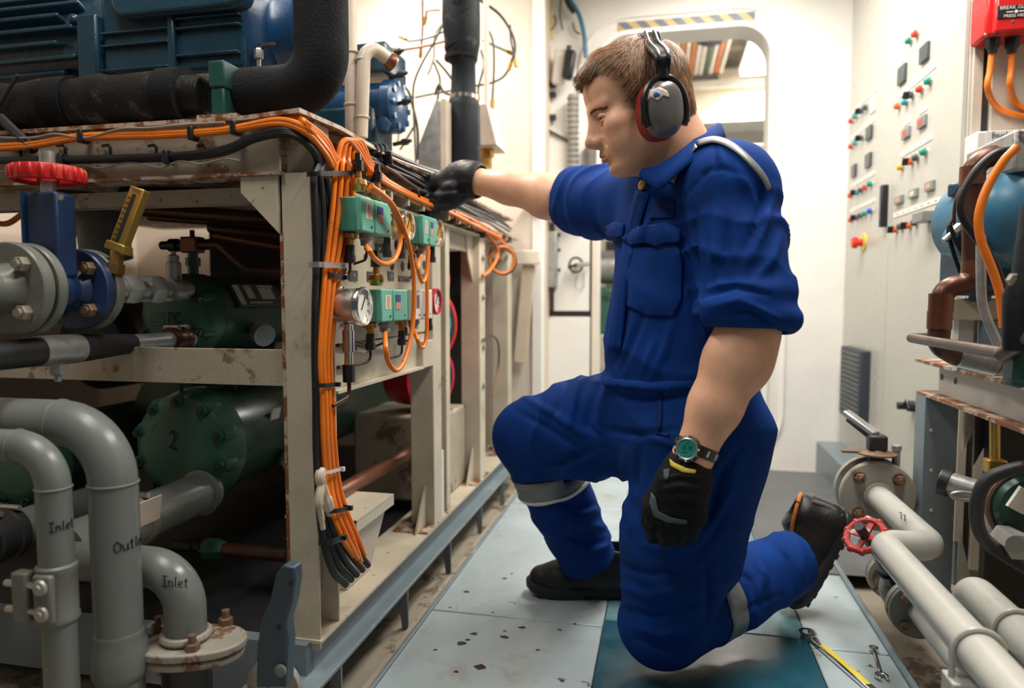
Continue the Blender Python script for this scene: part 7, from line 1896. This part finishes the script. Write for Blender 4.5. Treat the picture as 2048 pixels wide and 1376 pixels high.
# ---- ear defenders
em = sth  # (kept local)
cupc = {}
for s_ in (1, -1):
    c_ = H(-.012, s_ * .086, -.036)
    ax_ = (fy * s_ + fz * -.10 - fx * .16).normalized()
    upv = V((-.12, 0, 1)).normalized(); upv = (upv - ax_ * upv.dot(ax_)).normalized(); fw = upv.cross(ax_) 
    def ov(h, a, b, n=36):
        a *= .9; b *= .93
        sq = lambda q: math.copysign(abs(q) ** .82, q)
        return [c_ + ax_ * h + fw * (a * sq(math.cos(2 * math.pi * k / n))) + upv * (b * sq(math.sin(2 * math.pi * k / n))) for k in range(n)]
    def ovl(name, rings, m, par):
        vs = []; n = 36
        for h, a, b in rings: vs += ov(h, a, b)
        fs = [(i * n + k, i * n + (k + 1) % n, (i + 1) * n + (k + 1) % n, (i + 1) * n + k) for i in range(len(rings) - 1) for k in range(n)] + [tuple(range(n))[::-1], tuple((len(rings) - 1) * n + k for k in range(n))]
        return MB().add(vs, fs).build(name, m, par)
    cup = ovl('ear_cup', [(.006, .038, .051), (.010, .041, .0545), (.018, .041, .0545), (.028, .039, .052), (.036, .034, .046), (.041, .025, .035), (.043, .012, .018)], 'muff_grey', pe)
    cup['label'] = 'dark grey ear defender cup'
    ovl('cushion', [(-.022, .036, .049), (-.018, .0425, .0565), (-.004, .0435, .0575), (.006, .040, .053)], 'muff_red' if s_ > 0 else 'muff_black', cup)
    if s_ > 0:
        cbv = BVHTree.FromPolygons([v_.co + ORG[cup.name] for v_ in cup.data.vertices], [tuple(f_.vertices) for f_ in cup.data.polygons])
        patch('worn_sticker', [(1286, 186), (1292, 176), (1304, 180), (1318, 174), (1334, 182), (1340, 196), (1326, 192), (1316, 202), (1302, 194), (1294, 204)], cbv, 'cream_label', cup, 2.5, .0006, .0006)
        patch('sticker_print', [(1306, 186), (1318, 184), (1320, 192), (1308, 196)], cbv, 'btn_blue', cup, 2.5, .0012, .0006)
    # yoke
    arc = []
    for k in range(-3, 21):
        a = math.pi * k / 17
        arc.append(c_ + ax_ * .026 + fw * (.042 * math.cos(a)) + upv * (.0545 * math.sin(a) if 0 <= a <= math.pi else .0 + (-.010 if k in (-1, 18) else -.022 if k in (-2, 19) else -.032)))
    MB().tube(arc, .0058, 8).build('yoke', 'muff_black', cup)
    for sg_ in (-1, 1):
        MB().tube([c_ + ax_ * .026 + fw * (.042 * sg_) - upv * .002, c_ + ax_ * .024 + fw * (.041 * sg_) - upv * .026], .0062, 8).build('yoke_clip', 'muff_black', cup)
    cupc[s_] = (c_ + ax_ * .026 + upv * .0545, upv)
# headband across the crown
n1, up1 = cupc[1]; n2, up2 = cupc[-1]
crn = aY(1291, 80, hc.y)
fwd_b = V((-1, -.2, -.1)).normalized()
bp = catmull([n1, n1 + up1 * .035 + fy * .004, n1.lerp(crn, .72) + fy * .026, crn + fy * .030, crn, crn - fy * .030, n2.lerp(crn, .72) - fy * .026, n2 + up2 * .035 - fy * .004, n2], 6)
def band(pts, wd, th, name, m, off=0):
    mb = MB(); vs = []; n = len(pts)
    for i, p in enumerate(pts):
        t = (pts[min(i + 1, n - 1)] - pts[max(i - 1, 0)]).normalized(); f_ = (fwd_b - t * fwd_b.dot(t)).normalized(); nn = f_.cross(t)
        if nn.dot(p - hc) < 0: nn = -nn
        w_ = wd(i / (n - 1)) if callable(wd) else wd
        p = p + nn * off
        vs += [p + f_ * w_ - nn * th, p + f_ * w_ * .9 + nn * th, p - f_ * w_ * .9 + nn * th, p - f_ * w_ - nn * th]
    fs = [(k * 4 + j, k * 4 + (j + 1) % 4, (k + 1) * 4 + (j + 1) % 4, (k + 1) * 4 + j) for k in range(n - 1) for j in range(4)] + [(0, 1, 2, 3), tuple(n * 4 - 4 + j for j in range(4))]
    return mb.add(vs, fs).build(name, m, pe, bevel=.001)
hb_ = band(bp, lambda t: .012 + .010 * math.sin(math.pi * t), .0035, 'headband', 'muff_black')
for sg_ in (-1, 1):
    P_ = [p + fwd_b * (.008 * sg_) + (p - hc).normalized() * .0045 for p in bp[4:20]]
    MB().tube(P_, .0028, 6).build('headband_rib', 'muff_black', hb_)
MB().tube([n1 - up1 * .004, n1 + up1 * .012], .011, 12).build('headband_joint', 'muff_black', hb_)
# ---- gloves
def glove_near():
    f = Field((-.12, 1.10, .28), (.22, 1.45, .56), .0028)
    w0 = wrN
    K = [aY(1312, 1018, 1.262), aY(1338, 1030, 1.248), aY(1366, 1036, 1.245), aY(1392, 1034, 1.25)]     # knuckles index..little
    f.cone(w0 + (w0 - elN).normalized() * .022, w0 + (w0 - elN).normalized() * .05, .041, .041, .02)
    c0 = aY(1372, 958, 1.262)
    for kk in K: f.cone(c0, kk, .034, .020, .022)
    f.cone(aY(1340, 965, 1.275), K[0], .026, .020, .02)
    for i, kk in enumerate(K):
        a = aY((1303, 1330, 1358, 1384)[i], (1052, 1064, 1066, 1058)[i], 1.250 + .006 * (i == 0))
        b = aY((1306, 1330, 1356, 1382)[i], (1074, 1080, 1080, 1070)[i], 1.282)
        c = aY((1315, 1336, 1360, 1384)[i], (1068, 1074, 1072, 1064)[i], 1.305)
        f.cone(kk, a, .0150, .0135, .006); f.cone(a, b, .0135, .0125, .004); f.cone(b, c, .0125, .0115, .004)
    # thumb
    t0, t1, t2 = aY(1330, 972, 1.285), aY(1302, 1006, 1.285), aY(1296, 1044, 1.29)
    f.cone(t0, t1, .021, .0165, .012); f.cone(t1, t2, .0165, .0135, .006)
    f.cone(w0 + (w0 - elN).normalized() * .018, w0 - (w0 - elN).normalized() * .03, .0335, .036, .003, 'sub')
    return f.mesh(1)
gv, gF = glove_near()
gst = []
for k in range(7):
    y = 950 + k * 11
    gst.append((((1322 + k, y + 8), (1360, y), (1404, y + 6)), -.0022 if k % 2 else .0022, 4, 0, 9))
gst += [(((1328, 1040), (1330, 1062)), -.003, 3, 0, 9), (((1354, 1042), (1354, 1066)), -.003, 3, 0, 9), (((1380, 1040), (1378, 1062)), -.003, 3, 0, 9)]
gv = strokes(gv, gF, gst)
gl = npobj('glove', gv, gF, 'glove', pe); gl['label'] = 'black work glove resting on the thigh'
gb2 = BVHTree.FromPolygons([V(p) for p in gv.tolist()], gF.tolist())
patch('glove_trim', [(1304, 985), (1312, 995), (1318, 1022), (1340, 1034), (1374, 1040), (1372, 1048), (1336, 1044), (1308, 1032), (1300, 1005)], gb2, 'glove_trim', gl, 3, .0015, .0015)
patch('glove_trim', [(1328, 940), (1340, 938), (1338, 956), (1330, 962)], gb2, 'glove_trim', gl, 3, .0015, .0015)
patch('cuff_lining', [(1340, 918), (1350, 926), (1372, 936), (1392, 940), (1390, 947), (1366, 945), (1342, 932)], gb2, 'yellow', gl, 3, .001, .0015)
def glove_far():
    f = Field((-.76, 1.72, .92), (-.40, 2.05, 1.22), .003)
    d_ = (wrF - elF).normalized()
    f.cone(wrF + d_ * .006, wrF + d_ * .05, .050, .045, .02)
    f.cone(wrF + V((0, 0, .028)), wrF + d_ * .03 + V((0, 0, .03)), .018, .018, .02)
    c0 = aY(912, 372, 1.885)
    K = [aY(868, 362, 1.855), aY(856, 376, 1.87), aY(850, 392, 1.89), aY(852, 408, 1.91)]
    for kk in K: f.cone(c0, kk, .040, .022, .022)
    for i, kk in enumerate(K):
        a = aY((842, 838, 838, 846)[i], (382, 398, 412, 424)[i], (1.835, 1.85, 1.87, 1.89)[i])
        b = aY((858, 858, 862, 868)[i], (408, 420, 428, 432)[i], (1.835, 1.85, 1.87, 1.89)[i])
        c = aY((880, 880, 884, 888)[i], (412, 420, 424, 424)[i], (1.85, 1.865, 1.88, 1.90)[i])
        f.cone(kk, a, .019, .017, .007); f.cone(a, b, .017, .016, .005); f.cone(b, c, .016, .014, .005)
    t0, t1, t2 = aY(902, 385, 1.84), aY(876, 396, 1.825), aY(852, 412, 1.82)
    f.cone(t0, t1, .024, .018, .012); f.cone(t1, t2, .018, .0145, .006)
    f.cone(aY(900, 395, 1.86), aY(880, 405, 1.86), .035, .028, .02)
    f.cone(wrF - d_ * .04, wrF + d_ * .004, .043, .041, .003, 'sub')
    return f.mesh(1)
fv, fF_ = glove_far()
fv = strokes(fv, fF_, [(((870, 372), (905, 368), (940, 366)), .004, 6, 0, 9), (((868, 384), (900, 380), (935, 380)), -.004, 5, 0, 9), (((880, 400), (915, 395), (940, 390)), -.003, 5, 0, 9), (((855, 392), (880, 402)), -.003, 4, 0, 9)])
g2_ = npobj('glove', fv, fF_, 'glove_worn', pe); g2_['label'] = 'worn black glove gripping the cable tray'
# ---- watch
dA = (wrN - elN).normalized()
wc_ = aY(1376, 898, 1.225)
hitw = BVHTree.FromPolygons([V(p) for p in bv_.tolist()], bF_.tolist()).ray_cast(V((0, 0, CAMH)), ray(1376, 898).normalized())
wp_, wn_ = (hitw[0], hitw[1]) if hitw[0] else (wc_, V((0, -1, 0)))
wn_ = (wn_ * .6 + V((-.25, -1, .15)).normalized()).normalized()
wa = MB().lathe(wp_ - wn_ * .004, wn_, [(0, .0225), (.006, .0235), (.010, .0225), (.013, .018), (.0125, .0165)], 30).build('watch_case', 'watch_black', pe)
MB().lathe(wp_ + wn_ * .0075, wn_, [(0, .0165), (.0012, .0165)], 28).build('watch_dial', 'watch_face', wa)
u_, v_, _n = basis(wn_)
up_ = (V((0, 0, 1)) - wn_ * wn_.z).normalized(); rt_ = up_.cross(wn_) * -1
for k in range(12):
    a = math.pi * k / 6
    MB().box(wp_ + wn_ * .0088 + (rt_ * math.cos(a) + up_ * math.sin(a)) * .0205, (.003, .003, .003)).build('bezel_mark', 'strip' if k % 3 == 0 else 'steel', wa)
MB().torus(wp_ + wn_ * .0085, wn_, .0175, .0016, 28, 8).build('dial_ring', 'steel', wa)
rx_ = rt_ if rt_.x > 0 else -rt_
for x_, y_, w_, h_ in ((-.007, .002, .0012, .006), (-.003, .002, .0035, .0012), (-.003, -.001, .0035, .0012), (-.003, .005, .0035, .0012), (.003, .002, .0012, .006), (.007, .002, .0035, .006), (-.002, -.006, .008, .0012), (0, .0095, .006, .0012)):
    MB().bar(wp_ + wn_ * .0089 + rx_ * (x_ - w_ / 2) + up_ * y_, wp_ + wn_ * .0089 + rx_ * (x_ + w_ / 2) + up_ * y_, h_, .0005, wn_).build('dial_segment', 'watch_mark', wa)
ctr = elN.lerp(wrN, .93); rr = .0362
for sg_ in (0,):
    pts = []
    for k in range(24):
        a = 2 * math.pi * k / 24
        uu, vv2, _ = basis(dA)
        pts.append(ctr + (uu * math.cos(a) + vv2 * math.sin(a)) * rr)
    mb = MB(); n = 24; vs = []
    for k in range(24):
        o_ = (pts[k] - ctr).normalized()
        vs += [pts[k] - dA * .010 - o_ * .002, pts[k] - dA * .010 + o_ * .002, pts[k] + dA * .010 + o_ * .002, pts[k] + dA * .010 - o_ * .002]
    mb.add(vs, [(k * 4 + j, k * 4 + (j + 1) % 4, ((k + 1) % n) * 4 + (j + 1) % 4, ((k + 1) % n) * 4 + j) for k in range(n) for j in range(4)])
    mb.build('watch_strap', 'watch_black', wa)
    for k in range(0, 24, 2):
        o_ = (pts[k] - ctr).normalized(); tg_ = dA.cross(o_)
        MB().bar(pts[k] + o_ * .0022 - dA * .0055, pts[k] + o_ * .0022 + dA * .0055, .0042, .002, o_).build('strap_link', 'steel', wa)
# ---- safety shoes
def shoe(heel, toe, up, name_l, knee_ank):
    """heel and toe are sole points; up is the sole's inner normal"""
    d_ = (toe - heel).normalized(); up = (up - d_ * up.dot(d_)).normalized(); sd = up.cross(d_); L = (toe - heel).length
    def Q(a, b, c): return heel + d_ * (a * L) + sd * b + up * c
    lo = np.min([np.array(Q(a, b, c)) for a in (-.1, 1.1) for b in (-.08, .08) for c in (-.03, .18)], 0); hi = np.max([np.array(Q(a, b, c)) for a in (-.1, 1.1) for b in (-.08, .08) for c in (-.03, .18)], 0)
    f = Field(lo, hi, .0034)
    f.cone(Q(.12, 0, .045), Q(.40, 0, .050), .038, .039, .03)
    f.cone(Q(.40, 0, .050), Q(.70, -.002, .040), .040, .042, .03); f.cone(Q(.70, -.002, .040), Q(.88, -.004, .036), .043, .036, .03)
    f.cone(Q(.12, 0, .05), Q(.16, 0, .105), .040, .043, .03); f.cone(Q(.30, 0, .07), Q(.26, 0, .105), .040, .043, .03)
    f.half(Q(0, 0, .014), -up, .006)
    f.cone(Q(.2, 0, .115), Q(.2, 0, .17), .036, .04, .006, 'sub')
    a_, b_ = f.mesh(1)
    o = npobj('shoe_upper', a_, b_, 'shoe', pe); o['label'] = name_l
    out = []
    for k in range(40):
        t = 2 * math.pi * k / 40; x = .5 + .5 * math.cos(t) * 1.0
        wd = (.041 + .012 * max(0, math.sin((x - .35) * 2.4)) - .006 * math.exp(-((x - .42) / .15) ** 2))
        yy = math.copysign(abs(math.sin(t)) ** .55, math.sin(t)) * wd
        out.append((-.012 + x * (L + .02), yy))
    mb = MB()
    rings = []
    for c, g_ in ((0, .96), (.008, 1.0), (.020, 1.0), (.026, .95)):
        rings.append([heel + d_ * ((x - L / 2) * g_ + L / 2) + sd * (y * g_) + up * (c + .012 * max(0, (x / L - .8) / .2) ** 2) for x, y in out])
    vs = [p for r_ in rings for p in r_]; n = 40
    mb.add(vs, [(i * n + k, i * n + (k + 1) % n, (i + 1) * n + (k + 1) % n, (i + 1) * n + k) for i in range(3) for k in range(n)] + [tuple(range(n))[::-1], tuple(3 * n + k for k in range(n))])
    so_ = mb.build('sole', 'sole', o)
    for k in range(9):
        x = L * (.06 + k * .105)
        mb = MB().add([heel + d_ * (x + s1_ * .007) + sd * (s2_ * .036) + up * (c_ + .012 * max(0, (x / L - .8) / .2) ** 2) for s1_ in (-1, 1) for s2_ in (-1, 1) for c_ in (-.004, .004)], [(0, 1, 3, 2), (4, 6, 7, 5), (0, 4, 5, 1), (2, 3, 7, 6), (0, 2, 6, 4), (1, 5, 7, 3)])
        mb.build('tread', 'sole', so_)
    return o, Q, sd, up, d_
toeN = aZ(1592, 1226, .012) + V((.015, 0.02, 0)); heelN = aY(1704, 1040, 1.87)
s1_, QN, sdN, upN, dN_ = shoe(heelN, toeN, V((-1, 0, .3)), 'black safety shoe bent up on its toe with grey and orange trim', None)
nearside = -1 if sdN.y > 0 else 1
def sh(pts, Q, r, m, nm, o): MB().tube(catmull([Q(*p) for p in pts], 6), r, 8).build(nm, m, o)
sh([(-.01, nearside * .0, .03), (-.012, 0, .06), (.0, 0, .10), (.02, 0, .125)], QN, [.014, .014, .013, .008], 'shoe_grey', 'heel_bumper', s1_)
for kk in (-1, 1): sh([(.02, kk * .030, .035), (.0, kk * .026, .07), (.03, kk * .026, .11)], QN, .006, 'shoe_grey', 'heel_rib', s1_)
sh([(.06, nearside * .036, .142), (.18, nearside * .044, .138), (.30, nearside * .040, .128), (.38, nearside * .030, .118)], QN, .0045, 'shoe_orange', 'collar_trim', s1_)
sh([(.02, 0, .135), (.04, nearside * .03, .142), (.10, nearside * .042, .142)], QN, .005, 'shoe_orange', 'collar_trim', s1_)
sh([(.42, nearside * .034, .098), (.50, nearside * .030, .092), (.56, nearside * .026, .086)], QN, .004, 'shoe_grey', 'lace_edge', s1_)
for k in range(4): sh([(.44 + k * .055, nearside * .036, .088 - k * .006), (.44 + k * .055, 0, .102 - k * .007), (.44 + k * .055, -nearside * .036, .088 - k * .006)], QN, .003, 'glove', 'lace', s1_)
toeF, heelF = aZ(1058, 1186, .0) + V((.0, 0, .004)), aZ(1262, 1196, .0) + V((.02, 0.02, .004))
s2_, QF, sdF, upF, dF_ = shoe(heelF, toeF, V((0, 0, 1)), 'black safety shoe planted flat on the grey deck', None)
nf = -1 if sdF.y > 0 else 1
for k in range(5): sh([(.42 + k * .05, nf * .034, .088 - k * .005), (.42 + k * .05, 0, .099 - k * .007), (.42 + k * .05, -nf * .034, .088 - k * .005)], QF, .003, 'glove', 'lace', s2_)
sh([(.34, nf * .036, .105), (.46, nf * .033, .09), (.60, nf * .030, .080)], QF, .0035, 'shoe_grey', 'lace_edge', s2_)
